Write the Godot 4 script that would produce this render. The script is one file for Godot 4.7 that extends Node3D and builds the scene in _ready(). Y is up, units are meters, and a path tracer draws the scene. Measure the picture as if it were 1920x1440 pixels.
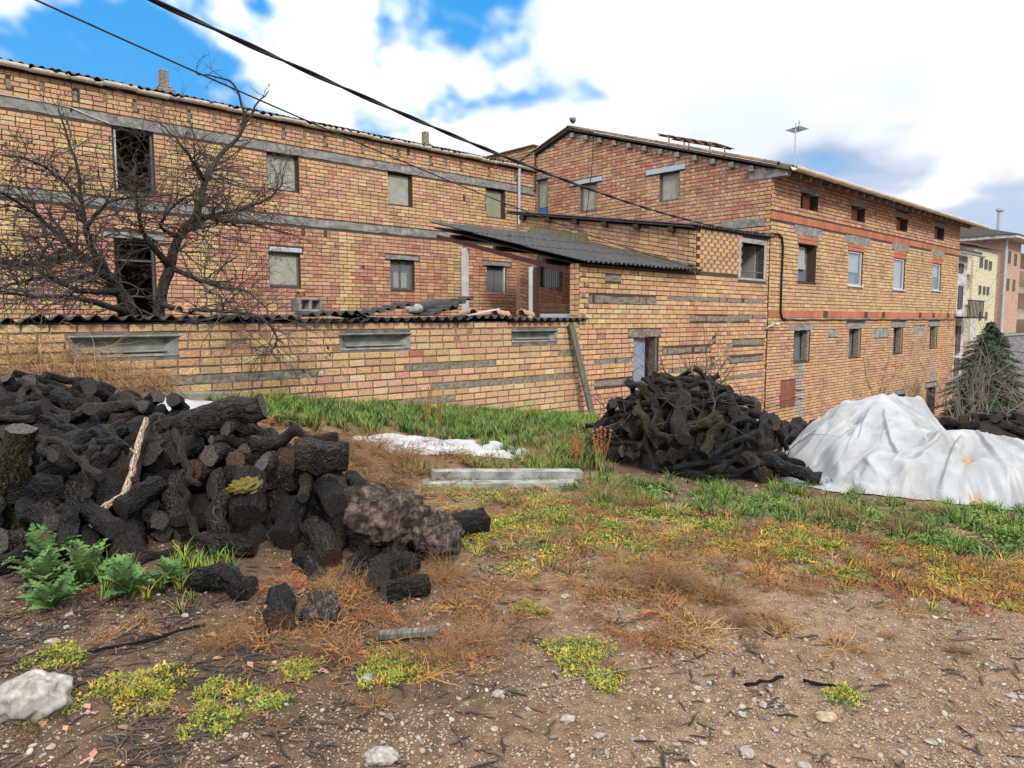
extends Node3D
# A yard of firewood in front of old brick workshops. x right, y up, -z away from the viewer; metres.
# The brick buildings share one frame: u runs along their long fronts, w runs back from them.

const EYE := 1.6
const TH := 0.822050
var P0 := Vector3(6.6982, 0, -18.7)
var UD := Vector3(sin(TH), 0, -cos(TH))
var WD := Vector3(-cos(TH), 0, -sin(TH))
var FR: Transform3D
var rng := RandomNumberGenerator.new()
var M := {}
var tex := {}
var nz := FastNoiseLite.new()
var nz2 := FastNoiseLite.new()
var taken := {}
var tone_mats := {}

func _ready():
	FR = Transform3D(Basis(UD, Vector3.UP, -WD), P0)
	rng.seed = 4711
	nz.seed = 3; nz.noise_type = FastNoiseLite.TYPE_SIMPLEX_SMOOTH; nz.frequency = 1.0
	nz.fractal_type = FastNoiseLite.FRACTAL_FBM; nz.fractal_octaves = 3
	nz2.seed = 17; nz2.noise_type = FastNoiseLite.TYPE_SIMPLEX_SMOOTH; nz2.frequency = 1.0
	nz2.fractal_type = FastNoiseLite.FRACTAL_NONE
	# ---------------------------------------------------------------- camera, sky, light, exposure
	var cam := Camera3D.new()
	cam.name = "camera"
	cam.position = Vector3(0, EYE, 0)
	cam.rotation_degrees = Vector3(-5.2254, 0, 0)
	cam.fov = 56.714
	cam.near = 0.05
	cam.far = 900.0
	cam.current = true
	add_child(cam)
	var env := Environment.new()
	env.background_mode = Environment.BG_SKY
	var sky := Sky.new()
	var sm := PanoramaSkyMaterial.new()
	sm.panorama = make_sky()
	sky.sky_material = sm
	env.sky = sky
	env.tonemap_mode = Environment.TONE_MAPPER_LINEAR
	env.tonemap_exposure = 2.25
	env.sdfgi_enabled = true
	env.ssao_enabled = true
	env.ssil_enabled = true
	var we := WorldEnvironment.new()
	we.name = "world"
	we.environment = env
	add_child(we)
	var sun := DirectionalLight3D.new()
	sun.name = "sun"
	sun.light_energy = 0.5
	sun.light_color = Color(1.0, 0.965, 0.92)
	sun.light_angular_distance = 10.0
	sun.shadow_enabled = true
	sun.rotation_degrees = Vector3(-38, 18, 0)
	add_child(sun)
	# ---------------------------------------------------------------- the place
	make_textures()
	make_materials()
	build_ground()
	build_long_building()
	build_gable_building()
	build_shed()
	build_annex()
	build_parapet()
	build_far_town()
	build_trees()
	build_wires()
	build_piles()
	build_tarp()
	build_yard_things()
	build_plants()
	build_litter()

# ==================================================================== frame helpers
func uwp(u, w, y) -> Vector3:
	return P0 + UD * u + WD * w + Vector3(0, y, 0)

func to_uw(x, z) -> Vector2:
	var q = Vector3(x, 0, z) - P0
	return Vector2(q.dot(UD), q.dot(WD))

func ground_plain(x, z) -> float:
	var q = to_uw(x, z)
	var s = q.x + 17.6
	var p = -0.1 * clampf(s - 8.0, 0.0, 52.0)
	var far = clampf(-1.25 - 0.128 * q.x, -4.5, 1.3)
	if q.y >= 0.0:
		return far
	return lerpf(p, far, smoothstep(-6.5, -0.2, q.y))

func ground(x, z) -> float:
	var d = sqrt(x * x + z * z)
	var f = 1.0 - smoothstep(10.0, 25.0, d)
	return ground_plain(x, z) + f * (0.035 * nz.get_noise_2d(x * 0.55, z * 0.55) + 0.012 * nz.get_noise_2d(x * 2.6 + 9.0, z * 2.6))

func numbered(called: String) -> String:
	var n = taken.get(called, 0)
	taken[called] = n + 1
	return called if n == 0 else "%s_%03d" % [called, n]

func tag(o, label: String, category: String, group := "", kind := ""):
	if label: o.set_meta("label", label)
	if category: o.set_meta("category", category)
	if group: o.set_meta("group", group)
	if kind: o.set_meta("kind", kind)
	return o

func thing(called: String, label: String, category: String, at := Vector3.ZERO, group := "") -> Node3D:
	var o := Node3D.new()
	o.name = numbered(called)
	add_child(o)
	o.position = at
	tag(o, label, category, group)
	return o

# a thing whose parts are written in the frame of the brick buildings (u, y, -w)
func frame_thing(called: String, label: String, category: String, base: Vector3, group := "") -> Node3D:
	var o := Node3D.new()
	o.name = numbered(called)
	add_child(o)
	o.transform = FR * Transform3D(Basis(), base)
	o.set_meta("label", label); o.set_meta("category", category)
	if group: o.set_meta("group", group)
	o.set_meta("base", base)
	return o

func part(parent: Node3D, called: String, mesh: Mesh, m: Material, kind := "") -> MeshInstance3D:
	var o := MeshInstance3D.new()
	o.name = called
	o.mesh = mesh
	if m: o.material_override = m
	parent.add_child(o, true)
	if parent.has_meta("base"):
		o.position = -parent.get_meta("base")
	if kind: o.set_meta("kind", kind)
	return o

func single(called: String, mesh: Mesh, m: Material, label: String, category: String, at := Vector3.ZERO, group := "") -> MeshInstance3D:
	var o := MeshInstance3D.new()
	o.name = numbered(called)
	o.mesh = mesh
	if m: o.material_override = m
	add_child(o)
	o.position = at
	tag(o, label, category, group)
	return o

func another(src: Node3D) -> Node3D:
	var c: Node3D = src.duplicate()
	var base_name = String(src.name).rstrip("0123456789").rstrip("_")
	c.name = numbered(base_name)
	add_child(c)
	return c

# ==================================================================== mesh builder
class MB:
	var v := PackedVector3Array()
	var n := PackedVector3Array()
	var c := PackedColorArray()
	var t := PackedVector2Array()
	var ix := PackedInt32Array()
	var tint := Color(1, 1, 1)

	func vert(p: Vector3, nn: Vector3, uv := Vector2.ZERO) -> int:
		v.append(p); n.append(nn); c.append(tint); t.append(uv)
		return v.size() - 1

	# corners counter-clockwise as seen from outside
	func quad(a: Vector3, b: Vector3, d: Vector3, e: Vector3):
		var nn = (b - a).cross(e - a)
		if nn.length_squared() < 1e-14:
			nn = (d - b).cross(e - b)
		nn = nn.normalized()
		var k = v.size()
		var la = a.distance_to(b)
		var lb = a.distance_to(e)
		v.append(a); v.append(b); v.append(d); v.append(e)
		for i in 4:
			n.append(nn); c.append(tint)
		t.append(Vector2(0, 0)); t.append(Vector2(la, 0)); t.append(Vector2(la, lb)); t.append(Vector2(0, lb))
		ix.append(k); ix.append(k + 2); ix.append(k + 1)
		ix.append(k); ix.append(k + 3); ix.append(k + 2)

	func tri(a: Vector3, b: Vector3, d: Vector3):
		var nn = (b - a).cross(d - a).normalized()
		var k = v.size()
		v.append(a); v.append(b); v.append(d)
		for i in 3:
			n.append(nn); c.append(tint)
		t.append(Vector2(0, 0)); t.append(Vector2(1, 0)); t.append(Vector2(0, 1))
		ix.append(k); ix.append(k + 2); ix.append(k + 1)

	func face(i: int, j: int, k: int):
		ix.append(i); ix.append(k); ix.append(j)

	func box(lo: Vector3, hi: Vector3, T := Transform3D()):
		var p = []
		for i in 8:
			p.append(T * Vector3(hi.x if i & 1 else lo.x, hi.y if i & 2 else lo.y, hi.z if i & 4 else lo.z))
		quad(p[4], p[5], p[7], p[6]); quad(p[1], p[0], p[2], p[3])
		quad(p[5], p[1], p[3], p[7]); quad(p[0], p[4], p[6], p[2])
		quad(p[6], p[7], p[3], p[2]); quad(p[0], p[1], p[5], p[4])

	# box with all edges chamfered
	func cbox(lo: Vector3, hi: Vector3, ch: float, T := Transform3D()):
		var m = (lo + hi) * 0.5
		var h = (hi - lo) * 0.5
		ch = minf(ch, minf(h.x, minf(h.y, h.z)) * 0.9)
		var P = func(sx, sy, sz, ax): # point on face ax
			var q = Vector3(sx * (h.x - (0.0 if ax == 0 else ch)), sy * (h.y - (0.0 if ax == 1 else ch)), sz * (h.z - (0.0 if ax == 2 else ch)))
			return T * (m + q)
		for ax in 3:
			for s in [-1, 1]:
				var q = []
				for k in [[-1, -1], [1, -1], [1, 1], [-1, 1]]:
					var sg = [0, 0, 0]
					sg[ax] = s
					sg[(ax + 1) % 3] = k[0]
					sg[(ax + 2) % 3] = k[1]
					q.append(P.call(sg[0], sg[1], sg[2], ax))
				if s > 0: quad(q[0], q[1], q[2], q[3])
				else: quad(q[3], q[2], q[1], q[0])
		for ax in 3: # edges along axis ax between faces b and d
			var b = (ax + 1) % 3
			var d = (ax + 2) % 3
			for sb in [-1, 1]:
				for sd in [-1, 1]:
					var g0 = [0, 0, 0]; var g1 = [0, 0, 0]
					g0[ax] = -1; g1[ax] = 1
					g0[b] = sb; g1[b] = sb; g0[d] = sd; g1[d] = sd
					var a0 = P.call(g0[0], g0[1], g0[2], b)
					var a1 = P.call(g1[0], g1[1], g1[2], b)
					var c1 = P.call(g1[0], g1[1], g1[2], d)
					var c0 = P.call(g0[0], g0[1], g0[2], d)
					if sb * sd > 0: quad(a1, a0, c0, c1)
					else: quad(a0, a1, c1, c0)

	# a bent tube with smooth sides
	func tube(pts: Array, radii: Array, sides: int, capped := true, vscale := 3.0):
		var count = pts.size()
		if count < 2: return
		var dir: Vector3 = (pts[1] - pts[0]).normalized()
		var side = dir.cross(Vector3.UP)
		if side.length() < 0.1: side = dir.cross(Vector3.RIGHT)
		side = side.normalized()
		var along = 0.0
		var start = v.size()
		for i in count:
			if i > 0: along += pts[i].distance_to(pts[i - 1])
			var d2: Vector3
			if i == 0: d2 = pts[1] - pts[0]
			elif i == count - 1: d2 = pts[i] - pts[i - 1]
			else: d2 = pts[i + 1] - pts[i - 1]
			d2 = d2.normalized()
			side = (side - d2 * side.dot(d2)).normalized()
			var up = d2.cross(side)
			for k in sides + 1:
				var a = TAU * k / sides
				var nn = side * cos(a) + up * sin(a)
				vert(pts[i] + nn * radii[i], nn, Vector2(float(k) / sides, along * vscale))
		for i in count - 1:
			for k in sides:
				var a = start + i * (sides + 1) + k
				var b = a + sides + 1
				face(a, a + 1, b + 1)
				face(a, b + 1, b)
		if capped:
			for e in 2:
				var i = 0 if e == 0 else count - 1
				var nn = ((pts[0] - pts[1]) if e == 0 else (pts[count - 1] - pts[count - 2])).normalized()
				var mid = vert(pts[i], nn, Vector2(0.5, 0.5))
				var ring = v.size()
				for k in sides + 1:
					vert(v[start + i * (sides + 1) + k], nn, Vector2(0.5, 0.5))
				for k in sides:
					if e == 0: face(mid, ring + k + 1, ring + k)
					else: face(mid, ring + k, ring + k + 1)

	func smooth_from(first: int, ifirst: int):
		for i in range(first, v.size()): n[i] = Vector3.ZERO
		var k = ifirst
		while k < ix.size():
			var a = ix[k]; var b = ix[k + 1]; var d = ix[k + 2]
			var f = (v[d] - v[a]).cross(v[b] - v[a])
			n[a] += f; n[b] += f; n[d] += f
			k += 3
		for i in range(first, v.size()): n[i] = n[i].normalized() if n[i].length_squared() > 1e-20 else Vector3.UP

	func mesh() -> ArrayMesh:
		var a := []
		a.resize(Mesh.ARRAY_MAX)
		a[Mesh.ARRAY_VERTEX] = v
		a[Mesh.ARRAY_NORMAL] = n
		a[Mesh.ARRAY_COLOR] = c
		a[Mesh.ARRAY_TEX_UV] = t
		a[Mesh.ARRAY_INDEX] = ix
		var m := ArrayMesh.new()
		m.add_surface_from_arrays(Mesh.PRIMITIVE_TRIANGLES, a)
		return m

func box_mesh(lo: Vector3, hi: Vector3, ch := 0.008) -> ArrayMesh:
	var b := MB.new()
	b.cbox(lo, hi, ch)
	return b.mesh()

# a rounded, uneven lump: unit sphere of rows x cols vertices moved by fn(direction) -> radius
func lump(rows: int, cols: int, fn: Callable, colfn = null) -> ArrayMesh:
	var b := MB.new()
	for i in rows + 1:
		for j in cols + 1:
			var a = PI * i / rows
			var p = TAU * (j % cols) / cols
			var d = Vector3(sin(a) * cos(p), cos(a), sin(a) * sin(p))
			if colfn: b.tint = colfn.call(d)
			b.vert(d * fn.call(d), d, Vector2(float(j) / cols, float(i) / rows))
	for i in rows:
		for j in cols:
			var a = i * (cols + 1) + j
			var c2 = a + cols + 1
			b.face(a, a + 1, c2 + 1)
			b.face(a, c2 + 1, c2)
	b.smooth_from(0, 0)
	# close the seam of normals
	for i in rows + 1:
		var a = i * (cols + 1)
		var s = (b.n[a] + b.n[a + cols]).normalized()
		b.n[a] = s; b.n[a + cols] = s
	return b.mesh()

# ==================================================================== textures and materials
func grey_tex(called: String, size: int, freq: float, oct: int, lo: float, hi: float, gain := 1.0, kind := FastNoiseLite.TYPE_SIMPLEX_SMOOTH, seed_ := 1) -> ImageTexture:
	var f := FastNoiseLite.new()
	f.seed = seed_
	f.noise_type = kind
	f.frequency = freq
	f.fractal_type = FastNoiseLite.FRACTAL_FBM
	f.fractal_octaves = oct
	var im := f.get_seamless_image(size, size, false, false, 0.12, true)
	im.convert(Image.FORMAT_L8)
	var by := im.get_data()
	var lut := PackedByteArray()
	for i in 256:
		var x = clampf((i / 255.0 - 0.5) * gain + 0.5, 0.0, 1.0)
		lut.append(int(255.0 * lerpf(lo, hi, x)))
	for i in by.size():
		by[i] = lut[by[i]]
	var out := Image.create_from_data(size, size, false, Image.FORMAT_L8, by)
	tex[called] = ImageTexture.create_from_image(out)
	tex[called + "_img"] = out
	return tex[called]

func make_textures():
	grey_tex("grain", 512, 0.03, 5, 0.66, 1.0, 1.3)
	grey_tex("fine", 512, 0.12, 4, 0.6, 1.0, 1.4)
	grey_tex("stain", 512, 0.010, 6, 0.62, 1.0, 1.3, FastNoiseLite.TYPE_SIMPLEX_SMOOTH, 5)
	grey_tex("soft", 512, 0.006, 6, 0.80, 1.0, 1.2, FastNoiseLite.TYPE_SIMPLEX_SMOOTH, 6)
	grey_tex("cells", 512, 0.06, 3, 0.0, 1.0, 1.6, FastNoiseLite.TYPE_CELLULAR, 9)
	grey_tex("lumps", 512, 0.05, 5, 0.0, 1.0, 1.6, FastNoiseLite.TYPE_SIMPLEX_SMOOTH, 12)
	# bark: furrows running along the log (v), broken up across
	var f := FastNoiseLite.new()
	f.seed = 21; f.noise_type = FastNoiseLite.TYPE_SIMPLEX_SMOOTH; f.frequency = 1.0
	f.fractal_type = FastNoiseLite.FRACTAL_NONE
	var s := 256
	var hb := PackedByteArray(); hb.resize(s * s)
	var cb := PackedByteArray(); cb.resize(s * s * 3)
	for y in s:
		for x in s:
			var a = TAU * x / s
			var b = TAU * y / s
			var wx = f.get_noise_3d(cos(a) * 0.9 + 5.0, sin(a) * 0.9, sin(b) * 1.1 + cos(b) * 0.7)
			var r1 = absf(f.get_noise_3d(cos(a + wx * 0.25) * 3.2, sin(a + wx * 0.25) * 3.2, 1.4 * sin(b) + 7.0 + 0.9 * cos(b)))
			var r2 = absf(f.get_noise_3d(cos(a + wx * 0.2) * 6.5 + 20.0, sin(a + wx * 0.2) * 6.5, 2.6 * sin(b) + 2.3 * cos(b)))
			var h = clampf(pow(clampf(r1 * 2.6, 0, 1), 0.6) * 0.7 + clampf(r2 * 2.0, 0, 1) * 0.3, 0.0, 1.0)
			hb[y * s + x] = int(h * 255)
			var li = clampf(f.get_noise_3d(cos(a) * 2.0, sin(a) * 2.0 + 40.0, 3.0 * sin(b)) * 1.6 - 0.5, 0.0, 1.0) * h
			var base = 0.08 + 0.92 * h * h
			var q = (y * s + x) * 3
			cb[q] = int(255 * clampf(base + li * 0.45, 0, 1)); cb[q + 1] = int(255 * clampf(base * 0.97 + li * 0.28, 0, 1)); cb[q + 2] = int(255 * clampf(base * 0.95 + li * 0.15, 0, 1))
	tex["bark_h"] = ImageTexture.create_from_image(Image.create_from_data(s, s, false, Image.FORMAT_L8, hb))
	tex["bark_c"] = ImageTexture.create_from_image(Image.create_from_data(s, s, false, Image.FORMAT_RGB8, cb))
	# sawn end: rings round the pith and a few drying cracks
	var cut := PackedByteArray(); cut.resize(s * s * 3)
	for y in s:
		for x in s:
			var d = Vector2(x - s * 0.5 + 8.0, y - s * 0.5 - 5.0) / (s * 0.5)
			var an = d.angle()
			var rr = d.length() * (1.0 + 0.06 * f.get_noise_2d(cos(an) * 1.5, sin(an) * 1.5))
			var ring = 0.5 + 0.5 * sin(rr * 62.0 + 2.0 * f.get_noise_1d(rr * 3.0))
			var crack = 1.0 if absf(f.get_noise_2d(an * 2.2 + 30.0, rr * 0.4)) > 0.035 or rr < 0.12 else 0.35
			var g = (0.62 + 0.2 * ring + 0.25 * f.get_noise_2d(x * 0.03, y * 0.03 + 50.0)) * crack
			var q = (y * s + x) * 3
			cut[q] = int(255 * clampf(g, 0, 1)); cut[q + 1] = int(255 * clampf(g * 0.95, 0, 1)); cut[q + 2] = int(255 * clampf(g * 0.9, 0, 1))
	tex["cut"] = ImageTexture.create_from_image(Image.create_from_data(s, s, false, Image.FORMAT_RGB8, cut))
	# soil: brown earth with grit of many tones
	var g1 := FastNoiseLite.new(); g1.seed = 31; g1.noise_type = FastNoiseLite.TYPE_CELLULAR; g1.frequency = 0.11
	g1.cellular_return_type = FastNoiseLite.RETURN_CELL_VALUE
	var g2 := FastNoiseLite.new(); g2.seed = 32; g2.noise_type = FastNoiseLite.TYPE_CELLULAR; g2.frequency = 0.11
	g2.seed = 31; g2.cellular_return_type = FastNoiseLite.RETURN_DISTANCE
	var g3 := FastNoiseLite.new(); g3.seed = 33; g3.noise_type = FastNoiseLite.TYPE_SIMPLEX_SMOOTH; g3.frequency = 0.012; g3.fractal_octaves = 6
	var ss := 1024
	var cv := g1.get_seamless_image(ss, ss, false, false, 0.1, true).get_data()
	var cd := g2.get_seamless_image(ss, ss, false, false, 0.1, true).get_data()
	var so := g3.get_seamless_image(ss, ss, false, false, 0.1, true).get_data()
	var sc := PackedByteArray(); sc.resize(ss * ss * 3)
	var sh := PackedByteArray(); sh.resize(ss * ss)
	for i in ss * ss:
		var o = so[i] / 255.0
		var val = cv[i]
		var grit = 1.0 if val % 7 == 0 else 0.0
		var dd = cd[i] / 255.0
		var k = 0.80 + 0.42 * (o - 0.5) + 0.50 * ((val * 37 % 256) / 255.0 - 0.5)
		var r = k; var g = k * 0.90; var bl = k * 0.81
		if grit > 0.5 and dd < 0.62:
			var q = (val * 91 % 256) / 255.0
			r = 0.62 + 0.38 * q; g = r * (0.9 + 0.06 * q); bl = r * (0.8 + 0.16 * q)
		elif val % 11 == 0:
			r *= 0.5; g *= 0.5; bl *= 0.52
		sc[i * 3] = int(255 * clampf(r, 0, 1)); sc[i * 3 + 1] = int(255 * clampf(g, 0, 1)); sc[i * 3 + 2] = int(255 * clampf(bl, 0, 1))
		sh[i] = int(255 * clampf(0.4 * o + 0.6 * (1.0 - dd), 0, 1))
	tex["soil_c"] = ImageTexture.create_from_image(Image.create_from_data(ss, ss, false, Image.FORMAT_RGB8, sc))
	tex["soil_h"] = ImageTexture.create_from_image(Image.create_from_data(ss, ss, false, Image.FORMAT_L8, sh))
	# wood grain
	var wg := PackedByteArray(); wg.resize(s * s)
	for y in s:
		for x in s:
			var a = TAU * x / s
			var b = TAU * y / s
			var h = 0.5 + 0.5 * f.get_noise_3d(cos(a) * 9.0, sin(a) * 9.0, 0.8 * sin(b)) + 0.3 * f.get_noise_3d(cos(a) * 2.0 + 9.0, sin(a) * 2.0, 0.6 * cos(b))
			wg[y * s + x] = int(255 * clampf(0.55 + 0.4 * (h - 0.3), 0.3, 1.0))
	tex["wood"] = ImageTexture.create_from_image(Image.create_from_data(s, s, false, Image.FORMAT_L8, wg))

func lin(r, g, b) -> Color:
	return Color(r, g, b).linear_to_srgb()

func mat(called: String, col: Color, rough := 0.9, t := "", scale := 1.0, h := "", hs := 0.5, tri := true) -> StandardMaterial3D:
	var m := StandardMaterial3D.new()
	m.resource_name = called
	m.albedo_color = col
	m.roughness = rough
	m.metallic_specular = 0.35
	if t: m.albedo_texture = tex[t]
	if h:
		m.heightmap_enabled = true
		m.heightmap_texture = tex[h]
		m.heightmap_scale = hs
	m.uv1_scale = Vector3(scale, scale, scale)
	if tri and (t or h):
		m.uv1_triplanar = true
		m.uv1_world_triplanar = true
	M[called] = m
	return m

func make_materials():
	var m = mat("brick", Color.WHITE, 0.95, "grain", 2.1, "fine", 0.35)
	m.vertex_color_use_as_albedo = true
	mat("mortar", lin(0.105, 0.076, 0.058), 1.0, "fine", 3.0, "fine", 0.6)
	mat("mortar_grey", lin(0.20, 0.175, 0.145), 1.0, "stain", 1.6, "fine", 0.8)
	mat("concrete", lin(0.29, 0.285, 0.27), 0.92, "stain", 1.1, "fine", 0.4)
	mat("concrete_pale", lin(0.31, 0.32, 0.285), 0.9, "stain", 0.9, "fine", 0.3)
	mat("rubble", lin(0.36, 0.305, 0.24), 1.0, "stain", 2.6, "lumps", 1.6)
	mat("roof_sheet", lin(0.060, 0.058, 0.055), 0.85, "stain", 1.7, "fine", 0.3)
	mat("roof_grey", lin(0.058, 0.060, 0.063), 0.8, "stain", 1.2, "fine", 0.3)
	mat("gutter", lin(0.70, 0.66, 0.57), 0.85, "soft", 3.3, "fine", 0.4)
	mat("tile", lin(0.27, 0.17, 0.11), 0.95, "stain", 2.7, "fine", 0.5)
	mat("tile_old", lin(0.16, 0.13, 0.10), 0.95, "stain", 2.7, "fine", 0.5)
	mat("frame_wood", lin(0.13, 0.075, 0.055), 0.8, "wood", 4.0, "wood", 0.1)
	mat("frame_grey", lin(0.26, 0.25, 0.23), 0.85, "wood", 4.0, "wood", 0.15)
	mat("frame_white", lin(0.40, 0.40, 0.395), 0.5)
	mat("board", lin(0.33, 0.33, 0.27), 0.9, "soft", 1.5)
	mat("board_green", lin(0.27, 0.27, 0.19), 0.9, "soft", 1.5)
	mat("inner_brick", lin(0.45, 0.27, 0.17), 1.0, "soft", 0.7)
	mat("plaster_grey", lin(0.34, 0.34, 0.33), 0.95, "soft", 1.3)
	mat("door_blue", lin(0.22, 0.27, 0.34), 0.6, "soft", 1.0)
	mat("blue_paint", lin(0.06, 0.12, 0.34), 0.6)
	mat("pvc_grey", lin(0.33, 0.37, 0.42), 0.5)
	mat("steel_red", lin(0.10, 0.045, 0.036), 0.7, "stain", 4.0)
	mat("steel_white", lin(0.55, 0.56, 0.56), 0.5, "soft", 1.0)
	mat("steel_dark", lin(0.05, 0.04, 0.04), 0.6)
	mat("black", lin(0.012, 0.012, 0.013), 0.6)
	mat("iron", lin(0.07, 0.065, 0.06), 0.7)
	mat("shutter", lin(0.33, 0.34, 0.33), 0.6)
	mat("curtain", lin(0.26, 0.27, 0.29), 0.9, "wood", 2.0)
	mat("clay_red", lin(0.52, 0.19, 0.11), 0.95, "grain", 2.0, "fine", 0.3)
	mat("clay_pale", lin(0.52, 0.30, 0.18), 0.95, "grain", 2.0, "fine", 0.3)
	var g := mat("glass", Color(0.75, 0.82, 0.86, 0.12), 0.06)
	g.transparency = BaseMaterial3D.TRANSPARENCY_ALPHA
	g.metallic_specular = 0.35
	# wood
	for q in [["bark", 0.0155, 0.0138, 0.0125], ["bark_brown", 0.045, 0.034, 0.026], ["bark_grey", 0.045, 0.041, 0.035], ["bark_moss", 0.065, 0.060, 0.028]]:
		m = mat(q[0], lin(q[1], q[2], q[3]), 0.6, "bark_c", 1.0, "bark_h", 2.6, false)
		m.metallic_specular = 0.35
	for q in [["cut_dark", 0.042, 0.039, 0.041], ["cut_brown", 0.085, 0.052, 0.036], ["cut_grey", 0.105, 0.102, 0.10]]:
		mat(q[0], lin(q[1], q[2], q[3]), 0.8, "cut", 1.0, "cut", 0.2, false)
	m = mat("stick_pale", lin(0.55, 0.46, 0.36), 0.8, "bark_c", 1.0, "bark_h", 0.2, false)
	mat("plank", lin(0.27, 0.25, 0.20), 0.9, "wood", 3.0, "wood", 0.2)
	mat("plank_brown", lin(0.22, 0.13, 0.085), 0.9, "wood", 3.0, "wood", 0.2)
	mat("twig", lin(0.062, 0.050, 0.042), 0.9)
	mat("limb", lin(0.085, 0.078, 0.058), 0.9, "bark_c", 1.0, "bark_h", 0.6, false)
	m = mat("veg", Color.WHITE, 0.75); m.vertex_color_use_as_albedo = true; m.backlight_enabled = true; m.backlight = Color(0.25, 0.25, 0.2)
	m = mat("dry", Color.WHITE, 0.95); m.vertex_color_use_as_albedo = true
	m = mat("soil", Color.WHITE, 1.0, "soil_c", 0.8, "soil_h", 2.2); m.vertex_color_use_as_albedo = true; m.metallic_specular = 0.2
	m = mat("stone", Color.WHITE, 0.9, "stain", 5.0, "fine", 0.3); m.vertex_color_use_as_albedo = true
	m = mat("stump", Color.WHITE, 0.9, "grain", 4.0, "lumps", 1.0); m.vertex_color_use_as_albedo = true
	m = mat("tarp", Color.WHITE, 0.45, "soft", 0.8, "fine", 0.08); m.vertex_color_use_as_albedo = true; m.metallic_specular = 0.5; m.uv1_triplanar = true

func tone_mat(c: Color) -> StandardMaterial3D:
	var q = Color(snappedf(c.r, 0.03), snappedf(c.g, 0.025), snappedf(c.b, 0.02))
	if not tone_mats.has(q):
		var m: StandardMaterial3D = M["brick"].duplicate()
		m.vertex_color_use_as_albedo = false
		m.albedo_color = q.linear_to_srgb()
		tone_mats[q] = m
	return tone_mats[q]

# ==================================================================== sky
func make_sky() -> ImageTexture:
	var w := 1536
	var h := 768
	var f := FastNoiseLite.new()
	f.seed = 8; f.noise_type = FastNoiseLite.TYPE_SIMPLEX_SMOOTH; f.frequency = 1.0
	f.fractal_type = FastNoiseLite.FRACTAL_FBM; f.fractal_octaves = 6; f.fractal_gain = 0.5
	var lo := FastNoiseLite.new()
	lo.seed = 5; lo.noise_type = FastNoiseLite.TYPE_SIMPLEX_SMOOTH; lo.frequency = 1.0
	lo.fractal_type = FastNoiseLite.FRACTAL_FBM; lo.fractal_octaves = 3
	var px := PackedFloat32Array()
	px.resize(w * h * 3)
	var gaps = [[Vector3(-0.44, 0.38, -0.83).normalized(), 0.940, 0.990, 0.86], [Vector3(-0.13, 0.385, -0.90).normalized(), 0.972, 0.998, 0.80]] # where the cloud deck opens
	for y in h:
		var el = PI * (0.5 - (y + 0.5) / h)
		for x in w:
			var q = (y * w + x) * 3
			if el < -0.03:
				px[q] = 0.20; px[q + 1] = 0.17; px[q + 2] = 0.14
				continue
			var az = TAU * (x + 0.5) / w
			var d = Vector3(sin(az) * cos(el), sin(el), -cos(az) * cos(el))
			var k = 1.0 / (maxf(d.y, 0.0) + 0.22)
			var p = Vector3(d.x * k, d.z * k, 0.0)
			var n1 = f.get_noise_2d(p.x * 0.95 + 3.1, p.y * 0.95)
			var n2 = lo.get_noise_2d(p.x * 0.55 - 7.0, p.y * 0.55 + 2.0)
			var open = 0.0
			for g in gaps: open = maxf(open, smoothstep(g[1], g[2], d.dot(g[0])) * g[3])
			var cover = smoothstep(-0.16, 0.20, n1 * 1.25 + n2 * 0.35 + 0.60 - open + open * 0.75 * f.get_noise_2d(p.x * 2.6 + 15.0, p.y * 1.9))
			cover = maxf(cover, 0.8 * smoothstep(0.10, 0.42, f.get_noise_2d(p.x * 2.3 + 21.0, p.y * 1.5 + 4.0) + 0.3 * n1))
			var up = clampf(d.y, 0.0, 1.0)
			var blue = Vector3(0.006, 0.150, 0.40).lerp(Vector3(0.10, 0.27, 0.46), pow(1.0 - up, 3.0))
			var shade = clampf(0.5 + n2 * 1.1 + f.get_noise_2d(p.x * 0.5 + 40.0, p.y * 0.5) * 0.9, 0.0, 1.0)
			var white = Vector3(1.0, 1.0, 1.0) * lerpf(0.50, 1.2, smoothstep(0.16, 0.6, up))
			var grey = Vector3(0.17, 0.235, 0.34) * lerpf(1.0, 1.7, smoothstep(0.2, 0.6, up))
			var low = 1.0 - smoothstep(0.150, 0.225, up + 0.16 * n1)
			var cl = grey.lerp(white, clampf(lerpf(shade * 0.9 + 0.55, shade * 0.16, low), 0.0, 1.0))
			var c = blue.lerp(cl, cover)
			px[q] = c.x; px[q + 1] = c.y; px[q + 2] = c.z
	var im := Image.create_from_data(w, h, false, Image.FORMAT_RGBF, px.to_byte_array())
	return ImageTexture.create_from_image(im)

# ==================================================================== ground
func axis_steps(near_lo: float, near_hi: float, step: float, lo: float, hi: float) -> PackedFloat32Array:
	var a := PackedFloat32Array()
	var x = near_lo
	var s = step
	var left := []
	while x > lo:
		s *= 1.13
		x -= s
		left.append(maxf(x, lo))
	left.reverse()
	for q in left: a.append(q)
	x = near_lo
	while x < near_hi:
		a.append(x)
		x += step
	s = step
	x = near_hi
	while x < hi:
		a.append(x)
		s *= 1.13
		x += s
	a.append(hi)
	return a

func in_poly(name_: String, x: float, z: float) -> bool:
	return Geometry2D.is_point_in_polygon(Vector2(x, z), zones[name_])

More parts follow.
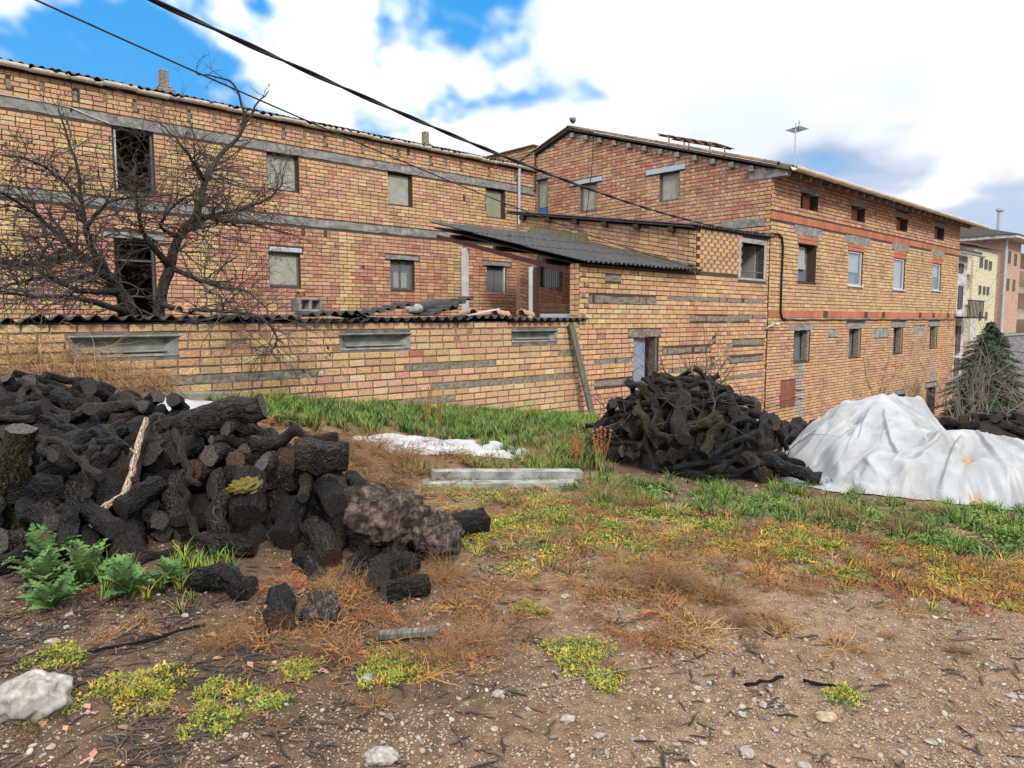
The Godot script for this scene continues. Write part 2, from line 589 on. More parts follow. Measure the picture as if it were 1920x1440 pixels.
func build_ground():
	var b := MB.new()
	var xs := axis_steps(-5.5, 6.0, 0.07, -420.0, 420.0)
	var zs := axis_steps(-9.5, -1.6, 0.07, -700.0, 60.0)
	var nxs = xs.size()
	var nzs = zs.size()
	for j in nzs:
		for i in nxs:
			var x = xs[i]
			var z = zs[j]
			var y = ground(x, z)
			var d = sqrt(x * x + z * z)
			if d > 60.0: y -= 0.02 * (d - 60.0)
			var a = nz.get_noise_2d(x * 0.7 + 3.0, z * 0.7)
			var e = nz.get_noise_2d(x * 3.1, z * 3.1 + 8.0)
			var col = Color(0.36, 0.305, 0.245).lerp(Color(0.265, 0.215, 0.168), clampf(0.5 + a * 1.1 + e * 0.5, 0, 1))
			# bark dust and rot trodden into the earth round the woodpiles
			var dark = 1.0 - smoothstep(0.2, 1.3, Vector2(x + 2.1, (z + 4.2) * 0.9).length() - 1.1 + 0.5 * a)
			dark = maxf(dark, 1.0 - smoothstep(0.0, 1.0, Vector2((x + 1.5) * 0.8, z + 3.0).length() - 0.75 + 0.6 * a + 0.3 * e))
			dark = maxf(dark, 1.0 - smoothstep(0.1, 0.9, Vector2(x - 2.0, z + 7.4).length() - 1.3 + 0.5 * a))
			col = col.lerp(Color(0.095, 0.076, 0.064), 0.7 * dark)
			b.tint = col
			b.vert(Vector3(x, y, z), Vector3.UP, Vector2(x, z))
	for j in nzs - 1:
		for i in nxs - 1:
			var k = j * nxs + i
			b.face(k, k + nxs, k + nxs + 1)
			b.face(k, k + nxs + 1, k + 1)
	b.smooth_from(0, 0)
	var o = single("ground", b.mesh(), M["soil"], "", "")
	o.set_meta("kind", "structure")

# ==================================================================== brickwork
var unit_bricks := []

func unit_brick(k: int) -> ArrayMesh:
	if unit_bricks.is_empty():
		var r := RandomNumberGenerator.new()
		r.seed = 99
		for q in 5:
			var b := MB.new()
			one_brick(b, -0.5, 0.5, -0.5, 0.5, 1.0, 0.022, 0.055, r, 0.012, 0.03)
			unit_bricks.append(b.mesh())
	return unit_bricks[k % 5]

# front, four chamfers and four sides of a brick that sticks out of the mortar by zp
func one_brick(b: MB, xa, xb, ya, yb, zp, cx, cy, r, jx, jy, T := Transform3D(), sh := 0.0):
	var P = func(x, y, z): return T * Vector3(x, y + sh * x, z)
	var o = []
	var f = []
	for k in [[xa, ya, 1, 1], [xb, ya, -1, 1], [xb, yb, -1, -1], [xa, yb, 1, -1]]:
		var dx = r.randf_range(-jx, jx)
		var dy = r.randf_range(-jy, jy)
		o.append([k[0] + dx, k[1] + dy])
		f.append([k[0] + dx + k[2] * cx * r.randf_range(0.6, 1.5), k[1] + dy + k[3] * cy * r.randf_range(0.6, 1.5)])
	var zb = -0.012 if zp < 0.5 else -0.5
	var zc = zp * 0.62
	var q = []
	for k in 4:
		q.append([P.call(o[k][0], o[k][1], zb), P.call(o[k][0], o[k][1], zc), P.call(f[k][0], f[k][1], zp)])
	b.quad(q[0][2], q[1][2], q[2][2], q[3][2])
	for k in 4:
		var n = (k + 1) % 4
		b.quad(q[k][1], q[n][1], q[n][2], q[k][2])
		b.quad(q[k][0], q[n][0], q[n][1], q[k][1])

# T: wall coordinates (x right as seen from outside, y up, z outward) -> building frame
func brick_wall(node: Node3D, T: Transform3D, x0: float, x1: float, y0: float, topf: Callable, opens: Array, skips: Array, o: Dictionary):
	var thick = o.get("thick", 0.28)
	var core := MB.new()
	var xs := [x0, x1]
	for q in o.get("breaks", []): xs.append(q)
	for r in opens:
		xs.append(r.position.x); xs.append(r.end.x)
	xs.sort()
	var cuts := []
	for x in xs:
		if x >= x0 - 1e-4 and x <= x1 + 1e-4 and (cuts.is_empty() or x - cuts[-1] > 1e-3): cuts.append(x)
	for i in cuts.size() - 1:
		var a = cuts[i]
		var e = cuts[i + 1]
		var mid = (a + e) * 0.5
		var cols := []
		for r in opens:
			if r.position.x <= mid and r.end.x >= mid: cols.append([r.position.y, r.end.y])
		cols.sort_custom(func(p, q): return p[0] < q[0])
		var at = y0
		for c in cols:
			if c[0] > at: _core(core, T, a, e, at, at, c[0], c[0], thick)
			at = maxf(at, c[1])
		_core(core, T, a, e, at, at, topf.call(a), topf.call(e), thick)
		core.quad(T * Vector3(a, topf.call(a), 0), T * Vector3(e, topf.call(e), 0), T * Vector3(e, topf.call(e), -thick), T * Vector3(a, topf.call(a), -thick))
	for x in [x0, x1]:
		var s = 1 if x == x1 else -1
		var p = [T * Vector3(x, y0, 0), T * Vector3(x, y0, -thick), T * Vector3(x, topf.call(x), -thick), T * Vector3(x, topf.call(x), 0)]
		if s > 0: core.quad(p[0], p[1], p[2], p[3])
		else: core.quad(p[1], p[0], p[3], p[2])
	for r in opens:
		var p = r.position
		var e = r.end
		core.quad(T * Vector3(p.x, p.y, 0), T * Vector3(p.x, p.y, -thick), T * Vector3(p.x, e.y, -thick), T * Vector3(p.x, e.y, 0))
		core.quad(T * Vector3(e.x, p.y, -thick), T * Vector3(e.x, p.y, 0), T * Vector3(e.x, e.y, 0), T * Vector3(e.x, e.y, -thick))
		core.quad(T * Vector3(p.x, p.y, 0), T * Vector3(e.x, p.y, 0), T * Vector3(e.x, p.y, -thick), T * Vector3(p.x, p.y, -thick))
		core.quad(T * Vector3(e.x, e.y, 0), T * Vector3(p.x, e.y, 0), T * Vector3(p.x, e.y, -thick), T * Vector3(e.x, e.y, -thick))
	part(node, "wall", core.mesh(), M[o.get("mortar", "mortar")])
	# the bricks
	var r := RandomNumberGenerator.new()
	r.seed = o.get("seed", 1)
	var pitch = o.get("pitch", 0.1)
	var jh = o.get("joint", 0.019)
	var len_ = o.get("len", 0.26)
	var sh = o.get("shear", 0.0)
	var flem = o.get("bond", "run") == "flem"
	var tone: Callable = o["tone"]
	var bricks := []
	var rows = int((o.get("ymax", 9.0) - y0) / pitch) + 1
	for j in rows:
		var ya = y0 + j * pitch + jh * 0.5
		var yb = y0 + (j + 1) * pitch - jh * 0.5
		if ya < o.get("bmin", -99.0): continue
		var x = x0 - (0.5 * len_ if j % 2 == 0 else 0.0)
		if flem: x = x0 - (0.27 if j % 2 == 0 else 0.08)
		x += r.randf_range(-0.012, 0.012)
		var n = 0
		var wav = 0.004 * nz.get_noise_2d(j * 3.7, 1.0)
		while x < x1:
			var l = len_
			if flem: l = 0.252 if n % 2 == 0 else 0.128
			elif r.randf() < o.get("half", 0.05): l = len_ * 0.5
			n += 1
			var xa = maxf(x + 0.0085, x0 + 0.002)
			var xb = minf(x + l - 0.0085, x1 - 0.002)
			x += l
			var segs := [[xa, xb]]
			for lst in [opens, skips]:
				for q in lst:
					var lo = maxf(q.position.y, ya)
					var hi = minf(q.end.y, yb)
					if hi - lo < 0.25 * (yb - ya): continue
					var ns := []
					for sg in segs:
						if sg[1] <= q.position.x or sg[0] >= q.end.x: ns.append(sg)
						else:
							if q.position.x - sg[0] > 0.03: ns.append([sg[0], q.position.x - 0.004])
							if sg[1] - q.end.x > 0.03: ns.append([q.end.x + 0.004, sg[1]])
					segs = ns
			for sg in segs:
				if sg[1] - sg[0] < 0.03: continue
				var t1 = minf(topf.call(sg[0]) - sh * sg[0], topf.call(sg[1]) - sh * sg[1])
				if yb > t1 + 0.03: continue
				if r.randf() < o.get("missing", 0.0): continue
				var tc: Color = tone.call((sg[0] + sg[1]) * 0.5, (ya + yb) * 0.5, r, n % 2 == 0)
				var grime = clampf(nz.get_noise_2d(x * 0.9 + 400.0, ya * 0.45) * 1.2 + nz.get_noise_2d(x * 4.0, ya * 1.2 + 90.0) * 0.7 - 0.15, 0.0, 1.0)
				tc = tc.lerp(Color(tc.r * 0.66, tc.g * 0.63, tc.b * 0.64), grime)
				bricks.append([sg[0], sg[1], ya + wav, minf(yb + wav, t1), tc, r.randf_range(0.006, 0.018)])
	# the bricks that show largest are meshes of their own, the others one mesh
	var W = FR * T
	var seen := []
	var vis = o.get("visible", null)
	for k in bricks.size():
		var q = bricks[k]
		var mx = (q[0] + q[1]) * 0.5
		var my = (q[2] + q[3]) * 0.5
		var p: Vector3 = W * Vector3(mx, my + sh * mx, 0)
		var dz = -p.z
		if dz < 0.5 or absf(p.x / dz) > 0.71: continue
		if vis and not vis.call(mx, my): continue
		seen.append([(q[1] - q[0]) * (q[3] - q[2]) / p.distance_squared_to(Vector3(0, EYE, 0)), k])
	seen.sort_custom(func(a, b2): return a[0] > b2[0])
	var own := {}
	for k in mini(o.get("own", 300), seen.size()): own[seen[k][1]] = true
	var mass := MB.new()
	for k in bricks.size():
		var q = bricks[k]
		if own.has(k):
			var e := MeshInstance3D.new()
			e.name = "brick"
			e.mesh = unit_brick(k)
			e.material_override = tone_mat(q[4])
			node.add_child(e, true)
			var mx = (q[0] + q[1]) * 0.5
			var my = (q[2] + q[3]) * 0.5
			var bs := Basis(Vector3(q[1] - q[0], sh * (q[1] - q[0]), 0), Vector3(0, q[3] - q[2], 0), Vector3(0, 0, q[5]))
			var tl = Basis(Vector3.UP, r.randf_range(-0.008, 0.008))
			e.transform = T * Transform3D(tl * bs, Vector3(mx, my + sh * mx, 0.0))
			e.position -= node.get_meta("base")
		else:
			mass.tint = q[4]
			one_brick(mass, q[0], q[1], q[2], q[3], q[5], 0.006, 0.005, r, 0.003, 0.003, T, sh)
	if mass.v.size():
		part(node, "bricks", mass.mesh(), M["brick"], "stuff")

func _core(b: MB, T: Transform3D, a, e, y1, y2, y3, y4, thick):
	if y3 - y1 < 1e-3 and y4 - y2 < 1e-3: return
	b.quad(T * Vector3(a, y1, 0), T * Vector3(e, y2, 0), T * Vector3(e, y4, 0), T * Vector3(a, y3, 0))
	b.quad(T * Vector3(e, y2, -thick), T * Vector3(a, y1, -thick), T * Vector3(a, y3, -thick), T * Vector3(e, y4, -thick))

func bands(T: Transform3D, r: Rect2, proud: float, back := 0.1, seed_ := 1, rough := 0.006) -> ArrayMesh:
	# a slab let into a wall, its face a little uneven
	var b := MB.new()
	var n = maxi(1, int(r.size.x / 0.16))
	var rr := RandomNumberGenerator.new()
	rr.seed = seed_
	var pts := []
	for i in n + 1:
		var x = r.position.x + r.size.x * i / n
		pts.append([x, r.position.y + rr.randf_range(-rough, rough), r.end.y + rr.randf_range(-rough, rough), proud + rr.randf_range(-rough, rough) * 0.5])
	for i in n:
		var p = pts[i]
		var q = pts[i + 1]
		b.quad(T * Vector3(p[0], p[1], p[3]), T * Vector3(q[0], q[1], q[3]), T * Vector3(q[0], q[2], q[3]), T * Vector3(p[0], p[2], p[3]))
		b.quad(T * Vector3(p[0], p[2], p[3]), T * Vector3(q[0], q[2], q[3]), T * Vector3(q[0], q[2], -back), T * Vector3(p[0], p[2], -back))
		b.quad(T * Vector3(p[0], p[1], -back), T * Vector3(q[0], q[1], -back), T * Vector3(q[0], q[1], q[3]), T * Vector3(p[0], p[1], p[3]))
	var a = pts[0]
	var e = pts[n]
	b.quad(T * Vector3(a[0], a[1], -back), T * Vector3(a[0], a[1], a[3]), T * Vector3(a[0], a[2], a[3]), T * Vector3(a[0], a[2], -back))
	b.quad(T * Vector3(e[0], e[1], e[3]), T * Vector3(e[0], e[1], -back), T * Vector3(e[0], e[2], -back), T * Vector3(e[0], e[2], e[3]))
	return b.mesh()

func tbox(T: Transform3D, lo: Vector3, hi: Vector3, ch := 0.006) -> ArrayMesh:
	var b := MB.new()
	b.cbox(lo, hi, ch, T)
	return b.mesh()

func frame_mesh(T: Transform3D, r: Rect2, bar: float, z0: float, z1: float, mullion := 0) -> ArrayMesh:
	var b := MB.new()
	b.cbox(Vector3(r.position.x, r.position.y, z0), Vector3(r.position.x + bar, r.end.y, z1), 0.006, T)
	b.cbox(Vector3(r.end.x - bar, r.position.y, z0), Vector3(r.end.x, r.end.y, z1), 0.006, T)
	b.cbox(Vector3(r.position.x + bar, r.position.y, z0), Vector3(r.end.x - bar, r.position.y + bar, z1), 0.006, T)
	b.cbox(Vector3(r.position.x + bar, r.end.y - bar, z0), Vector3(r.end.x - bar, r.end.y, z1), 0.006, T)
	for k in mullion:
		var x = r.position.x + r.size.x * (k + 1) / (mullion + 1)
		b.cbox(Vector3(x - bar * 0.5, r.position.y + bar, z0 + 0.004), Vector3(x + bar * 0.5, r.end.y - bar, z1 - 0.004), 0.006, T)
	return b.mesh()

# a window: frame > pane or board, sill, shutter
func window(node: Node3D, T: Transform3D, r: Rect2, kind: String, frame := "frame_wood", depth := 0.12) -> MeshInstance3D:
	var g = Rect2(r.position + Vector2(0.004, 0.004), r.size - Vector2(0.008, 0.008))
	var wdw = part(node, "window", frame_mesh(T, g, 0.055, -depth - 0.05, -depth, 1 if kind in ["sash", "old"] else 0), M[frame])
	var inner = Rect2(g.position + Vector2(0.05, 0.05), g.size - Vector2(0.1, 0.1))
	match kind:
		"board":
			part(wdw, "board", tbox(T, Vector3(inner.position.x, inner.position.y, -depth - 0.045), Vector3(inner.end.x, inner.end.y, -depth - 0.02)), M["board"])
		"planks":
			var n = 4
			for k in n:
				var a = inner.position.x + inner.size.x * k / n
				part(wdw, "board", tbox(T, Vector3(a + 0.002, inner.position.y, -depth - 0.045), Vector3(a + inner.size.x / n - 0.002, inner.end.y, -depth - 0.02 - 0.004 * (k % 2))), M["board_green"])
		"sash", "old", "glass", "curtain":
			part(wdw, "pane", tbox(T, Vector3(inner.position.x, inner.position.y, -depth - 0.030), Vector3(inner.end.x, inner.end.y, -depth - 0.025), 0.001), M["glass"])
	return wdw

# one corrugated sheet: waves across x, running down along z; lies in the x-z plane of its own transform
func corrugated(width: float, length: float, period := 0.177, amp := 0.026, seed_ := 0) -> ArrayMesh:
	var b := MB.new()
	var n = int(width / period * 8)
	var m = 6
	var rr := RandomNumberGenerator.new()
	rr.seed = seed_
	var edge := []
	for i in n + 1: edge.append(rr.randf_range(-0.02, 0.02) if rr.randf() < 0.3 else 0.0)
	for layer in 2:
		var s0 = b.v.size()
		for j in m + 1:
			for i in n + 1:
				var x = width * i / n
				var z = length * j / m
				if j == m: z += edge[i]
				var y = amp * sin(TAU * x / period) - layer * 0.007
				var sl = amp * TAU / period * cos(TAU * x / period)
				var nn = Vector3(-sl, 1, 0).normalized()
				b.vert(Vector3(x, y, z), nn if layer == 0 else -nn, Vector2(x, z))
		for j in m:
			for i in n:
				var k = s0 + j * (n + 1) + i
				if layer == 0:
					b.face(k, k + n + 1, k + n + 2); b.face(k, k + n + 2, k + 1)
				else:
					b.face(k, k + n + 2, k + n + 1); b.face(k, k + 1, k + n + 2)
	# the cut edge towards +z
	for i in n:
		var k = m * (n + 1) + i
		var k2 = (n + 1) * (m + 1) + k
		b.quad(b.v[k2], b.v[k2 + 1], b.v[k + 1], b.v[k])
	return b.mesh()

# a half-round clay or cement channel of given length along x, open to the top, its rim broken here and there
func channel(length: float, rad: float, seed_: int, broken := 0.3) -> ArrayMesh:
	var b := MB.new()
	var rr := RandomNumberGenerator.new()
	rr.seed = seed_
	var n = 9
	var m = 10
	var cut := []
	for i in m + 1: cut.append(rr.randf_range(0.25, 0.95) if rr.randf() < broken else 0.0)
	for layer in 2:
		var s0 = b.v.size()
		var R = rad if layer == 0 else rad * 0.82
		for i in m + 1:
			for k in n + 1:
				var a0 = PI * (1.0 - 0.0) # from the front rim down under and up the back
				var f = float(k) / n
				var a = a0 + cut[i] * 0.9 * (1.0 - f) + PI * f
				var d = Vector3(0, sin(a), -cos(a))
				var x = length * i / m
				var fl = 1.0 + 0.10 * smoothstep(0.86, 1.0, float(i) / m)
				b.vert(Vector3(x, d.y * R * fl, d.z * R * fl), d if layer == 0 else -d, Vector2(x, a))
		for i in m:
			for k in n:
				var a = s0 + i * (n + 1) + k
				var c = a + n + 1
				if layer == 0: b.face(a, a + 1, c + 1); b.face(a, c + 1, c)
				else: b.face(a, c + 1, a + 1); b.face(a, c, c + 1)
	var half = (m + 1) * (n + 1)
	for i in m:
		var a = i * (n + 1)
		b.quad(b.v[a], b.v[a + n + 1], b.v[half + a + n + 1], b.v[half + a])
	for e in [0, m]:
		for k in n:
			var a = e * (n + 1) + k
			if e == 0: b.quad(b.v[a + 1], b.v[a], b.v[half + a], b.v[half + a + 1])
			else: b.quad(b.v[a], b.v[a + 1], b.v[half + a + 1], b.v[half + a])
	return b.mesh()

# the end of a hollow brick with its six holes, standing proud of the wall
func hollow_end(T: Transform3D, r: Rect2, cols := 3, rows := 2, zp := 0.013) -> ArrayMesh:
	var b := MB.new()
	var p = r.position
	var s = r.size
	var bw = s.x * 0.12
	var bh = s.y * 0.14
	for k in cols + 1:
		var x = p.x + (s.x - bw) * k / cols
		b.box(Vector3(x, p.y, -0.09), Vector3(x + bw, r.end.y, zp), T)
	for k in rows + 1:
		var y = p.y + (s.y - bh) * k / rows
		b.box(Vector3(p.x + 0.001, y, -0.09), Vector3(r.end.x - 0.001, y + bh, zp - 0.002), T)
	b.box(Vector3(p.x + 0.002, p.y + 0.002, -0.10), Vector3(r.end.x - 0.002, r.end.y - 0.002, -0.085), T)
	return b.mesh()

const YEL := Color(0.66, 0.455, 0.22)
const YEL2 := Color(0.68, 0.50, 0.275)
const SAL := Color(0.66, 0.38, 0.235)
const ORA := Color(0.67, 0.415, 0.22)
const RED := Color(0.54, 0.225, 0.145)
const ROSE := Color(0.56, 0.30, 0.22)

func pick(r: RandomNumberGenerator, list: Array, weights: Array, cl := 0.0) -> Color:
	var s = 0.0
	for q in weights: s += q
	var x = clampf(r.randf() * 0.72 + clampf(0.5 + cl, 0.0, 1.0) * 0.28, 0.0, 0.999) * s
	for k in list.size():
		x -= weights[k]
		if x <= 0.0:
			var c: Color = list[k]
			var j = r.randf_range(0.84, 1.12)
			return Color(c.r * j, c.g * j * r.randf_range(0.94, 1.06), c.b * j * r.randf_range(0.9, 1.1))
	return list[-1]

# ==================================================================== the long building at the back of the yard
const WA := 8.676

func build_long_building():
	var n = frame_thing("long_brick_building", "long two-storey yellow and red brick building behind the bare tree", "building", Vector3(-9.0, 0, -WA))
	var T = Transform3D(Basis(), Vector3(0, 0, -WA))
	var ups = [Rect2(-13.13, 4.42, 0.86, 1.43), Rect2(-9.60, 4.90, 0.88, 0.95), Rect2(-5.98, 4.90, 0.86, 0.95), Rect2(-2.24, 4.90, 0.84, 0.95), Rect2(-17.0, 4.9, 0.86, 0.95)]
	var lows = [Rect2(-13.20, 0.9, 0.86, 2.50), Rect2(-9.62, 2.45, 0.87, 0.88), Rect2(-5.94, 2.47, 0.86, 0.87), Rect2(-2.21, 2.48, 0.87, 0.87)]
	var hole = Rect2(-13.86, 6.36, 0.15, 0.15)
	var opens = ups + lows
	var skips = [Rect2(-21, 5.85, 21, 0.23), Rect2(-21, 4.06, 21, 0.22), hole]
	for q in [Rect2(-9.62, 3.33, 0.95, 0.14), Rect2(-6.12, 3.34, 1.2, 0.13), Rect2(-2.4, 3.35, 1.25, 0.13), Rect2(-13.4, 3.40, 1.3, 0.14)]: skips.append(q)
	# short mortar-filled slots where joists once rested, under the eave
	var slots := []
	for k in 26:
		slots.append(Rect2(-15.6 + k * 0.585, 6.30 - 0.06 * (k % 2), 0.085, 0.19))
	skips += slots
	for q in [[-11.3, 4.2], [-8.05, 3.86], [-3.2, 5.35], [-6.9, 3.0], [-5.3, 6.45], [-8.7, 3.84]]: skips.append(Rect2(q[0], q[1], 0.1, 0.09))
	var tone = func(x, y, r, _h):
		var cl = nz.get_noise_2d(x * 0.8, y * 1.4) * 0.9
		if y < 4.06:
			for p in [-15.3, -11.45, -7.65, -3.8]:
				if x > p and x < p + 0.5: return pick(r, [YEL, YEL2, SAL], [6, 5, 1.0], cl * 0.3)
			return pick(r, [YEL, ORA, SAL, ROSE, RED], [1.7, 1.5, 2.6, 3.2, 2.6], cl)
		if x < -9.8 and y < 6.0: return pick(r, [YEL, YEL2, ORA, SAL, ROSE, RED], [3, 2.2, 3, 3, 1.4, 0.6], cl)
		return pick(r, [YEL, YEL2, ORA, SAL, ROSE, RED], [2.2, 1.8, 3.0, 3.6, 1.8, 0.8], cl)
	brick_wall(n, T, -21.0, 0.0, 0.4, func(_x): return 6.63, opens, skips, {"tone": tone, "ymax": 6.63, "bmin": 1.3, "seed": 5, "visible": func(_x, y): return y > 1.75})
	part(n, "concrete_band", bands(T, Rect2(-21, 5.86, 21, 0.215), 0.014, 0.2, 3, 0.012), M["concrete"])
	part(n, "concrete_band", bands(T, Rect2(-21, 4.07, 21, 0.20), 0.014, 0.2, 4, 0.012), M["concrete"])
	for q in slots: part(n, "joist_end", bands(T, q, 0.006, 0.08, int(q.position.x * 100), 0.008), M["rubble"])
	# windows
	for k in [1, 2]: window(n, T, ups[k], "board")
	window(n, T, ups[3], "planks")
	var dw = part(n, "window", frame_mesh(T, ups[0], 0.05, -0.16, -0.10), M["frame_grey"])
	part(dw, "jamb_board", tbox(T, Vector3(-13.07, 4.5, -0.17), Vector3(-13.03, 5.8, -0.08)), M["frame_white"])
	var sh = window(n, T, lows[1], "board", "frame_grey", 0.10)
	part(sh, "shutter_box", tbox(T, Vector3(-9.60, 3.335, -0.02), Vector3(-8.70, 3.455, 0.03), 0.015), M["pvc_grey"])
	var lw = window(n, T, lows[2], "old", "frame_grey", 0.13)
	part(lw, "board", tbox(T, Vector3(-5.68, 2.53, -0.24), Vector3(-5.22, 2.98, -0.215)), M["board_green"])
	var l4 = window(n, T, lows[3], "old", "frame_grey", 0.13)
	part(l4, "jamb_board", tbox(T, Vector3(-1.42, 2.5, -0.12), Vector3(-1.36, 3.33, -0.03)), M["frame_white"])
	for q in [[-6.12, 3.345, 1.2], [-2.40, 3.355, 1.25], [-13.4, 3.41, 1.3]]:
		part(n, "lintel", bands(T, Rect2(q[0], q[1], q[2], 0.12), 0.02, 0.15, int(q[0] * 10), 0.008), M["concrete"])
	var lowdoor = part(n, "door", frame_mesh(T, lows[0], 0.05, -0.17, -0.1), M["iron"])
	part(lowdoor, "transom", tbox(T, Vector3(-13.14, 2.9, -0.16), Vector3(-12.40, 2.95, -0.11)), M["iron"])
	# round flue through the wall
	var vb := MB.new()
	var ring := []
	for k in 15:
		var a = TAU * k / 14
		ring.append(Vector3(-13.785 + cos(a) * 0.068, 6.435 + sin(a) * 0.068, 0.0))
	for k in 14:
		var c = Vector3(-13.785, 6.435, 0)
		var p: Vector3 = ring[k]
		var q: Vector3 = ring[k + 1]
		var po = c + (p - c) * 1.25
		var qo = c + (q - c) * 1.25
		vb.quad(T * (p + Vector3(0, 0, 0.02)), T * (po + Vector3(0, 0, 0.02)), T * (qo + Vector3(0, 0, 0.02)), T * (q + Vector3(0, 0, 0.02)))
		vb.quad(T * (po + Vector3(0, 0, 0.02)), T * (po + Vector3(0, 0, -0.02)), T * (qo + Vector3(0, 0, -0.02)), T * (qo + Vector3(0, 0, 0.02)))
		vb.quad(T * (p + Vector3(0, 0, -0.012)), T * (p + Vector3(0, 0, 0.02)), T * (q + Vector3(0, 0, 0.02)), T * (q + Vector3(0, 0, -0.012)))
	var fl = part(n, "flue", vb.mesh(), M["mortar_grey"])
	var disc := MB.new()
	for k in 14: disc.tri(T * (Vector3(-13.785, 6.435, 0.004)), T * (ring[k] + Vector3(0, 0, 0.004)), T * (ring[k + 1] + Vector3(0, 0, 0.004)))
	part(fl, "flue_bore", disc.mesh(), M["black"])
	# shell: back and end walls, floors
	var hull := MB.new()
	hull.box(Vector3(-21, 0.4, -WA - 7.3), Vector3(0, 8.3, -WA - 7.0))
	hull.box(Vector3(-21.3, 0.4, -WA - 7.3), Vector3(-21, 8.3, -WA))
	hull.box(Vector3(-0.6, 0.4, -WA - 7.0), Vector3(-0.35, 6.6, -WA - 0.3))
	hull.box(Vector3(-21, 3.95, -WA - 7.0), Vector3(-0.6, 4.2, -WA - 0.29))
	hull.box(Vector3(-21, 0.3, -WA - 7.0), Vector3(-0.6, 0.45, -WA - 0.29))
	part(n, "shell", hull.mesh(), M["inner_brick"])
	# the roof: rows of corrugated sheets, rising to the back
	var roof = part(n, "roof", tbox(Transform3D(Basis(Vector3.RIGHT, 0.24), Vector3(0, 6.72, -WA + 0.05)), Vector3(-21.2, -0.09, -7.6), Vector3(0.0, -0.035, -0.05)), M["roof_sheet"])
	var variants := []
	for k in 4: variants.append(corrugated(1.07, 1.6, 0.177, 0.026, k + 2))
	for row in 5:
		for k in 21:
			var e = MeshInstance3D.new()
			e.name = "roof_sheet"
			e.mesh = variants[(k * 3 + row) % 4]
			e.material_override = M["roof_sheet"]
			roof.add_child(e, true)
			var tl = 0.24 + 0.006 * (k % 3)
			e.transform = Transform3D(Basis(Vector3.RIGHT, tl), Vector3(-21.2 + k * 1.008, 6.745 + 1.6 * sin(tl) + row * 0.345 + 0.007 * (k % 2) + 0.012 * row, -WA + 0.18 - 1.6 * cos(tl) - row * 1.4))
	# gutter of short pieces, several broken
	var x = -20.0
	var g = 0
	while x < -0.15:
		var e = part(n, "gutter_piece", channel(0.66, 0.085, 40 + g, 0.34 if g % 3 != 1 else 0.08), M["gutter"])
		e.position += Vector3(x, 6.715 + 0.012 * sin(g * 2.1), -WA + 0.125)
		e.rotation = Vector3(0.06 * sin(g * 1.7), 0, 0.012 * sin(g * 3.3))
		x += 0.672
		g += 1
	# downpipe in two runs with collars
	var dp := MB.new()
	dp.tube([Vector3(-0.84, 6.63, -WA + 0.10), Vector3(-0.84, 6.45, -WA + 0.09), Vector3(-0.84, 4.0, -WA + 0.09), Vector3(-0.84, 1.2, -WA + 0.09)], [0.05, 0.05, 0.05, 0.05], 12)
	dp.tube([Vector3(-0.84, 6.46, -WA + 0.09), Vector3(-0.84, 6.36, -WA + 0.09)], [0.06, 0.06], 12)
	dp.tube([Vector3(-0.84, 3.3, -WA + 0.09), Vector3(-0.84, 3.2, -WA + 0.09)], [0.06, 0.06], 12)
	part(n, "downpipe", dp.mesh(), M["pvc_grey"])
	# chimneys standing on the roof
	for q in [[-11.71, 7.06, 0.26, 0.50], [-3.97, 6.98, 0.26, 0.48]]:
		var c = Vector3(q[0], q[1], -WA - 0.9)
		var ch := MB.new()
		ch.cbox(c + Vector3(-0.20, -0.25, -0.20), c + Vector3(0.20, 0.06, 0.20), 0.03)
		ch.cbox(c + Vector3(-0.15, 0.06, -0.15), c + Vector3(0.15, 0.12, 0.15), 0.03)
		ch.cbox(c + Vector3(-0.09, 0.12, -0.09), c + Vector3(0.09, q[3], 0.09), 0.015)
		part(roof, "chimney", ch.mesh(), M["rubble"])
	# thin white cable clipped along the upper band
	var cb := MB.new()
	var pts := []
	for k in 12: pts.append(Vector3(-16.0 + k * 0.16, 6.09, -WA + 0.03))
	for q in [[-13.9, 6.07], [-13.5, 5.95], [-13.12, 5.86]]: pts.append(Vector3(q[0], q[1], -WA + 0.03))
	var rad := []
	for k in pts.size(): rad.append(0.011)
	cb.tube(pts, rad, 6)
	part(n, "cable", cb.mesh(), M["steel_white"])

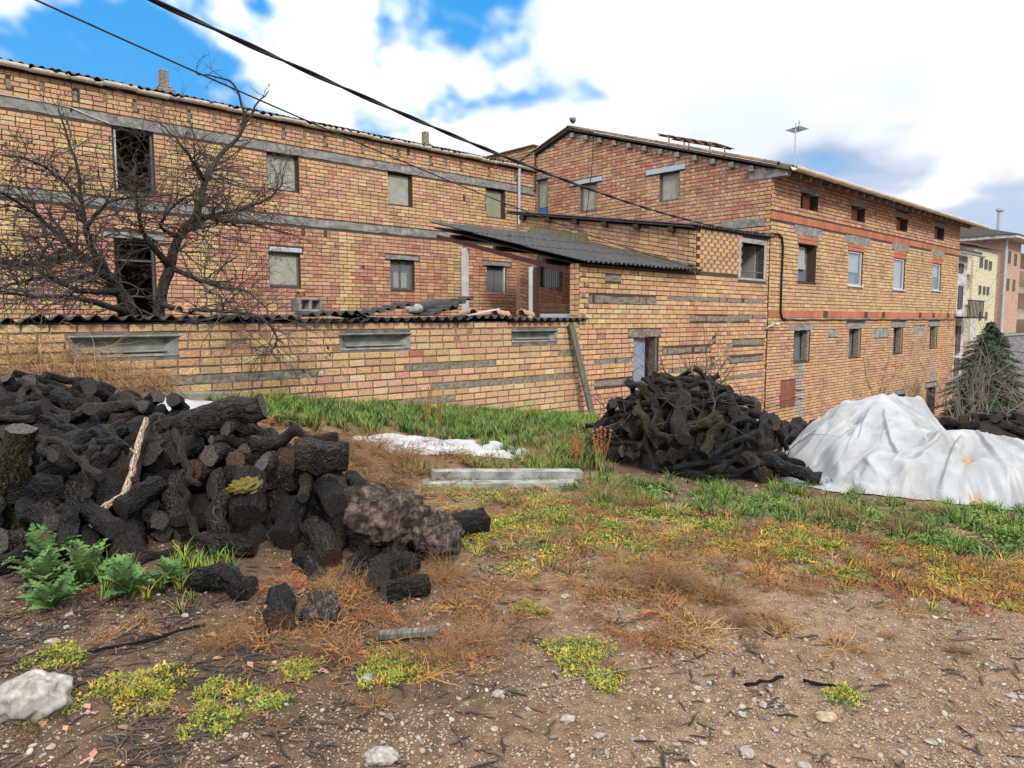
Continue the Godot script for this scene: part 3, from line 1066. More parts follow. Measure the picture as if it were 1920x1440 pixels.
# ==================================================================== the gabled building
func build_gable_building():
	var n = frame_thing("gabled_brick_building", "tall red brick building with a gable end and two rows of windows", "building", Vector3(7.0, -2.5, 0))
	# long front (w = 0)
	var T = Transform3D()
	var att = [Rect2(1.60, 4.60, 1.08, 0.45), Rect2(4.98, 4.60, 1.04, 0.45), Rect2(8.72, 4.64, 1.06, 0.43), Rect2(12.66, 4.66, 1.12, 0.44)]
	var mid = [Rect2(1.58, 2.62, 1.12, 1.05), Rect2(4.92, 2.62, 1.10, 1.07), Rect2(8.69, 2.61, 1.07, 1.08), Rect2(12.69, 2.68, 1.00, 1.03)]
	var low = [Rect2(1.50, 0.40, 1.0, 0.88), Rect2(5.2, 0.37, 0.96, 0.92), Rect2(8.95, 0.38, 0.93, 0.93), Rect2(12.76, 0.44, 0.88, 0.88)]
	var gnd = [Rect2(12.7, -3.6, 1.08, 2.55), Rect2(9.3, -2.2, 1.1, 1.1)]
	var niche = Rect2(0.80, -0.83, 0.88, 0.74)
	var lints = [Rect2(1.29, 3.90, 1.77, 0.25), Rect2(4.63, 3.91, 1.92, 0.25), Rect2(8.41, 3.96, 1.66, 0.24), Rect2(12.42, 4.0, 1.54, 0.23)]
	var patches = [Rect2(3.69, 1.08, 0.64, 0.20), Rect2(7.2, 0.98, 1.26, 0.29), Rect2(10.9, 1.01, 1.27, 0.33)]
	var skips = [Rect2(0.0, 4.18, 15.8, 0.20), Rect2(0, 1.62, 15.8, 0.22), niche]
	for r in att: skips.append(Rect2(r.position.x - 0.1, r.end.y, r.size.x + 0.2, 0.19))
	for k in 4:
		skips.append(lints[k])
		skips.append(Rect2(mid[k].position.x - 0.06, mid[k].end.y, mid[k].size.x + 0.12, lints[k].position.y - mid[k].end.y))
		skips.append(Rect2(low[k].position.x - 0.24, low[k].end.y, low[k].size.x + 0.5, 0.20))
	for q in patches: skips.append(q)
	skips.append(Rect2(12.5, -1.05, 1.5, 0.18)); skips.append(Rect2(9.1, -1.1, 1.5, 0.18))
	var tone = func(x, y, r, head):
		var cl = nz.get_noise_2d(x * 0.6 + 30.0, y * 1.1) * 0.9
		# lime-washed streaks
		if y < 0.38 and y > -1.2 and absf(x - 1.95 - 0.25 * nz.get_noise_1d(y * 3.0)) < 0.22: return Color(0.5, 0.44, 0.38) * r.randf_range(0.8, 1.15)
		if y < -0.2 and y > -1.2 and absf(x - 13.4) < 0.3: return Color(0.48, 0.42, 0.36) * r.randf_range(0.8, 1.15)
		if y > 4.35: return pick(r, [YEL, SAL, ROSE], [1.6, 3.6, 3.0], cl)
		if y > 1.6: return pick(r, [YEL2, YEL, SAL, ROSE], [2.2, 2.4, 3.8, 1.2] if not head else [4.0, 2.8, 1.8, 0.4], cl)
		return pick(r, [YEL, ORA, SAL, ROSE, RED], [2.4, 3.0, 3.0, 0.8, 0.8], cl)
	var front_opens = att + mid + low + gnd
	# upper storeys in a bond of stretchers and headers, the lower one in stretchers
	brick_wall(n, T, 0.0, 15.8, 1.62, func(_x): return 5.42, att + mid, skips, {"tone": tone, "bond": "flem", "ymax": 5.42, "seed": 8, "own": 200, "thick": 0.34})
	brick_wall(n, T, 0.0, 15.8, -5.0, func(_x): return 1.62, low + gnd, skips, {"tone": tone, "ymax": 1.62, "seed": 9, "own": 0, "len": 0.25, "pitch": 0.085, "half": 0.1, "bmin": -4.5, "thick": 0.34})
	# courses of large red hollow blocks
	var blocks := MB.new()
	var r := RandomNumberGenerator.new()
	r.seed = 12
	var belt := MB.new()
	for q in [[0.0, 15.8, 4.185, 4.375, 0.29, 0.014], [0.0, 15.8, 1.63, 1.83, 0.30, 0.012]]:
		var x = q[0]
		while x < q[1] - 0.05:
			var e = minf(x + q[4], q[1])
			if not (q[2] < 2.0 and r.randf() < 0.12):
				var j = r.randf_range(0.82, 1.1)
				belt.tint = Color(0.52 * j, 0.20 * j, 0.115 * j)
				one_brick(belt, x + 0.006, e - 0.006, q[2], q[3], q[5] + r.randf_range(-0.003, 0.003), 0.006, 0.006, r, 0.003, 0.004, T)
			x += q[4]
	part(n, "block_course", belt.mesh(), M["brick"], "stuff")
	for k in 4:
		var m = mid[k]
		var y1 = lints[k].position.y
		for row in 2:
			for c in 3:
				var w = (m.size.x + 0.1) / 3.0
				var a = m.position.x - 0.05 + c * w
				var ya = m.end.y + (y1 - m.end.y) * row / 2.0
				blocks.tint = Color(0.52, 0.20, 0.115) * r.randf_range(0.86, 1.1)
				one_brick(blocks, a + 0.006, a + w - 0.006, ya + 0.006, ya + (y1 - m.end.y) / 2.0 - 0.005, 0.013, 0.006, 0.006, r, 0.003, 0.003, T)
	part(n, "infill_blocks", blocks.mesh(), M["brick"], "stuff")
	for q in lints: part(n, "lintel", bands(T, q, 0.012, 0.15, int(q.position.x * 7), 0.012), M["concrete"])
	for q in patches: part(n, "cement_patch", bands(T, q, 0.012, 0.05, int(q.position.x * 9), 0.02), M["concrete_pale"])
	for m in att:
		part(n, "lintel", bands(T, Rect2(m.position.x - 0.1, m.end.y, m.size.x + 0.2, 0.18), 0.015, 0.2, 3), M["concrete"])
		var ww = part(n, "window", frame_mesh(T, Rect2(m.position.x + 0.01, m.position.y + 0.01, m.size.x * 0.55, m.size.y - 0.02), 0.04, -0.25, -0.20), M["frame_grey"])
		part(ww, "reveal_bricks", tbox(T, Vector3(m.end.x - m.size.x * 0.43, m.position.y + 0.01, -0.30), Vector3(m.end.x - 0.01, m.end.y - 0.01, -0.22)), M["clay_red"])
	for k in 4:
		var m = mid[k]
		if k == 0:
			var ww = window(n, T, m, "glass", "frame_wood", 0.22)
			for s in 13:
				part(ww, "shutter_slat", tbox(T, Vector3(m.position.x + 0.06, m.end.y - 0.10 - s * 0.048, -0.19), Vector3(m.end.x - 0.34 + (0.06 if s > 9 else 0.0), m.end.y - 0.058 - s * 0.048, -0.175), 0.004), M["shutter"])
			part(ww, "sill", tbox(T, Vector3(m.position.x - 0.03, m.position.y - 0.03, -0.25), Vector3(m.end.x + 0.03, m.position.y + 0.012, 0.05)), M["steel_red"])
		else:
			var ww = window(n, T, m, "glass", "frame_white", 0.03)
			var rows = [0, 12, 20, 9][k]
			for s in rows:
				part(ww, "shutter_slat", tbox(T, Vector3(m.position.x + 0.06, m.end.y - 0.10 - s * 0.048, -0.13), Vector3(m.end.x - 0.07, m.end.y - 0.058 - s * 0.048, -0.115), 0.004), M["shutter"])
			part(ww, "curtain", tbox(T, Vector3(m.position.x + 0.05, m.position.y + 0.05, -0.22), Vector3(m.end.x - 0.05, m.end.y - 0.05, -0.20)), M["curtain"])
			part(ww, "sill", tbox(T, Vector3(m.position.x - 0.04, m.position.y - 0.035, -0.05), Vector3(m.end.x + 0.04, m.position.y + 0.012, 0.06)), M["frame_white"])
		m = low[k]
		part(n, "lintel", bands(T, Rect2(m.position.x - 0.22, m.end.y + 0.002, m.size.x + 0.45, 0.17), 0.02, 0.2, k + 50, 0.012), M["concrete"])
		var lw = window(n, T, m, "old", "frame_grey", 0.2)
		if k == 0: part(lw, "board", tbox(T, Vector3(m.position.x + 0.06, m.position.y + 0.05, -0.27), Vector3(m.position.x + 0.62, m.end.y - 0.06, -0.262)), M["plaster_grey"])
		part(lw, "reveal", tbox(T, Vector3(m.end.x - 0.14, m.position.y + 0.006, -0.19), Vector3(m.end.x - 0.004, m.end.y - 0.006, -0.02)), M["rubble"])
	part(n, "lintel", bands(T, Rect2(12.5, -1.045, 1.5, 0.16), 0.02, 0.2, 71, 0.012), M["concrete"])
	part(n, "lintel", bands(T, Rect2(9.1, -1.095, 1.5, 0.16), 0.02, 0.2, 72, 0.012), M["concrete"])
	part(n, "door", tbox(T, Vector3(12.72, -3.6, -0.25), Vector3(13.76, -1.07, -0.2)), M["frame_wood"])
	window(n, T, gnd[1], "sash", "frame_grey", 0.15)
	# walled-up hatch of dark red blocks with two iron rods
	var hb := MB.new()
	for row in 4:
		for c in 3:
			hb.tint = Color(0.30, 0.10, 0.065) * r.randf_range(0.8, 1.15)
			one_brick(hb, niche.position.x + c * 0.29 + 0.006, niche.position.x + c * 0.29 + 0.284, niche.position.y + row * 0.184 + 0.004, niche.position.y + row * 0.184 + 0.178, 0.004, 0.005, 0.005, r, 0.003, 0.003, T)
	part(n, "hatch_blocks", hb.mesh(), M["brick"], "stuff")
	for y in [-0.35, -0.58]:
		var rb := MB.new()
		rb.tube([Vector3(1.5, y, 0.02), Vector3(1.5, y, 0.35), Vector3(0.2, y - 0.02, 0.42), Vector3(-0.9, y - 0.06, 0.5)], [0.014, 0.014, 0.014, 0.012], 6)
		part(n, "iron_rod", rb.mesh(), M["iron"])
	# gable end (u = 0)
	var G = Transform3D(Basis(Vector3(0, 0, 1), Vector3.UP, Vector3(-1, 0, 0)), Vector3(0, 0, 0))
	var gtop = func(x): return 7.66 - (x + 7.03) * 0.318 if x > -7.03 else 7.66 + (x + 7.03) * 0.318
	var gw = [Rect2(-8.56, 5.05, 0.52, 1.3), Rect2(-6.59, 5.05, 0.70, 0.88), Rect2(-3.5, 5.0, 0.69, 0.83)]
	var beams = [Rect2(-1.45, 4.02, 1.28, 0.2), Rect2(-0.64, 5.2, 0.64, 0.22)]
	var gl = [Rect2(-8.62, 6.35, 0.75, 0.14), Rect2(-6.98, 5.93, 1.3, 0.13), Rect2(-3.95, 5.83, 1.32, 0.15)]
	var gt = func(x, y, rr, head):
		var cl = nz.get_noise_2d(x * 0.7 + 60.0, y * 1.0) * 0.9
		if x > -0.45 - 0.2 * nz.get_noise_1d(y * 2.0): return pick(rr, [YEL, ORA, SAL, ROSE], [2.0, 3.0, 3.0, 1.0], cl)
		if head: return pick(rr, [YEL2, SAL, ROSE, RED], [3.2, 2.2, 2.0, 1.2], cl)
		return pick(rr, [ORA, SAL, ROSE, RED], [1.0, 3.0, 2.2, 4.2], cl)
	brick_wall(n, G, -14.0, 0.0, -3.0, gtop, gw, gl + beams, {"tone": gt, "bond": "flem", "ymax": 7.7, "bmin": 3.4, "breaks": [-7.03], "seed": 10, "own": 100, "thick": 0.3, "mortar": "mortar_grey"})
	for q in beams: part(n, "beam", bands(G, q, 0.02, 0.2, int(q.position.x * 13), 0.006), M["concrete"])
	for k in 3: part(n, "lintel", bands(G, gl[k], 0.06 if k > 0 else 0.02, 0.15, k + 80, 0.006), M["pvc_grey"] if k > 0 else M["concrete"])
	window(n, G, gw[1], "board", "frame_grey", 0.07)
	window(n, G, gw[2], "board", "frame_grey", 0.07)
	var bd = part(n, "door", frame_mesh(G, gw[0], 0.05, -0.12, -0.05), M["frame_grey"])
	part(bd, "pane", tbox(G, Vector3(-8.51, 5.4, -0.09), Vector3(-8.09, 6.3, -0.08)), M["board"])
	part(bd, "blue_panel", tbox(G, Vector3(-8.51, 5.08, -0.10), Vector3(-8.09, 5.38, -0.07)), M["blue_paint"])
	# shell
	var hull := MB.new()
	hull.box(Vector3(15.5, -5, -14.0), Vector3(15.79, 5.4, -0.35))
	hull.box(Vector3(0.31, -5, -14.3), Vector3(15.5, 5.4, -14.0))
	for y in [4.30, 1.5, -3.7]: hull.box(Vector3(0.31, y, -14.0), Vector3(15.5, y + 0.15, -0.35))
	hull.box(Vector3(0.31, 1.65, -4.5), Vector3(15.5, 4.3, -4.4))
	part(n, "shell", hull.mesh(), M["inner_brick"])
	# roof slopes with clay tiles, joists under the eave, gutter
	var sl = atan(0.318)
	var rf := MB.new()
	var Tf = Transform3D(Basis(Vector3.RIGHT, sl), Vector3(0, 7.72, -7.03))
	var Tb = Transform3D(Basis(Vector3.RIGHT, -sl), Vector3(0, 7.72, -7.03))
	rf.cbox(Vector3(-0.12, 0.0, 0.0), Vector3(17.2, 0.06, 7.03 / cos(sl) + 0.46), 0.01, Tf)
	rf.cbox(Vector3(-0.12, 0.0, -7.6), Vector3(17.2, 0.06, 0.0), 0.01, Tb)
	var roof = part(n, "roof", rf.mesh(), M["tile_old"])
	# tile rows along the verge and the eave edge
	var tile := channel(0.42, 0.075, 5, 0.0)
	for k in 19:
		var e = MeshInstance3D.new(); e.name = "verge_tile"; e.mesh = tile; e.material_override = M["tile"] if k % 3 else M["tile_old"]
		roof.add_child(e, true)
		e.transform = Tf * Transform3D(Basis(Vector3.UP, -PI / 2) * Basis(Vector3.RIGHT, PI), Vector3(-0.09, 0.075, 0.02 + k * 0.395)) 
	for k in 18:
		var e = MeshInstance3D.new(); e.name = "verge_tile"; e.mesh = tile; e.material_override = M["tile_old"] if k % 3 else M["tile"]
		roof.add_child(e, true)
		e.transform = Tb * Transform3D(Basis(Vector3.UP, PI / 2) * Basis(Vector3.RIGHT, PI), Vector3(-0.09, 0.075, -0.02 - k * 0.395))
	for k in 40:
		var e = MeshInstance3D.new(); e.name = "ridge_tile"; e.mesh = tile; e.material_override = M["tile_old"]
		roof.add_child(e, true)
		e.transform = Transform3D(Basis(Vector3.RIGHT, PI), Vector3(-0.15 + k * 0.40, 7.78, -7.03))
	for k in 80:
		var e = MeshInstance3D.new(); e.name = "eave_tile"; e.mesh = tile; e.material_override = M["tile"] if k % 4 else M["tile_old"]
		roof.add_child(e, true)
		e.transform = Tf * Transform3D(Basis(Vector3.UP, -PI / 2) * Basis(Vector3.RIGHT, PI), Vector3(0.1 + k * 0.21, 0.07, 7.03 / cos(sl) + 0.06))
	for k in 12:
		var x = -0.55 - k * 0.575
		part(n, "purlin_end", tbox(Transform3D(), Vector3(-0.14, 7.66 - (7.03 + x) * 0.318 - 0.16, x - 0.06), Vector3(0.05, 7.66 - (7.03 + x) * 0.318 - 0.02, x + 0.06)), M["concrete"])
	for k in 27:
		var x = 0.15 + k * 0.60
		var jb := MB.new()
		jb.cbox(Vector3(x, -0.14, 7.03 / cos(sl) - 0.25), Vector3(x + 0.11, -0.004, 7.03 / cos(sl) + 0.42), 0.02, Tf)
		part(n, "eave_joist", jb.mesh(), M["concrete"])
	part(n, "corner_beam", tbox(Transform3D(), Vector3(-0.03, 5.22, -0.64), Vector3(0.2, 5.42, 0.38)), M["concrete"])
	var gx = 0.0
	var gk = 0
	while gx < 16.9:
		var e = part(n, "gutter_piece", channel(0.40, 0.10, 90 + gk, 0.06), M["gutter"])
		e.position += Vector3(gx, 5.42 - 0.0004 * gk, 0.58)
		e.rotation = Vector3(0.05 * sin(gk * 1.7), 0, 0.02 * sin(gk * 2.3))
		gx += 0.41
		gk += 1
	# black cable down the corner and along the wall
	var cb := MB.new()
	var pts := [Vector3(0.02, 3.78, 0.10), Vector3(0.30, 3.82, 0.05), Vector3(0.52, 3.74, 0.05), Vector3(0.60, 3.5, 0.05), Vector3(0.60, 2.6, 0.04), Vector3(0.60, 1.78, 0.05), Vector3(0.68, 1.62, 0.05), Vector3(0.9, 1.58, 0.05)]
	part(n, "black_cable", _cable(cb, pts, 0.028), M["black"])
	var cb2 := MB.new()
	pts = []
	for k in 38: pts.append(Vector3(0.85 + k * 0.4, 1.585 + 0.012 * sin(k * 1.9), 0.045))
	part(n, "wall_cable", _cable(cb2, pts, 0.018), M["iron"])
	# lamp bracket at the corner
	var lb := MB.new()
	lb.tube([Vector3(-0.12, 1.35, 0.03), Vector3(-0.10, 1.42, 0.10), Vector3(0.0, 1.46, 0.16)], [0.02, 0.02, 0.02], 6)
	lb.cbox(Vector3(0.0, 1.43, 0.12), Vector3(0.26, 1.50, 0.22), 0.03)
	part(n, "corner_bracket", lb.mesh(), M["steel_white"])

func _cable(b: MB, pts: Array, rad: float) -> ArrayMesh:
	var r := []
	for k in pts.size(): r.append(rad)
	b.tube(pts, r, 7)
	return b.mesh()

# ==================================================================== the low shed along the yard
func build_shed():
	var n = frame_thing("low_brick_shed", "low yellow brick shed wall with corrugated roof edge and three vents", "shed", Vector3(-12, 0, 0))
	var T = Transform3D(Basis(), Vector3(0, 0, -0.02))
	var vents = [Rect2(-15.85, 1.16, 1.15, 0.23), Rect2(-12.5, 1.15, 1.22, 0.22), Rect2(-9.14, 1.19, 1.15, 0.19), Rect2(-19.2, 1.16, 1.15, 0.23)]
	var strips = [Rect2(-14.85, 0.79, 2.0, 0.10), Rect2(-11.4, 0.79, 1.9, 0.10), Rect2(-10.9, 0.46, 3.4, 0.10), Rect2(-12.0, 0.255, 1.6, 0.10), Rect2(-7.95, 0.90, 0.55, 0.10)]
	var holes := []
	for q in [[-13.98, 1.435], [-13.66, 1.33], [-13.98, 1.22], [-14.12, 1.22], [-13.62, 1.11], [-10.45, 1.435], [-10.15, 1.33], [-10.42, 1.22], [-12.62, 1.13]]:
		holes.append(Rect2(q[0], q[1], 0.12, 0.088))
	var tone = func(x, y, r, _h):
		var cl = nz.get_noise_2d(x * 0.9 + 90.0, y * 1.4) * 0.7
		return pick(r, [YEL, YEL2, ORA, SAL, RED], [3.2, 1.4, 4.0, 2.6, 0.9], cl)
	brick_wall(n, T, -21.0, -7.36, -0.62, func(_x): return 1.555, vents, strips + holes, {"tone": tone, "ymax": 1.555, "pitch": 0.1085, "joint": 0.023, "len": 0.262, "bmin": -0.6, "seed": 15, "own": 300, "thick": 0.2, "half": 0.03, "mortar": "mortar_grey", "visible": func(x, y): return y > -1.2 - 0.128 * x})
	for q in strips: part(n, "mortar_strip", bands(T, q, 0.007, 0.05, int(q.position.x * 31), 0.016), M["rubble"])
	for q in holes: part(n, "hollow_brick", hollow_end(T, q), M["clay_pale"])
	for q in vents:
		# a cement channel block let into the wall: bevelled frame and a recessed floor
		var b := MB.new()
		var o = [Vector3(q.position.x, q.position.y, 0.012), Vector3(q.end.x, q.position.y, 0.012), Vector3(q.end.x, q.end.y, 0.012), Vector3(q.position.x, q.end.y, 0.012)]
		var i = [Vector3(q.position.x + 0.13, q.position.y + 0.05, -0.10), Vector3(q.end.x - 0.13, q.position.y + 0.05, -0.10), Vector3(q.end.x - 0.13, q.end.y - 0.03, -0.10), Vector3(q.position.x + 0.13, q.end.y - 0.03, -0.10)]
		for k in 4: b.quad(T * o[k], T * o[(k + 1) % 4], T * i[(k + 1) % 4], T * i[k])
		b.quad(T * i[0], T * i[1], T * i[2], T * i[3])
		b.cbox(Vector3(q.position.x - 0.02, q.end.y, -0.05), Vector3(q.end.x + 0.02, q.end.y + 0.022, 0.035), 0.005, T)
		var vp = part(n, "vent", b.mesh(), M["concrete_pale"])
		part(vp, "vent_bar", tbox(T, Vector3(q.position.x + 0.12, q.position.y + 0.045, -0.07), Vector3(q.end.x - 0.12, q.position.y + 0.07, -0.02)), M["concrete_pale"])
	# roof of corrugated sheets, falling slightly to the back
	var roof = part(n, "roof", tbox(Transform3D(Basis(Vector3.RIGHT, -0.07), Vector3(0, 1.585, 0.0)), Vector3(-21, -0.05, -1.9), Vector3(-7.5, -0.02, -0.02)), M["roof_sheet"])
	var variants := []
	for k in 4: variants.append(corrugated(1.10, 2.1, 0.177, 0.03, k + 30))
	for k in 14:
		var e = MeshInstance3D.new()
		e.name = "roof_sheet"
		e.mesh = variants[k % 4]
		e.material_override = M["roof_sheet"]
		roof.add_child(e, true)
		e.transform = Transform3D(Basis(Vector3.RIGHT, -0.07) * Basis(Vector3.BACK, 0.004 * sin(k * 2.0)), Vector3(-21.1 + k * 0.985, 1.60 + 0.016 * (k % 2) + 0.02 * sin(k * 1.3) - 0.145, -2.0 + 0.03 * sin(k * 2.7)))
	var back := MB.new()
	back.box(Vector3(-21, -0.6, -2.0), Vector3(-7.5, 1.35, -1.85))
	part(n, "back_wall", back.mesh(), M["mortar_grey"])
	# things lying on the roof
	var at = func(u, y, w): return FR * Vector3(u, y, -w)
	var slab := corrugated(0.9, 0.45, 0.177, 0.03, 77)
	var k = 0
	for q in [[-13.0, 1.66, 0.1, 0.05], [-12.6, 1.71, 0.25, -0.12], [-12.1, 1.68, 0.1, 0.2], [-10.8, 1.66, 0.2, 0.35]]:
		var e = single("loose_roof_sheet", slab, M["roof_sheet"], ["broken corrugated sheet on the shed roof by the hollow block", "broken corrugated sheet lying on two others on the shed roof", "tilted corrugated piece at the right end of the roof rubble", "corrugated piece under the dark roll on the shed roof"][k], "roof sheet", at.call(q[0], q[1], q[2] + 0.3), "loose sheets on the shed roof")
		e.basis = FR.basis * Basis.from_euler(Vector3(0.05 * sin(k), 0.1 * sin(k * 2.0), q[3]))
		k += 1
	var hbm := MB.new()
	hbm.cbox(Vector3(-0.2, 0, -0.1), Vector3(-0.165, 0.2, 0.1), 0.008); hbm.cbox(Vector3(0.165, 0, -0.1), Vector3(0.2, 0.2, 0.1), 0.008); hbm.cbox(Vector3(-0.018, 0.035, -0.1), Vector3(0.018, 0.165, 0.1), 0.008)
	hbm.cbox(Vector3(-0.165, 0, -0.1), Vector3(0.165, 0.035, 0.1), 0.008); hbm.cbox(Vector3(-0.165, 0.165, -0.1), Vector3(0.165, 0.2, 0.1), 0.008)
	var hb = single("hollow_block", hbm.mesh(), M["concrete"], "dark hollow concrete block lying on the shed roof", "block", at.call(-12.75, 1.70, 0.5))
	hb.basis = FR.basis * Basis(Vector3.UP, 0.15)
	var rl := MB.new()
	rl.tube([Vector3(-0.45, 0.10, 0), Vector3(0.0, 0.16, 0.02), Vector3(0.42, 0.20, 0)], [0.10, 0.11, 0.10], 12)
	var roll = single("felt_roll", rl.mesh(), M["roof_sheet"], "dark roll of roofing felt slanting on the shed roof", "roll", at.call(-10.35, 1.66, 0.6))
	roll.basis = FR.basis
	var stone_mesh := lump(8, 12, func(d): return 0.13 * (1.0 + 0.25 * nz.get_noise_3dv(d * 1.4)))
	var st = single("pale_rock", stone_mesh, M["concrete_pale"], "pale rock beside the dark roll on the shed roof", "rock", at.call(-10.85, 1.76, 0.5))
	st.scale = Vector3(1.1, 0.7, 0.9)
	var tile := channel(0.38, 0.09, 3, 0.15)
	k = 0
	for q in [[-8.6, 1.66, 0.35, 0.3], [-8.95, 1.67, 0.6, 1.9], [-9.3, 1.66, 0.3, 0.2], [-14.2, 1.66, 0.5, 1.2], [-14.55, 1.66, 0.4, 0.4], [-9.6, 1.67, 0.5, 1.4]]:
		var e = single("roof_tile", tile, M["clay_pale"], ["broken clay roof tile on the shed roof below the grey post", "clay tile propped on the shed roof near the downpipe", "clay tile piece at the shed roof edge beside the white lath", "clay tile on the shed roof by the tree trunk", "clay tile on the shed roof left of the trunk", "small clay tile left of the white lath"][k], "roof tile", at.call(q[0], q[1] + 0.03, q[2]), "loose clay tiles on the shed roof")
		e.basis = FR.basis * Basis.from_euler(Vector3(PI, q[3], 0.12))
		k += 1
	var lath := single("white_lath", box_mesh(Vector3(-0.45, -0.012, -0.02), Vector3(0.45, 0.012, 0.02), 0.004), M["frame_white"], "thin white lath slanting on the shed roof", "lath", at.call(-9.75, 1.70, 0.15))
	lath.basis = FR.basis * Basis(Vector3.BACK, 0.16)
	# a dark plank leaning on the wall, a kerb at its foot
	var pl = single("leaning_plank", box_mesh(Vector3(-0.075, 0, -0.025), Vector3(0.075, 1.78, 0.025), 0.006), M["plank"], "weathered grey plank leaning against the shed wall", "plank", at.call(-7.36, -0.22, -0.33))
	pl.basis = FR.basis * Basis.from_euler(Vector3(-0.16, 0.0, 0.18))
	var kb = single("concrete_kerb", box_mesh(Vector3(-0.75, -0.25, -0.1), Vector3(0.75, 0.13, 0.1), 0.015), M["concrete"], "grey concrete kerb at the foot of the yellow shed wall", "kerb", at.call(-14.9, 0.60, -0.16))
	kb.basis = FR.basis * Basis(Vector3.BACK, -0.06)

# ==================================================================== the annex between shed and gable
func build_annex():
	var n = frame_thing("brick_annex", "orange brick annex with a blue door and a corrugated lean-to roof", "building", Vector3(-4, -1, 0))
	var T = Transform3D(Basis(), Vector3(0, 0, -0.03))
	var door = Rect2(-5.65, -1.6, 0.87, 2.81)
	var gwin = Rect2(-1.40, 2.62, 1.15, 0.86)
	var strips = [Rect2(-7.1, 1.92, 2.2, 0.13), Rect2(-4.5, 2.0, 4.3, 0.11), Rect2(-3.6, 1.55, 1.9, 0.12), Rect2(-1.9, 1.55, 1.0, 0.15), Rect2(-0.9, 1.6, 0.85, 0.10), Rect2(-6.9, 0.68, 1.2, 0.12), Rect2(-6.9, 0.25, 1.2, 0.12), Rect2(-4.6, 0.83, 1.9, 0.12), Rect2(-1.7, 0.95, 1.6, 0.13), Rect2(-1.8, 0.52, 1.65, 0.12), Rect2(-4.4, 0.40, 2.0, 0.11), Rect2(-1.9, 0.1, 1.7, 0.12), Rect2(-6.6, 2.36, 0.5, 0.1)]
	for q in [-1.95, -1.9]: pass
	var r := RandomNumberGenerator.new()
	r.seed = 44
	var plugs := []
	for k in 5: plugs.append(Rect2(-1.98 + 0.02 * (k % 2), 0.30 + k * 0.30, 0.14, 0.09))
	plugs.append(Rect2(-2.7, 0.55, 0.18, 0.1)); plugs.append(Rect2(-2.6, 1.05, 0.14, 0.1))
	var lint = Rect2(-5.87, 1.215, 1.17, 0.165)
	var lattice = Rect2(-3.40, 2.66, 1.98, 1.1)
	var jamb := []
	for k in 5: jamb.append(Rect2(-7.30 + 0.10 * (k % 2), 1.62 + k * 0.2 + 0.006, 0.12, 0.088))
	var tone = func(x, y, rr, _h):
		var cl = nz.get_noise_2d(x * 0.8 + 190.0, y * 1.2) * 0.7
		if x < -4.5 and y > 1.4: return pick(rr, [YEL, YEL2, ORA, SAL, ROSE], [3.4, 2.6, 3.0, 2.0, 0.6], cl)
		return pick(rr, [YEL, ORA, SAL, ROSE, RED], [2.2, 3.6, 3.2, 0.8, 0.9], cl)
	var top = func(x): return 2.66 if x < -3.40 else 3.66 + (x + 3.4) * 0.03
	brick_wall(n, T, -7.36, -3.40, -1.6, func(_x): return 2.66, [door], strips + plugs + [lint] + jamb, {"tone": tone, "ymax": 2.66, "bmin": -1.4, "seed": 18, "own": 250, "thick": 0.24, "half": 0.03, "joint": 0.018})
	brick_wall(n, T, -3.40, -0.002, -1.6, top, [gwin], strips + plugs + [lattice, Rect2(-1.52, 2.55, 1.4, 1.3)], {"tone": tone, "ymax": 3.8, "bmin": -1.4, "seed": 19, "own": 50, "thick": 0.24, "half": 0.03, "joint": 0.018, "breaks": [-3.4]})
	for q in strips: part(n, "mortar_strip", bands(T, q, 0.007, 0.05, int(q.position.x * 31 + q.position.y * 7), 0.018), M["rubble"])
	for q in plugs: part(n, "mortar_plug", bands(T, q, 0.011, 0.05, int(q.position.y * 31), 0.012), M["rubble"])
	for q in jamb: part(n, "hollow_brick", hollow_end(T, q), M["clay_pale"])
	part(n, "lintel", bands(T, lint, 0.015, 0.15, 9, 0.015), M["rubble"])
	# bricked end of the annex above the shed roof
	var E = Transform3D(Basis(Vector3(0, 0, 1), Vector3.UP, Vector3(-1, 0, 0)), Vector3(-7.36, 0, -0.03))
	var eb := MB.new()
	for row in 11:
		var y = 1.56 + row * 0.1
		for q in ([[-0.24, -0.122], [-0.11, 0.0]] if row % 2 == 0 else [[-0.24, 0.0]]):
			eb.tint = pick(r, [YEL, ORA, SAL, ROSE], [2, 3, 3, 2])
			one_brick(eb, q[0] + 0.004, q[1] - 0.004, y + 0.006, y + 0.094, 0.010, 0.005, 0.005, r, 0.002, 0.002, E)
	part(n, "end_bricks", eb.mesh(), M["brick"], "stuff")
	# open lattice of bricks set end-on between hollow ones
	var k = 0
	for row in 10:
		var y = 2.69 + row * 0.097
		var x = -3.37 + (0.0 if row % 2 == 0 else 0.135)
		var i = 0
		while x < -1.55:
			if y + 0.09 > top.call(x): break
			var e = MeshInstance3D.new()
			e.name = "brick"
			e.mesh = unit_brick(k)
			e.material_override = tone_mat([ORA, SAL, YEL][k % 3])
			n.add_child(e, true)
			e.transform = Transform3D(Basis.from_scale(Vector3(0.152, 0.088, 0.012)), Vector3(x + 0.077, y + 0.044, -0.03) - n.get_meta("base"))
			part(n, "hollow_brick", hollow_end(T, Rect2(x + 0.160, y, 0.105, 0.088), 1, 3, 0.006), M["clay_pale"])
			x += 0.27
			i += 1
			k += 1
	# window hole of the annex: cement surround, lath across
	var sur := MB.new()
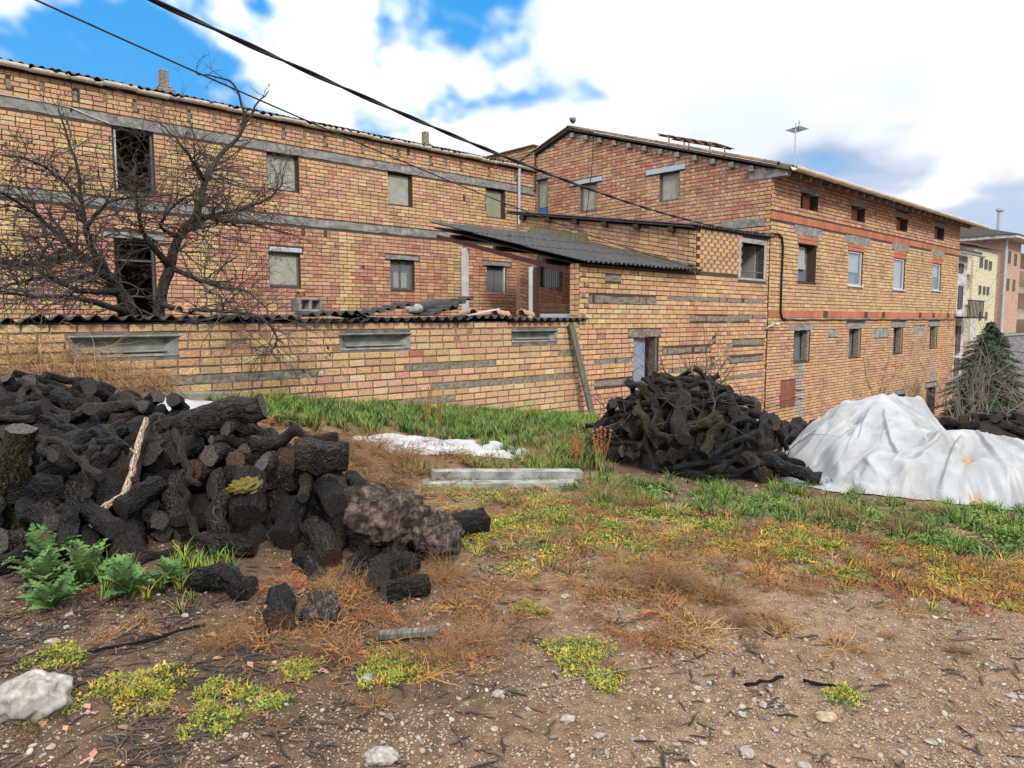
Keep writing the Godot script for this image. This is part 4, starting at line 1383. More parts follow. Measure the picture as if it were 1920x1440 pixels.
	for q in [Rect2(-1.52, 2.62, 0.12, 1.0), Rect2(-0.25, 2.62, 0.13, 1.0), Rect2(-1.40, 3.48, 1.15, 0.12), Rect2(-1.52, 2.56, 1.4, 0.06)]:
		sur.cbox(Vector3(q.position.x, q.position.y, -0.22), Vector3(q.end.x - 0.001, q.end.y - 0.001, 0.010), 0.01, T)
	var gw = part(n, "window", sur.mesh(), M["plaster_grey"])
	part(gw, "lath", tbox(T, Vector3(-1.45, 2.76, -0.03), Vector3(-0.3, 2.79, 0.0)), M["plank"])
	part(gw, "inner_wall", tbox(T, Vector3(-0.27, 2.3, -1.2), Vector3(-0.2, 3.5, -0.23)), M["plaster_grey"])
	# door: leaf standing ajar in the opening
	var dl := MB.new()
	dl.cbox(Vector3(0, -1.5, -0.04), Vector3(0.56, 1.19, 0.0), 0.006, Transform3D(Basis(Vector3.UP, 0.10), Vector3(-5.64, 0, -0.10)))
	var leaf = part(n, "door", dl.mesh(), M["door_blue"])
	part(leaf, "jamb", tbox(T, Vector3(-4.86, -1.5, -0.2), Vector3(-4.79, 1.2, -0.02)), M["frame_grey"])
	# side wall (skew courses) above and below the lean-to
	var S = Transform3D(Basis(Vector3(0, 0, 1), Vector3.UP, Vector3(-1, 0, 0)), Vector3(-3.40, 0, -0.03))
	var bw = Rect2(-4.98, 2.46, 0.70, 0.66)
	var ftop = func(x): return 3.62 - 0.156 * x
	var ft = func(x, y, rr, _h):
		var cl = nz.get_noise_2d(x * 0.8 + 250.0, y) * 0.8
		if y + 0.2 * -x < 2.7: return pick(rr, [SAL, ROSE, RED], [1.0, 2.0, 3.0], cl)
		return pick(rr, [YEL, ORA, SAL, ROSE], [1.0, 3.2, 3.6, 1.2], cl)
	brick_wall(n, S, -5.8, 0.0, 0.0, ftop, [bw], [Rect2(bw.position.x - 0.12, bw.position.y - 0.9, bw.size.x + 0.24, 0.95)], {"tone": ft, "ymax": 5.0, "shear": -0.2, "seed": 23, "own": 0, "bmin": 0.4, "thick": 0.2, "len": 0.28, "joint": 0.020, "mortar": "mortar_grey"})
	var sb := MB.new()
	for q in [Rect2(bw.position.x - 0.1, bw.position.y - 0.08, 0.1, bw.size.y + 0.16), Rect2(bw.end.x, bw.position.y - 0.08, 0.1, bw.size.y + 0.16), Rect2(bw.position.x, bw.position.y - 0.08, bw.size.x, 0.08), Rect2(bw.position.x, bw.end.y, bw.size.x, 0.08)]:
		sb.cbox(Vector3(q.position.x, q.position.y, -0.1), Vector3(q.end.x - 0.001, q.end.y - 0.001, 0.015), 0.01, S)
	var fw = part(n, "window", sb.mesh(), M["mortar_grey"])
	for i in 8: part(fw, "bar", tbox(S, Vector3(bw.position.x + 0.06 + i * 0.082, bw.position.y, -0.03), Vector3(bw.position.x + 0.075 + i * 0.082, bw.end.y, -0.015), 0.003), M["iron"])
	part(fw, "pane", tbox(S, Vector3(bw.position.x, bw.position.y, -0.13), Vector3(bw.end.x, bw.end.y, -0.12)), M["pvc_grey"])
	# back wall closing the annex, inner floor
	var hull := MB.new()
	hull.box(Vector3(-3.4, 0.0, -6.0), Vector3(0, 4.3, -5.83))
	hull.box(Vector3(-3.2, 2.35, -5.8), Vector3(-0.31, 2.45, -0.3))
	part(n, "shell", hull.mesh(), M["inner_brick"])
	# upper roof over it: corrugated sheets falling to the front
	var a1 = atan(0.156)
	var ur = part(n, "upper_roof", tbox(Transform3D(Basis(Vector3.RIGHT, a1), Vector3(0, 3.70, 0.0)), Vector3(-3.55, -0.05, -6.35), Vector3(-0.02, -0.015, 0.0)), M["roof_sheet"])
	var us := corrugated(0.90, 6.45, 0.127, 0.024, 3)
	for i in 4:
		var e = MeshInstance3D.new(); e.name = "roof_sheet"; e.mesh = us; e.material_override = M["roof_sheet"]
		ur.add_child(e, true)
		e.transform = Transform3D(Basis(Vector3.RIGHT, a1), Vector3(-3.55 + i * 0.875, 3.705 + 0.008 * (i % 2) + 6.37 * 0.156, -6.30))
	for i in 6: part(ur, "rafter_end", tbox(Transform3D(), Vector3(-3.58, 3.52 + 0.156 * (0.6 + i * 1.0), -0.7 - i * 1.0), Vector3(-3.30, 3.63 + 0.156 * (0.6 + i * 1.0), -0.58 - i * 1.0)), M["frame_wood"])
	# lean-to roof
	var a2 = atan(0.243)
	var lt = part(n, "lean_to_roof", tbox(Transform3D(Basis(Vector3.RIGHT, a2), Vector3(0, 2.66, 0.0)), Vector3(-7.3, -0.06, -4.85), Vector3(-3.45, -0.03, -0.10)), M["roof_sheet"])
	var ls := corrugated(1.02, 1.75, 0.145, 0.024, 5)
	for row in 3:
		for i in 4:
			var e = MeshInstance3D.new(); e.name = "roof_sheet"; e.mesh = ls; e.material_override = M["roof_grey"]
			lt.add_child(e, true)
			var back = 1.66 + row * 1.58
			e.transform = Transform3D(Basis(Vector3.RIGHT, a2 - 0.004), Vector3(-7.46 + i * 0.993, 2.69 + back * 0.243 + 0.010 * row + 0.008 * (i % 2), -back - 0.02 + 0.17))
	# cement flashing with moss along the side wall
	var fb := MB.new()
	var fr := RandomNumberGenerator.new(); fr.seed = 61
	var prev = null
	for i in 40:
		var w = 0.05 + 5.1 * i / 39.0
		var y = 2.70 + 0.243 * w
		var h = 0.10 + 0.06 * fr.randf() + (0.14 if w > 3.2 else 0.0)
		var cur = [Vector3(-3.43, y + h, -w), Vector3(-3.62 - 0.06 * fr.randf(), y + h * 0.75, -w), Vector3(-3.78 - 0.08 * fr.randf(), y + 0.02, -w)]
		if prev:
			fb.quad(prev[0], cur[0], cur[1], prev[1]); fb.quad(prev[1], cur[1], cur[2], prev[2])
		prev = cur
	part(n, "mossy_flashing", fb.mesh(), mat("moss_flash", lin(0.13, 0.125, 0.075), 1.0, "stain", 3.0, "lumps", 1.5))
	# red steel beam along its open side, posts
	part(n, "steel_beam", tbox(Transform3D(Basis(Vector3.RIGHT, a2), Vector3(0, 2.42, 0.0)), Vector3(-7.35, -0.03, -4.7), Vector3(-7.29, 0.06, -0.25)), M["steel_red"])
	for i in 3: part(n, "purlin", tbox(Transform3D(), Vector3(-7.34, 2.60 + 0.243 * (1.0 + i * 1.5) - 0.14, -1.05 - i * 1.5), Vector3(-3.5, 2.60 + 0.243 * (1.0 + i * 1.5) - 0.04, -0.95 - i * 1.5)), M["frame_wood"])
	part(n, "post", tbox(Transform3D(), Vector3(-7.39, 0.3, -3.57), Vector3(-7.27, 3.18, -3.45)), M["steel_white"])
	part(n, "post", tbox(Transform3D(), Vector3(-7.38, 0.3, -1.40), Vector3(-7.30, 2.66, -1.32)), M["steel_white"])
	part(n, "post", tbox(Transform3D(), Vector3(-7.36, 0.3, -1.28), Vector3(-7.28, 2.64, -1.20)), M["frame_wood"])
	for i in 3: part(n, "shed_board", tbox(Transform3D(Basis(Vector3.RIGHT, 0.02 * i), Vector3(0, 0, 0)), Vector3(-7.30, 1.62 + i * 0.085, -1.15), Vector3(-7.26, 1.70 + i * 0.085, -0.3)), M["pvc_grey"] if i == 0 else M["plank_brown"])
	part(n, "timber_side", tbox(Transform3D(), Vector3(-7.27, 0.4, -1.15), Vector3(-7.22, 1.61, -0.26)), M["plank_brown"])

func build_parapet():
	var n = frame_thing("brick_parapet", "brick parapet wall with tile coping above the long roof", "wall", Vector3(-0.2, 6, -11))
	var S = Transform3D(Basis(Vector3(0, 0, 1), Vector3.UP, Vector3(-1, 0, 0)), Vector3(-0.12, 0, 0))
	var ft = func(x, y, rr, _h): return pick(rr, [YEL, ORA, SAL, ROSE, RED], [3.0, 2.0, 3.0, 1.6, 0.8], nz.get_noise_2d(x, y + 30.0))
	brick_wall(n, S, -14.0, -8.60, 6.0, func(_x): return 7.48, [], [], {"tone": ft, "ymax": 7.5, "seed": 29, "own": 40, "thick": 0.12})
	part(n, "coping", tbox(Transform3D(), Vector3(-0.20, 7.48, -14.0), Vector3(0.05, 7.525, -8.56)), M["tile"])

# ==================================================================== houses down the street, hill behind
func plain_house(called: String, label: String, u0, u1, w0, w1, y0, y1, wall_mat, wins: Array, side_wins: Array) -> Node3D:
	var n = frame_thing(called, label, "house", Vector3((u0 + u1) * 0.5, y0, -(w0 + w1) * 0.5))
	var b := MB.new()
	b.cbox(Vector3(u0, y0, -w1), Vector3(u1, y1, -w0), 0.02)
	part(n, "wall", b.mesh(), wall_mat)
	for q in wins:
		var f = part(n, "window", frame_mesh(Transform3D(Basis(), Vector3(0, 0, -w0)), q, 0.06, -0.02, 0.05), M["frame_grey"])
		part(f, "pane", tbox(Transform3D(Basis(), Vector3(0, 0, -w0)), Vector3(q.position.x + 0.05, q.position.y + 0.05, 0.002), Vector3(q.end.x - 0.05, q.end.y - 0.05, 0.02)), M["iron"])
	var S = Transform3D(Basis(Vector3(0, 0, 1), Vector3.UP, Vector3(-1, 0, 0)), Vector3(u0, 0, 0))
	for q in side_wins:
		var f = part(n, "window", frame_mesh(S, q, 0.06, -0.02, 0.05), M["frame_grey"])
		part(f, "pane", tbox(S, Vector3(q.position.x + 0.05, q.position.y + 0.05, 0.002), Vector3(q.end.x - 0.05, q.end.y - 0.05, 0.02)), M["iron"])
	return n

func build_far_town():
	var white = mat("render_white", lin(0.62, 0.61, 0.60), 0.95, "stain", 0.5)
	var cream = mat("render_cream", lin(0.66, 0.62, 0.44), 0.95, "grain", 0.4)
	var salmon = mat("render_salmon", lin(0.55, 0.37, 0.28), 0.95, "grain", 0.4)
	var grey = mat("render_grey", lin(0.24, 0.24, 0.26), 0.95, "stain", 0.5)
	var n = plain_house("white_house", "narrow white rendered house adjoining the end of the brick building", 16.0, 19.0, 0.5, 8.0, -4.5, 4.35, white, [Rect2(16.5, 3.55, 0.6, 0.4), Rect2(17.7, 3.6, 0.6, 0.4), Rect2(16.5, 2.0, 0.6, 1.0), Rect2(17.8, 2.05, 0.6, 1.0), Rect2(16.5, 0.0, 0.6, 1.2), Rect2(17.8, 0.1, 0.6, 1.2), Rect2(16.4, -2.2, 0.7, 0.9), Rect2(17.8, -0.9, 0.6, 0.8)], [])
	part(n, "roof", tbox(Transform3D(Basis(Vector3.RIGHT, 0.28), Vector3(0, 4.42, -0.1)), Vector3(15.85, 0, -6), Vector3(19.3, 0.12, 0.05)), M["tile_old"])
	var g = part(n, "gutter", channel(3.5, 0.07, 3, 0.0), M["pvc_grey"])
	g.position += Vector3(15.85, 4.36, 0.02)
	var bl := MB.new()
	bl.box(Vector3(16.3, 1.62, -0.45), Vector3(18.7, 1.7, 0.35))
	for k in 12: bl.box(Vector3(16.35 + k * 0.2, 1.7, 0.28), Vector3(16.38 + k * 0.2, 2.35, 0.31))
	bl.box(Vector3(16.3, 2.35, 0.26), Vector3(18.7, 2.39, 0.33))
	part(n, "balcony", bl.mesh(), M["black"])
	part(n, "hanging_sheet", tbox(Transform3D(Basis(), Vector3(0, 0, 0)), Vector3(16.25, 0.55, 0.40), Vector3(17.0, 1.6, 0.44), 0.01), M["frame_white"])
	# cream block
	var cw := []
	for q in [[38.86, 5.1, 0.7, 0.68], [40.03, 5.04, 0.66, 0.66], [41.1, 5.02, 0.66, 0.62], [39.0, 3.28, 0.52, 0.6], [40.04, 3.27, 0.5, 0.58], [40.96, 3.27, 0.5, 0.57], [39.4, 1.5, 0.5, 0.6], [40.9, 1.5, 0.5, 0.6]]: cw.append(Rect2(q[0], q[1], q[2], q[3]))
	n = plain_house("cream_house", "cream rendered apartment house with small windows beyond the white house", 37.61, 43.3, 5.04, 12.0, -5.0, 6.35, cream, cw, [])
	part(n, "plinth", tbox(Transform3D(), Vector3(37.5, -5.0, -12.1), Vector3(43.4, 0.1, -4.93)), salmon)
	part(n, "roof", tbox(Transform3D(Basis(Vector3.RIGHT, 0.25), Vector3(0, 6.4, -4.8)), Vector3(37.2, 0, -4.5), Vector3(43.6, 0.12, 0.0)), M["tile_old"])
	for y in [4.55, 2.55]:
		var bb := MB.new()
		bb.box(Vector3(36.7, y, -6.9), Vector3(37.6, y + 0.12, -5.2))
		bb.box(Vector3(36.7, y + 0.12, -5.26), Vector3(37.6, y + 1.0, -5.2)); bb.box(Vector3(36.7, y + 0.12, -6.9), Vector3(36.76, y + 1.0, -5.2))
		part(n, "balcony", bb.mesh(), cream)
	# salmon block
	n = plain_house("salmon_house", "tall salmon rendered house with dark tiled roof and metal flue", 53.28, 58.6, 6.87, 16.0, -5.0, 8.2, salmon, [Rect2(54.4, 6.3, 0.7, 1.0), Rect2(56.4, 6.2, 0.7, 1.0), Rect2(54.4, 4.0, 0.7, 1.0), Rect2(56.4, 4.0, 0.7, 1.0)], [Rect2(-9.5, 4.4, 0.9, 1.1)])
	part(n, "plinth", tbox(Transform3D(), Vector3(53.2, -5.0, -16.1), Vector3(58.7, 0.4, -6.8)), grey)
	var rb := MB.new()
	rb.cbox(Vector3(52.3, 8.2, -17), Vector3(59.6, 8.5, -5.9), 0.03)
	part(n, "cornice", rb.mesh(), white)
	var hp := MB.new()
	var p = [Vector3(52.2, 8.5, -5.8), Vector3(59.7, 8.5, -5.8), Vector3(59.7, 8.5, -17.1), Vector3(52.2, 8.5, -17.1)]
	var t1 = Vector3(54.4, 10.1, -11.4)
	var t2 = Vector3(57.5, 10.1, -11.4)
	hp.quad(p[0], p[1], t2, t1); hp.quad(p[2], p[3], t1, t2); hp.tri(p[1], p[2], t2); hp.tri(p[3], p[0], t1)
	part(n, "roof", hp.mesh(), M["roof_sheet"])
	var fl := MB.new()
	fl.tube([Vector3(56.8, 9.0, -8.2), Vector3(56.8, 11.0, -8.2)], [0.22, 0.22], 12)
	fl.tube([Vector3(56.8, 11.0, -8.2), Vector3(56.8, 11.2, -8.2)], [0.34, 0.34], 12)
	part(n, "flue", fl.mesh(), M["pvc_grey"])
	var dpipe := MB.new()
	dpipe.tube([Vector3(53.15, 8.2, -6.75), Vector3(53.15, 0.0, -6.75)], [0.08, 0.08], 8)
	part(n, "downpipe", dpipe.mesh(), M["pvc_grey"])
	# grey yard wall and gate to the right of them
	var gw = frame_thing("grey_yard_wall", "grey rendered yard wall below the cliff at the right edge", "wall", Vector3(56, -3, 1))
	part(gw, "wall", tbox(Transform3D(), Vector3(50.0, -5, -6.6), Vector3(75.0, 0.2, -6.2)), grey)
	part(gw, "coping", tbox(Transform3D(), Vector3(50.0, 0.2, -6.7), Vector3(75.0, 0.32, -6.1)), M["concrete_pale"])
	# eroded earth cliff
	var b := MB.new()
	var nu = 60
	var nv = 22
	for j in nv + 1:
		for i in nu + 1:
			var x = 62.0 + 140.0 * i / nu
			var f = float(j) / nv
			var led = floor(f * 5.0) / 5.0 * 0.45 + f * 0.55
			var y = -8.0 + 21.0 * led + 3.5 * nz.get_noise_2d(x * 0.02, 3.0) * f
			var z = -128.0 - f * 16.0 - 5.0 * nz.get_noise_2d(x * 0.06, f * 2.0) + (3.0 if int(f * 10.0) % 2 == 0 else 0.0)
			var k = 0.5 + 0.5 * nz.get_noise_2d(x * 0.1, y * 0.8)
			b.tint = Color(0.42, 0.33, 0.24).lerp(Color(0.30, 0.25, 0.19), k)
			b.vert(Vector3(x, y, z), Vector3.UP, Vector2(x, y))
	for j in nv:
		for i in nu:
			var a = j * (nu + 1) + i
			b.face(a, a + 1, a + nu + 2); b.face(a, a + nu + 2, a + nu + 1)
	b.smooth_from(0, 0)
	var hill = single("hillside", b.mesh(), M["stone"], "", "")
	hill.set_meta("kind", "structure")
	# roof things: aerial, collector frame, pigeon
	var an = frame_thing("roof_aerial", "television aerial on the eave of the gabled building", "aerial", Vector3(1.9, 5.6, 0))
	var mb := MB.new()
	mb.tube([Vector3(1.9, 5.58, -0.35), Vector3(1.9, 7.0, -0.35)], [0.02, 0.018], 6)
	part(an, "mast", mb.mesh(), M["pvc_grey"])
	var ab := MB.new()
	ab.tube([Vector3(1.7, 6.82, -0.35), Vector3(2.75, 6.98, -0.6)], [0.012, 0.012], 5)
	for k in 8:
		var q = Vector3(1.75, 6.83, -0.36).lerp(Vector3(2.75, 6.98, -0.6), k / 7.0)
		ab.tube([q + Vector3(0, -0.02, -0.22), q + Vector3(0, 0.02, 0.22)], [0.008, 0.008], 4)
	ab.tube([Vector3(2.05, 6.78, -0.42), Vector3(2.35, 7.12, -0.45)], [0.008, 0.008], 4)
	ab.tube([Vector3(2.2, 6.80, -0.42), Vector3(2.30, 7.16, -0.45)], [0.008, 0.008], 4)
	part(an, "boom", ab.mesh(), M["iron"])
	var cf = frame_thing("roof_rack", "rusty slatted rack standing on the gabled roof", "rack", Vector3(0.9, 6.9, -3.4))
	var roof_y = func(w): return 7.80 - (7.03 - w) * 0.318
	for q in [[0.7, 3.7], [0.7, 3.0], [0.7, 2.3], [1.5, 3.7], [1.5, 2.3]]:
		part(cf, "leg", tbox(Transform3D(), Vector3(q[0], roof_y.call(q[1]) - 0.06, -q[1] - 0.015), Vector3(q[0] + 0.03, roof_y.call(q[1]) + 0.30, -q[1] + 0.015)), M["iron"])
	for k in 6:
		var w = 3.9 - k * 0.36
		part(cf, "slat", tbox(Transform3D(Basis(Vector3.RIGHT, 0.308), Vector3(0, roof_y.call(w) + 0.32, -w)), Vector3(0.55 - 0.05 * (k % 2), -0.012, -0.12), Vector3(1.55, 0.012, 0.12)), M["tile"])
	for u in [0.72, 1.42]:
		part(cf, "rail", tbox(Transform3D(Basis(Vector3.RIGHT, 0.308), Vector3(0, roof_y.call(3.0) + 0.285, -3.0)), Vector3(u, -0.02, -1.15), Vector3(u + 0.04, 0.02, 1.0)), M["tile"])
	# pigeon: one continuous body with wings folded
	var pg = thing("pigeon", "grey pigeon perched on the gable ridge", "bird", FR * Vector3(-0.1, 7.86, -6.85))
	pg.basis = FR.basis * Basis(Vector3.UP, 0.5)
	var body := lump(14, 18, func(d):
		var r = 0.085 * (1.0 + 0.55 * absf(d.x)) # long in x
		if d.x > 0.35 and d.y > 0.25: r += 0.085 * smoothstep(0.35, 0.75, d.x) * smoothstep(0.2, 0.6, d.y)
		if d.x < -0.8: r += 0.10 * smoothstep(-0.8, -1.0, d.x)
		return r)
	var bd = part(pg, "body", body, mat("pigeon_grey", lin(0.17, 0.18, 0.20), 0.7))
	bd.position = Vector3(0, 0.13, 0)
	var bk := MB.new()
	bk.tube([Vector3(0.15, 0.25, 0), Vector3(0.185, 0.235, 0)], [0.012, 0.003], 5)
	part(pg, "beak", bk.mesh(), M["iron"])
	for s in [-1, 1]:
		var lg := MB.new()
		lg.tube([Vector3(0.01, 0.07, 0.025 * s), Vector3(0.015, 0.0, 0.028 * s), Vector3(0.05, -0.005, 0.03 * s)], [0.007, 0.006, 0.005], 5)
		part(pg, "leg", lg.mesh(), M["steel_red"])

# ==================================================================== bare trees and shrubs
func curve(pts: Array, step: int, wob: float, r: RandomNumberGenerator) -> Array:
	var out := []
	for i in pts.size() - 1:
		var p0: Vector3 = pts[maxi(i - 1, 0)]
		var p1: Vector3 = pts[i]
		var p2: Vector3 = pts[i + 1]
		var p3: Vector3 = pts[mini(i + 2, pts.size() - 1)]
		for k in step:
			var q = p1.cubic_interpolate(p2, p0, p3, float(k) / step)
			if i + k > 0: q += Vector3(r.randf_range(-wob, wob), r.randf_range(-wob, wob), r.randf_range(-wob, wob))
			out.append(q)
	out.append(pts[-1])
	return out

func twig(b: MB, at: Vector3, dir: Vector3, length: float, rad: float, depth: int, r: RandomNumberGenerator, droop := 0.0, sides := 4):
	var n = 5
	var pts := [at]
	var rad_l := [rad]
	var d = dir.normalized()
	var p = at
	for k in n:
		d = (d + Vector3(r.randf_range(-0.35, 0.35), r.randf_range(-0.35, 0.35) - droop, r.randf_range(-0.35, 0.35))).normalized()
		p += d * length / n
		pts.append(p)
		rad_l.append(rad * (1.0 - 0.75 * (k + 1) / n))
	b.tube(pts, rad_l, sides, false)
	if depth > 0:
		for k in r.randi_range(2, 4):
			var i = r.randi_range(1, n)
			var nd = ((pts[i] - pts[i - 1]).normalized() + Vector3(r.randf_range(-1, 1), r.randf_range(-0.6, 1.0), r.randf_range(-1, 1)) * 0.9).normalized()
			twig(b, pts[i], nd, length * r.randf_range(0.4, 0.75), maxf(rad_l[i] * 0.8, 0.0026), depth - 1, r, droop, maxi(3, sides - 1))

func bare_shrub(called: String, label: String, at: Vector3, height: float, spread: float, stems: int, depth: int, seed_: int, m: Material, group := "", rad := 0.012) -> Node3D:
	var r := RandomNumberGenerator.new()
	r.seed = seed_
	var n = thing(called, label, "shrub", at, group)
	for k in stems:
		var b := MB.new()
		var a = r.randf() * TAU
		var lean = r.randf() * spread
		var d = Vector3(cos(a) * lean, 1.0, sin(a) * lean)
		twig(b, Vector3(cos(a), 0, sin(a)) * 0.05 * spread + Vector3(0, -0.03, 0), d, height * r.randf_range(0.7, 1.1), rad, depth, r, 0.02, 5)
		part(n, "stem", b.mesh(), m)
	return n

func V(x, y, z) -> Vector3:
	return Vector3(x, y, z)

func build_trees():
	var r := RandomNumberGenerator.new()
	r.seed = 77
	var limbs = [
		[[V(-5.16, 0.2, -9.73), V(-5.18, 1.3, -9.71), V(-5.18, 1.69, -9.71), V(-5.27, 1.98, -9.63), V(-5.35, 2.15, -9.55), V(-5.53, 2.37, -9.39), V(-5.68, 2.39, -9.24), V(-5.90, 2.29, -9.04), V(-6.04, 2.28, -8.50)], 0.125, 0.035],
		[[V(-5.35, 2.15, -9.55), V(-5.46, 2.42, -9.45), V(-5.54, 2.76, -9.38), V(-5.55, 3.10, -9.37), V(-5.59, 3.62, -9.32), V(-5.81, 4.27, -9.40)], 0.065, 0.010],
		[[V(-5.55, 3.10, -9.37), V(-5.69, 3.34, -9.23), V(-5.77, 3.50, -8.76), V(-5.88, 3.48, -8.38)], 0.035, 0.008],
		[[V(-5.53, 2.37, -9.39), V(-5.76, 2.67, -9.17), V(-5.88, 2.94, -8.78), V(-5.95, 3.07, -8.44)], 0.05, 0.012],
		[[V(-4.94, 0.2, -9.95), V(-4.92, 1.29, -9.95), V(-4.90, 1.81, -9.97), V(-4.79, 2.33, -10.07), V(-4.69, 2.74, -10.16), V(-4.50, 3.10, -10.35), V(-4.40, 3.57, -10.43), V(-4.36, 3.93, -10.74), V(-4.09, 4.38, -11.00), V(-4.05, 4.78, -11.03), V(-4.19, 5.12, -10.91), V(-4.57, 5.13, -10.69)], 0.125, 0.008],
		[[V(-4.09, 4.38, -11.00), V(-3.90, 4.82, -11.17), V(-3.74, 5.10, -11.32)], 0.03, 0.006],
		[[V(-4.69, 2.74, -10.16), V(-4.44, 3.03, -10.39), V(-4.02, 3.16, -10.51), V(-3.60, 3.34, -10.63), V(-3.38, 3.58, -10.70)], 0.06, 0.008],
		[[V(-4.50, 3.10, -10.35), V(-4.10, 2.98, -10.30), V(-3.78, 2.97, -10.46), V(-3.24, 2.84, -10.69)], 0.045, 0.008],
		[[V(-4.79, 2.33, -10.07), V(-4.45, 2.18, -9.98), V(-4.05, 2.03, -10.08), V(-3.71, 1.99, -9.98), V(-3.42, 1.73, -9.98)], 0.05, 0.008],
		[[V(-4.79, 2.33, -10.07), V(-4.88, 2.71, -9.58), V(-4.87, 2.97, -9.45), V(-4.86, 3.43, -9.33)], 0.06, 0.010],
		[[V(-4.90, 1.81, -9.97), V(-4.23, 1.72, -9.22), V(-3.62, 1.70, -8.94), V(-3.07, 1.60, -8.80), V(-2.91, 1.34, -8.80), V(-2.99, 1.16, -8.75)], 0.045, 0.006],
		[[V(-4.40, 3.57, -10.43), V(-4.44, 3.80, -10.12), V(-4.59, 4.05, -9.98), V(-4.83, 4.28, -10.04)], 0.04, 0.008],
		[[V(-5.18, 1.69, -9.71), V(-5.27, 1.80, -9.08), V(-5.31, 1.87, -8.50), V(-5.43, 1.85, -8.11), V(-5.65, 1.91, -7.91)], 0.06, 0.010],
		[[V(-5.27, 1.98, -9.63), V(-5.40, 1.95, -8.96), V(-5.64, 2.10, -8.73), V(-5.79, 2.03, -8.46), V(-5.88, 1.95, -8.24)], 0.055, 0.010],
		[[V(-5.54, 2.76, -9.38), V(-5.19, 3.08, -9.29), V(-4.87, 3.18, -9.46), V(-4.53, 3.24, -9.63)], 0.035, 0.006],
		[[V(-4.69, 2.74, -10.16), V(-4.73, 2.87, -9.72), V(-4.47, 3.26, -9.96), V(-4.05, 3.45, -10.21)], 0.04, 0.006],
	]
	var base = V(-5.05, 0.2, -9.84)
	var n = thing("fig_tree", "leafless spreading tree with tangled twigs behind the low shed", "tree", base)
	var tw := MB.new()
	for li in limbs.size():
		var q = limbs[li]
		var pts = curve(q[0], 5, 0.012, r)
		for k in pts.size(): pts[k] -= base
		var rad := []
		for k in pts.size(): rad.append(lerpf(q[1], q[2], pow(float(k) / (pts.size() - 1), 0.55)) * r.randf_range(0.93, 1.08))
		var b := MB.new()
		b.tube(pts, rad, 9, true, 2.0)
		part(n, "trunk" if li in [0, 4] else "limb", b.mesh(), M["limb"])
		for k in range(int(pts.size() * 0.3), pts.size()):
			var dir = (pts[k] - pts[k - 1]).normalized()
			var high: bool = pts[k].y + base.y > 4.0
			for t in (r.randi_range(0, 1) if high else r.randi_range(2, 3)):
				var d = (dir * 0.4 + Vector3(r.randf_range(-1, 1), r.randf_range(-0.5, 1.1), r.randf_range(-1, 1))).normalized()
				twig(tw, pts[k], d, r.randf_range(0.2, 0.45) if high else r.randf_range(0.35, 0.95), clampf(rad[k] * 0.45, 0.006, 0.014), 1 if high else 2, r, 0.07, 4)
	part(n, "crown", tw.mesh(), M["twig"])
	# withered leaves and figs still hanging
	var lf := MB.new()
	for k in 260:
		var at: Vector3 = tw.v[r.randi_range(0, tw.v.size() - 1)]
		var s = r.randf_range(0.012, 0.035)
		lf.tint = Color(0.05, 0.035, 0.025) * r.randf_range(0.6, 1.8)
		var d = Vector3(r.randf_range(-1, 1), -1.5, r.randf_range(-1, 1)).normalized()
		var e = d.cross(Vector3(r.randf_range(-1, 1), 0.3, r.randf_range(-1, 1))).normalized()
		lf.quad(at, at + d * s + e * s * 0.7, at + d * s * 2.4, at + d * s - e * s * 0.7)
	part(n, "withered_leaves", lf.mesh(), M["dry"], "stuff")
	# dry creeper hanging over the left end of the shed wall
	var cr = thing("dry_creeper", "orange-brown dry creeper hanging over the left end of the shed wall", "creeper", FR * Vector3(-15.9, 0.7, 0.25))
	var cb := MB.new()
	for k in 620:
		var u = r.randf_range(-1.6, 1.05)
		var top = lerpf(0.72, 0.25, clampf((u + 0.2) / 1.2, 0, 1)) * r.randf_range(0.5, 1.05)
		cb.tint = Color(0.30, 0.165, 0.075).lerp(Color(0.40, 0.27, 0.14), r.randf()) * r.randf_range(0.55, 1.1)
		var st = UD * u + Vector3(0, top, 0) - WD * r.randf_range(-0.12, 0.25)
		twig(cb, st, Vector3(UD.x * r.randf_range(-1, 1), r.randf_range(-1.0, 0.3), UD.z * r.randf_range(-1, 1)), r.randf_range(0.2, 0.6), 0.0042, 1, r, 0.12, 3)
	part(cr, "stems", cb.mesh(), M["dry"], "stuff")
	# saplings
	bare_shrub("bare_sapling", "thin bare sapling rising behind the right-hand branch pile", Vector3(2.25, 0.4, -8.6), 1.15, 0.9, 7, 2, 5, M["twig"], "", 0.010)
	bare_shrub("bare_bush", "small bare bush against the brick front above the white tarpaulin", uwp(4.2, -1.6, ground_plain(uwp(4.2, -1.6, 0).x, uwp(4.2, -1.6, 0).z)), 2.3, 0.9, 7, 2, 6, M["twig"], "", 0.014)
	var sh = mat("shrub_grey", lin(0.17, 0.14, 0.115), 0.9)
	for k in 5:
		var x = 9.4 + k * 0.75
		var z = -14.6 - 0.9 * sin(k * 2.2)
		bare_shrub("leafless_shrub", ["leafless shrub nearest the brick building at the right", "leafless shrub in front of the fir's left side", "leafless shrub in front of the fir's trunk", "leafless shrub at the right edge of the picture", "leafless shrub cut by the right picture edge"][k], Vector3(x, ground_plain(x, z) - 0.05, z), 2.35 - 0.1 * (k % 2) - (0.5 if k == 0 else 0.0), 0.9, 9, 3, 20 + k, sh, "leafless shrubs below the fir", 0.016)
	# fir
	var fx = V(16.1, 0, -24.0)
	fx.y = ground_plain(fx.x, fx.z)
	var ft = thing("fir_tree", "dark green fir tree beyond the log pile at the right", "tree", fx)
	var hgt = 1.55 - fx.y
	var tb := MB.new()
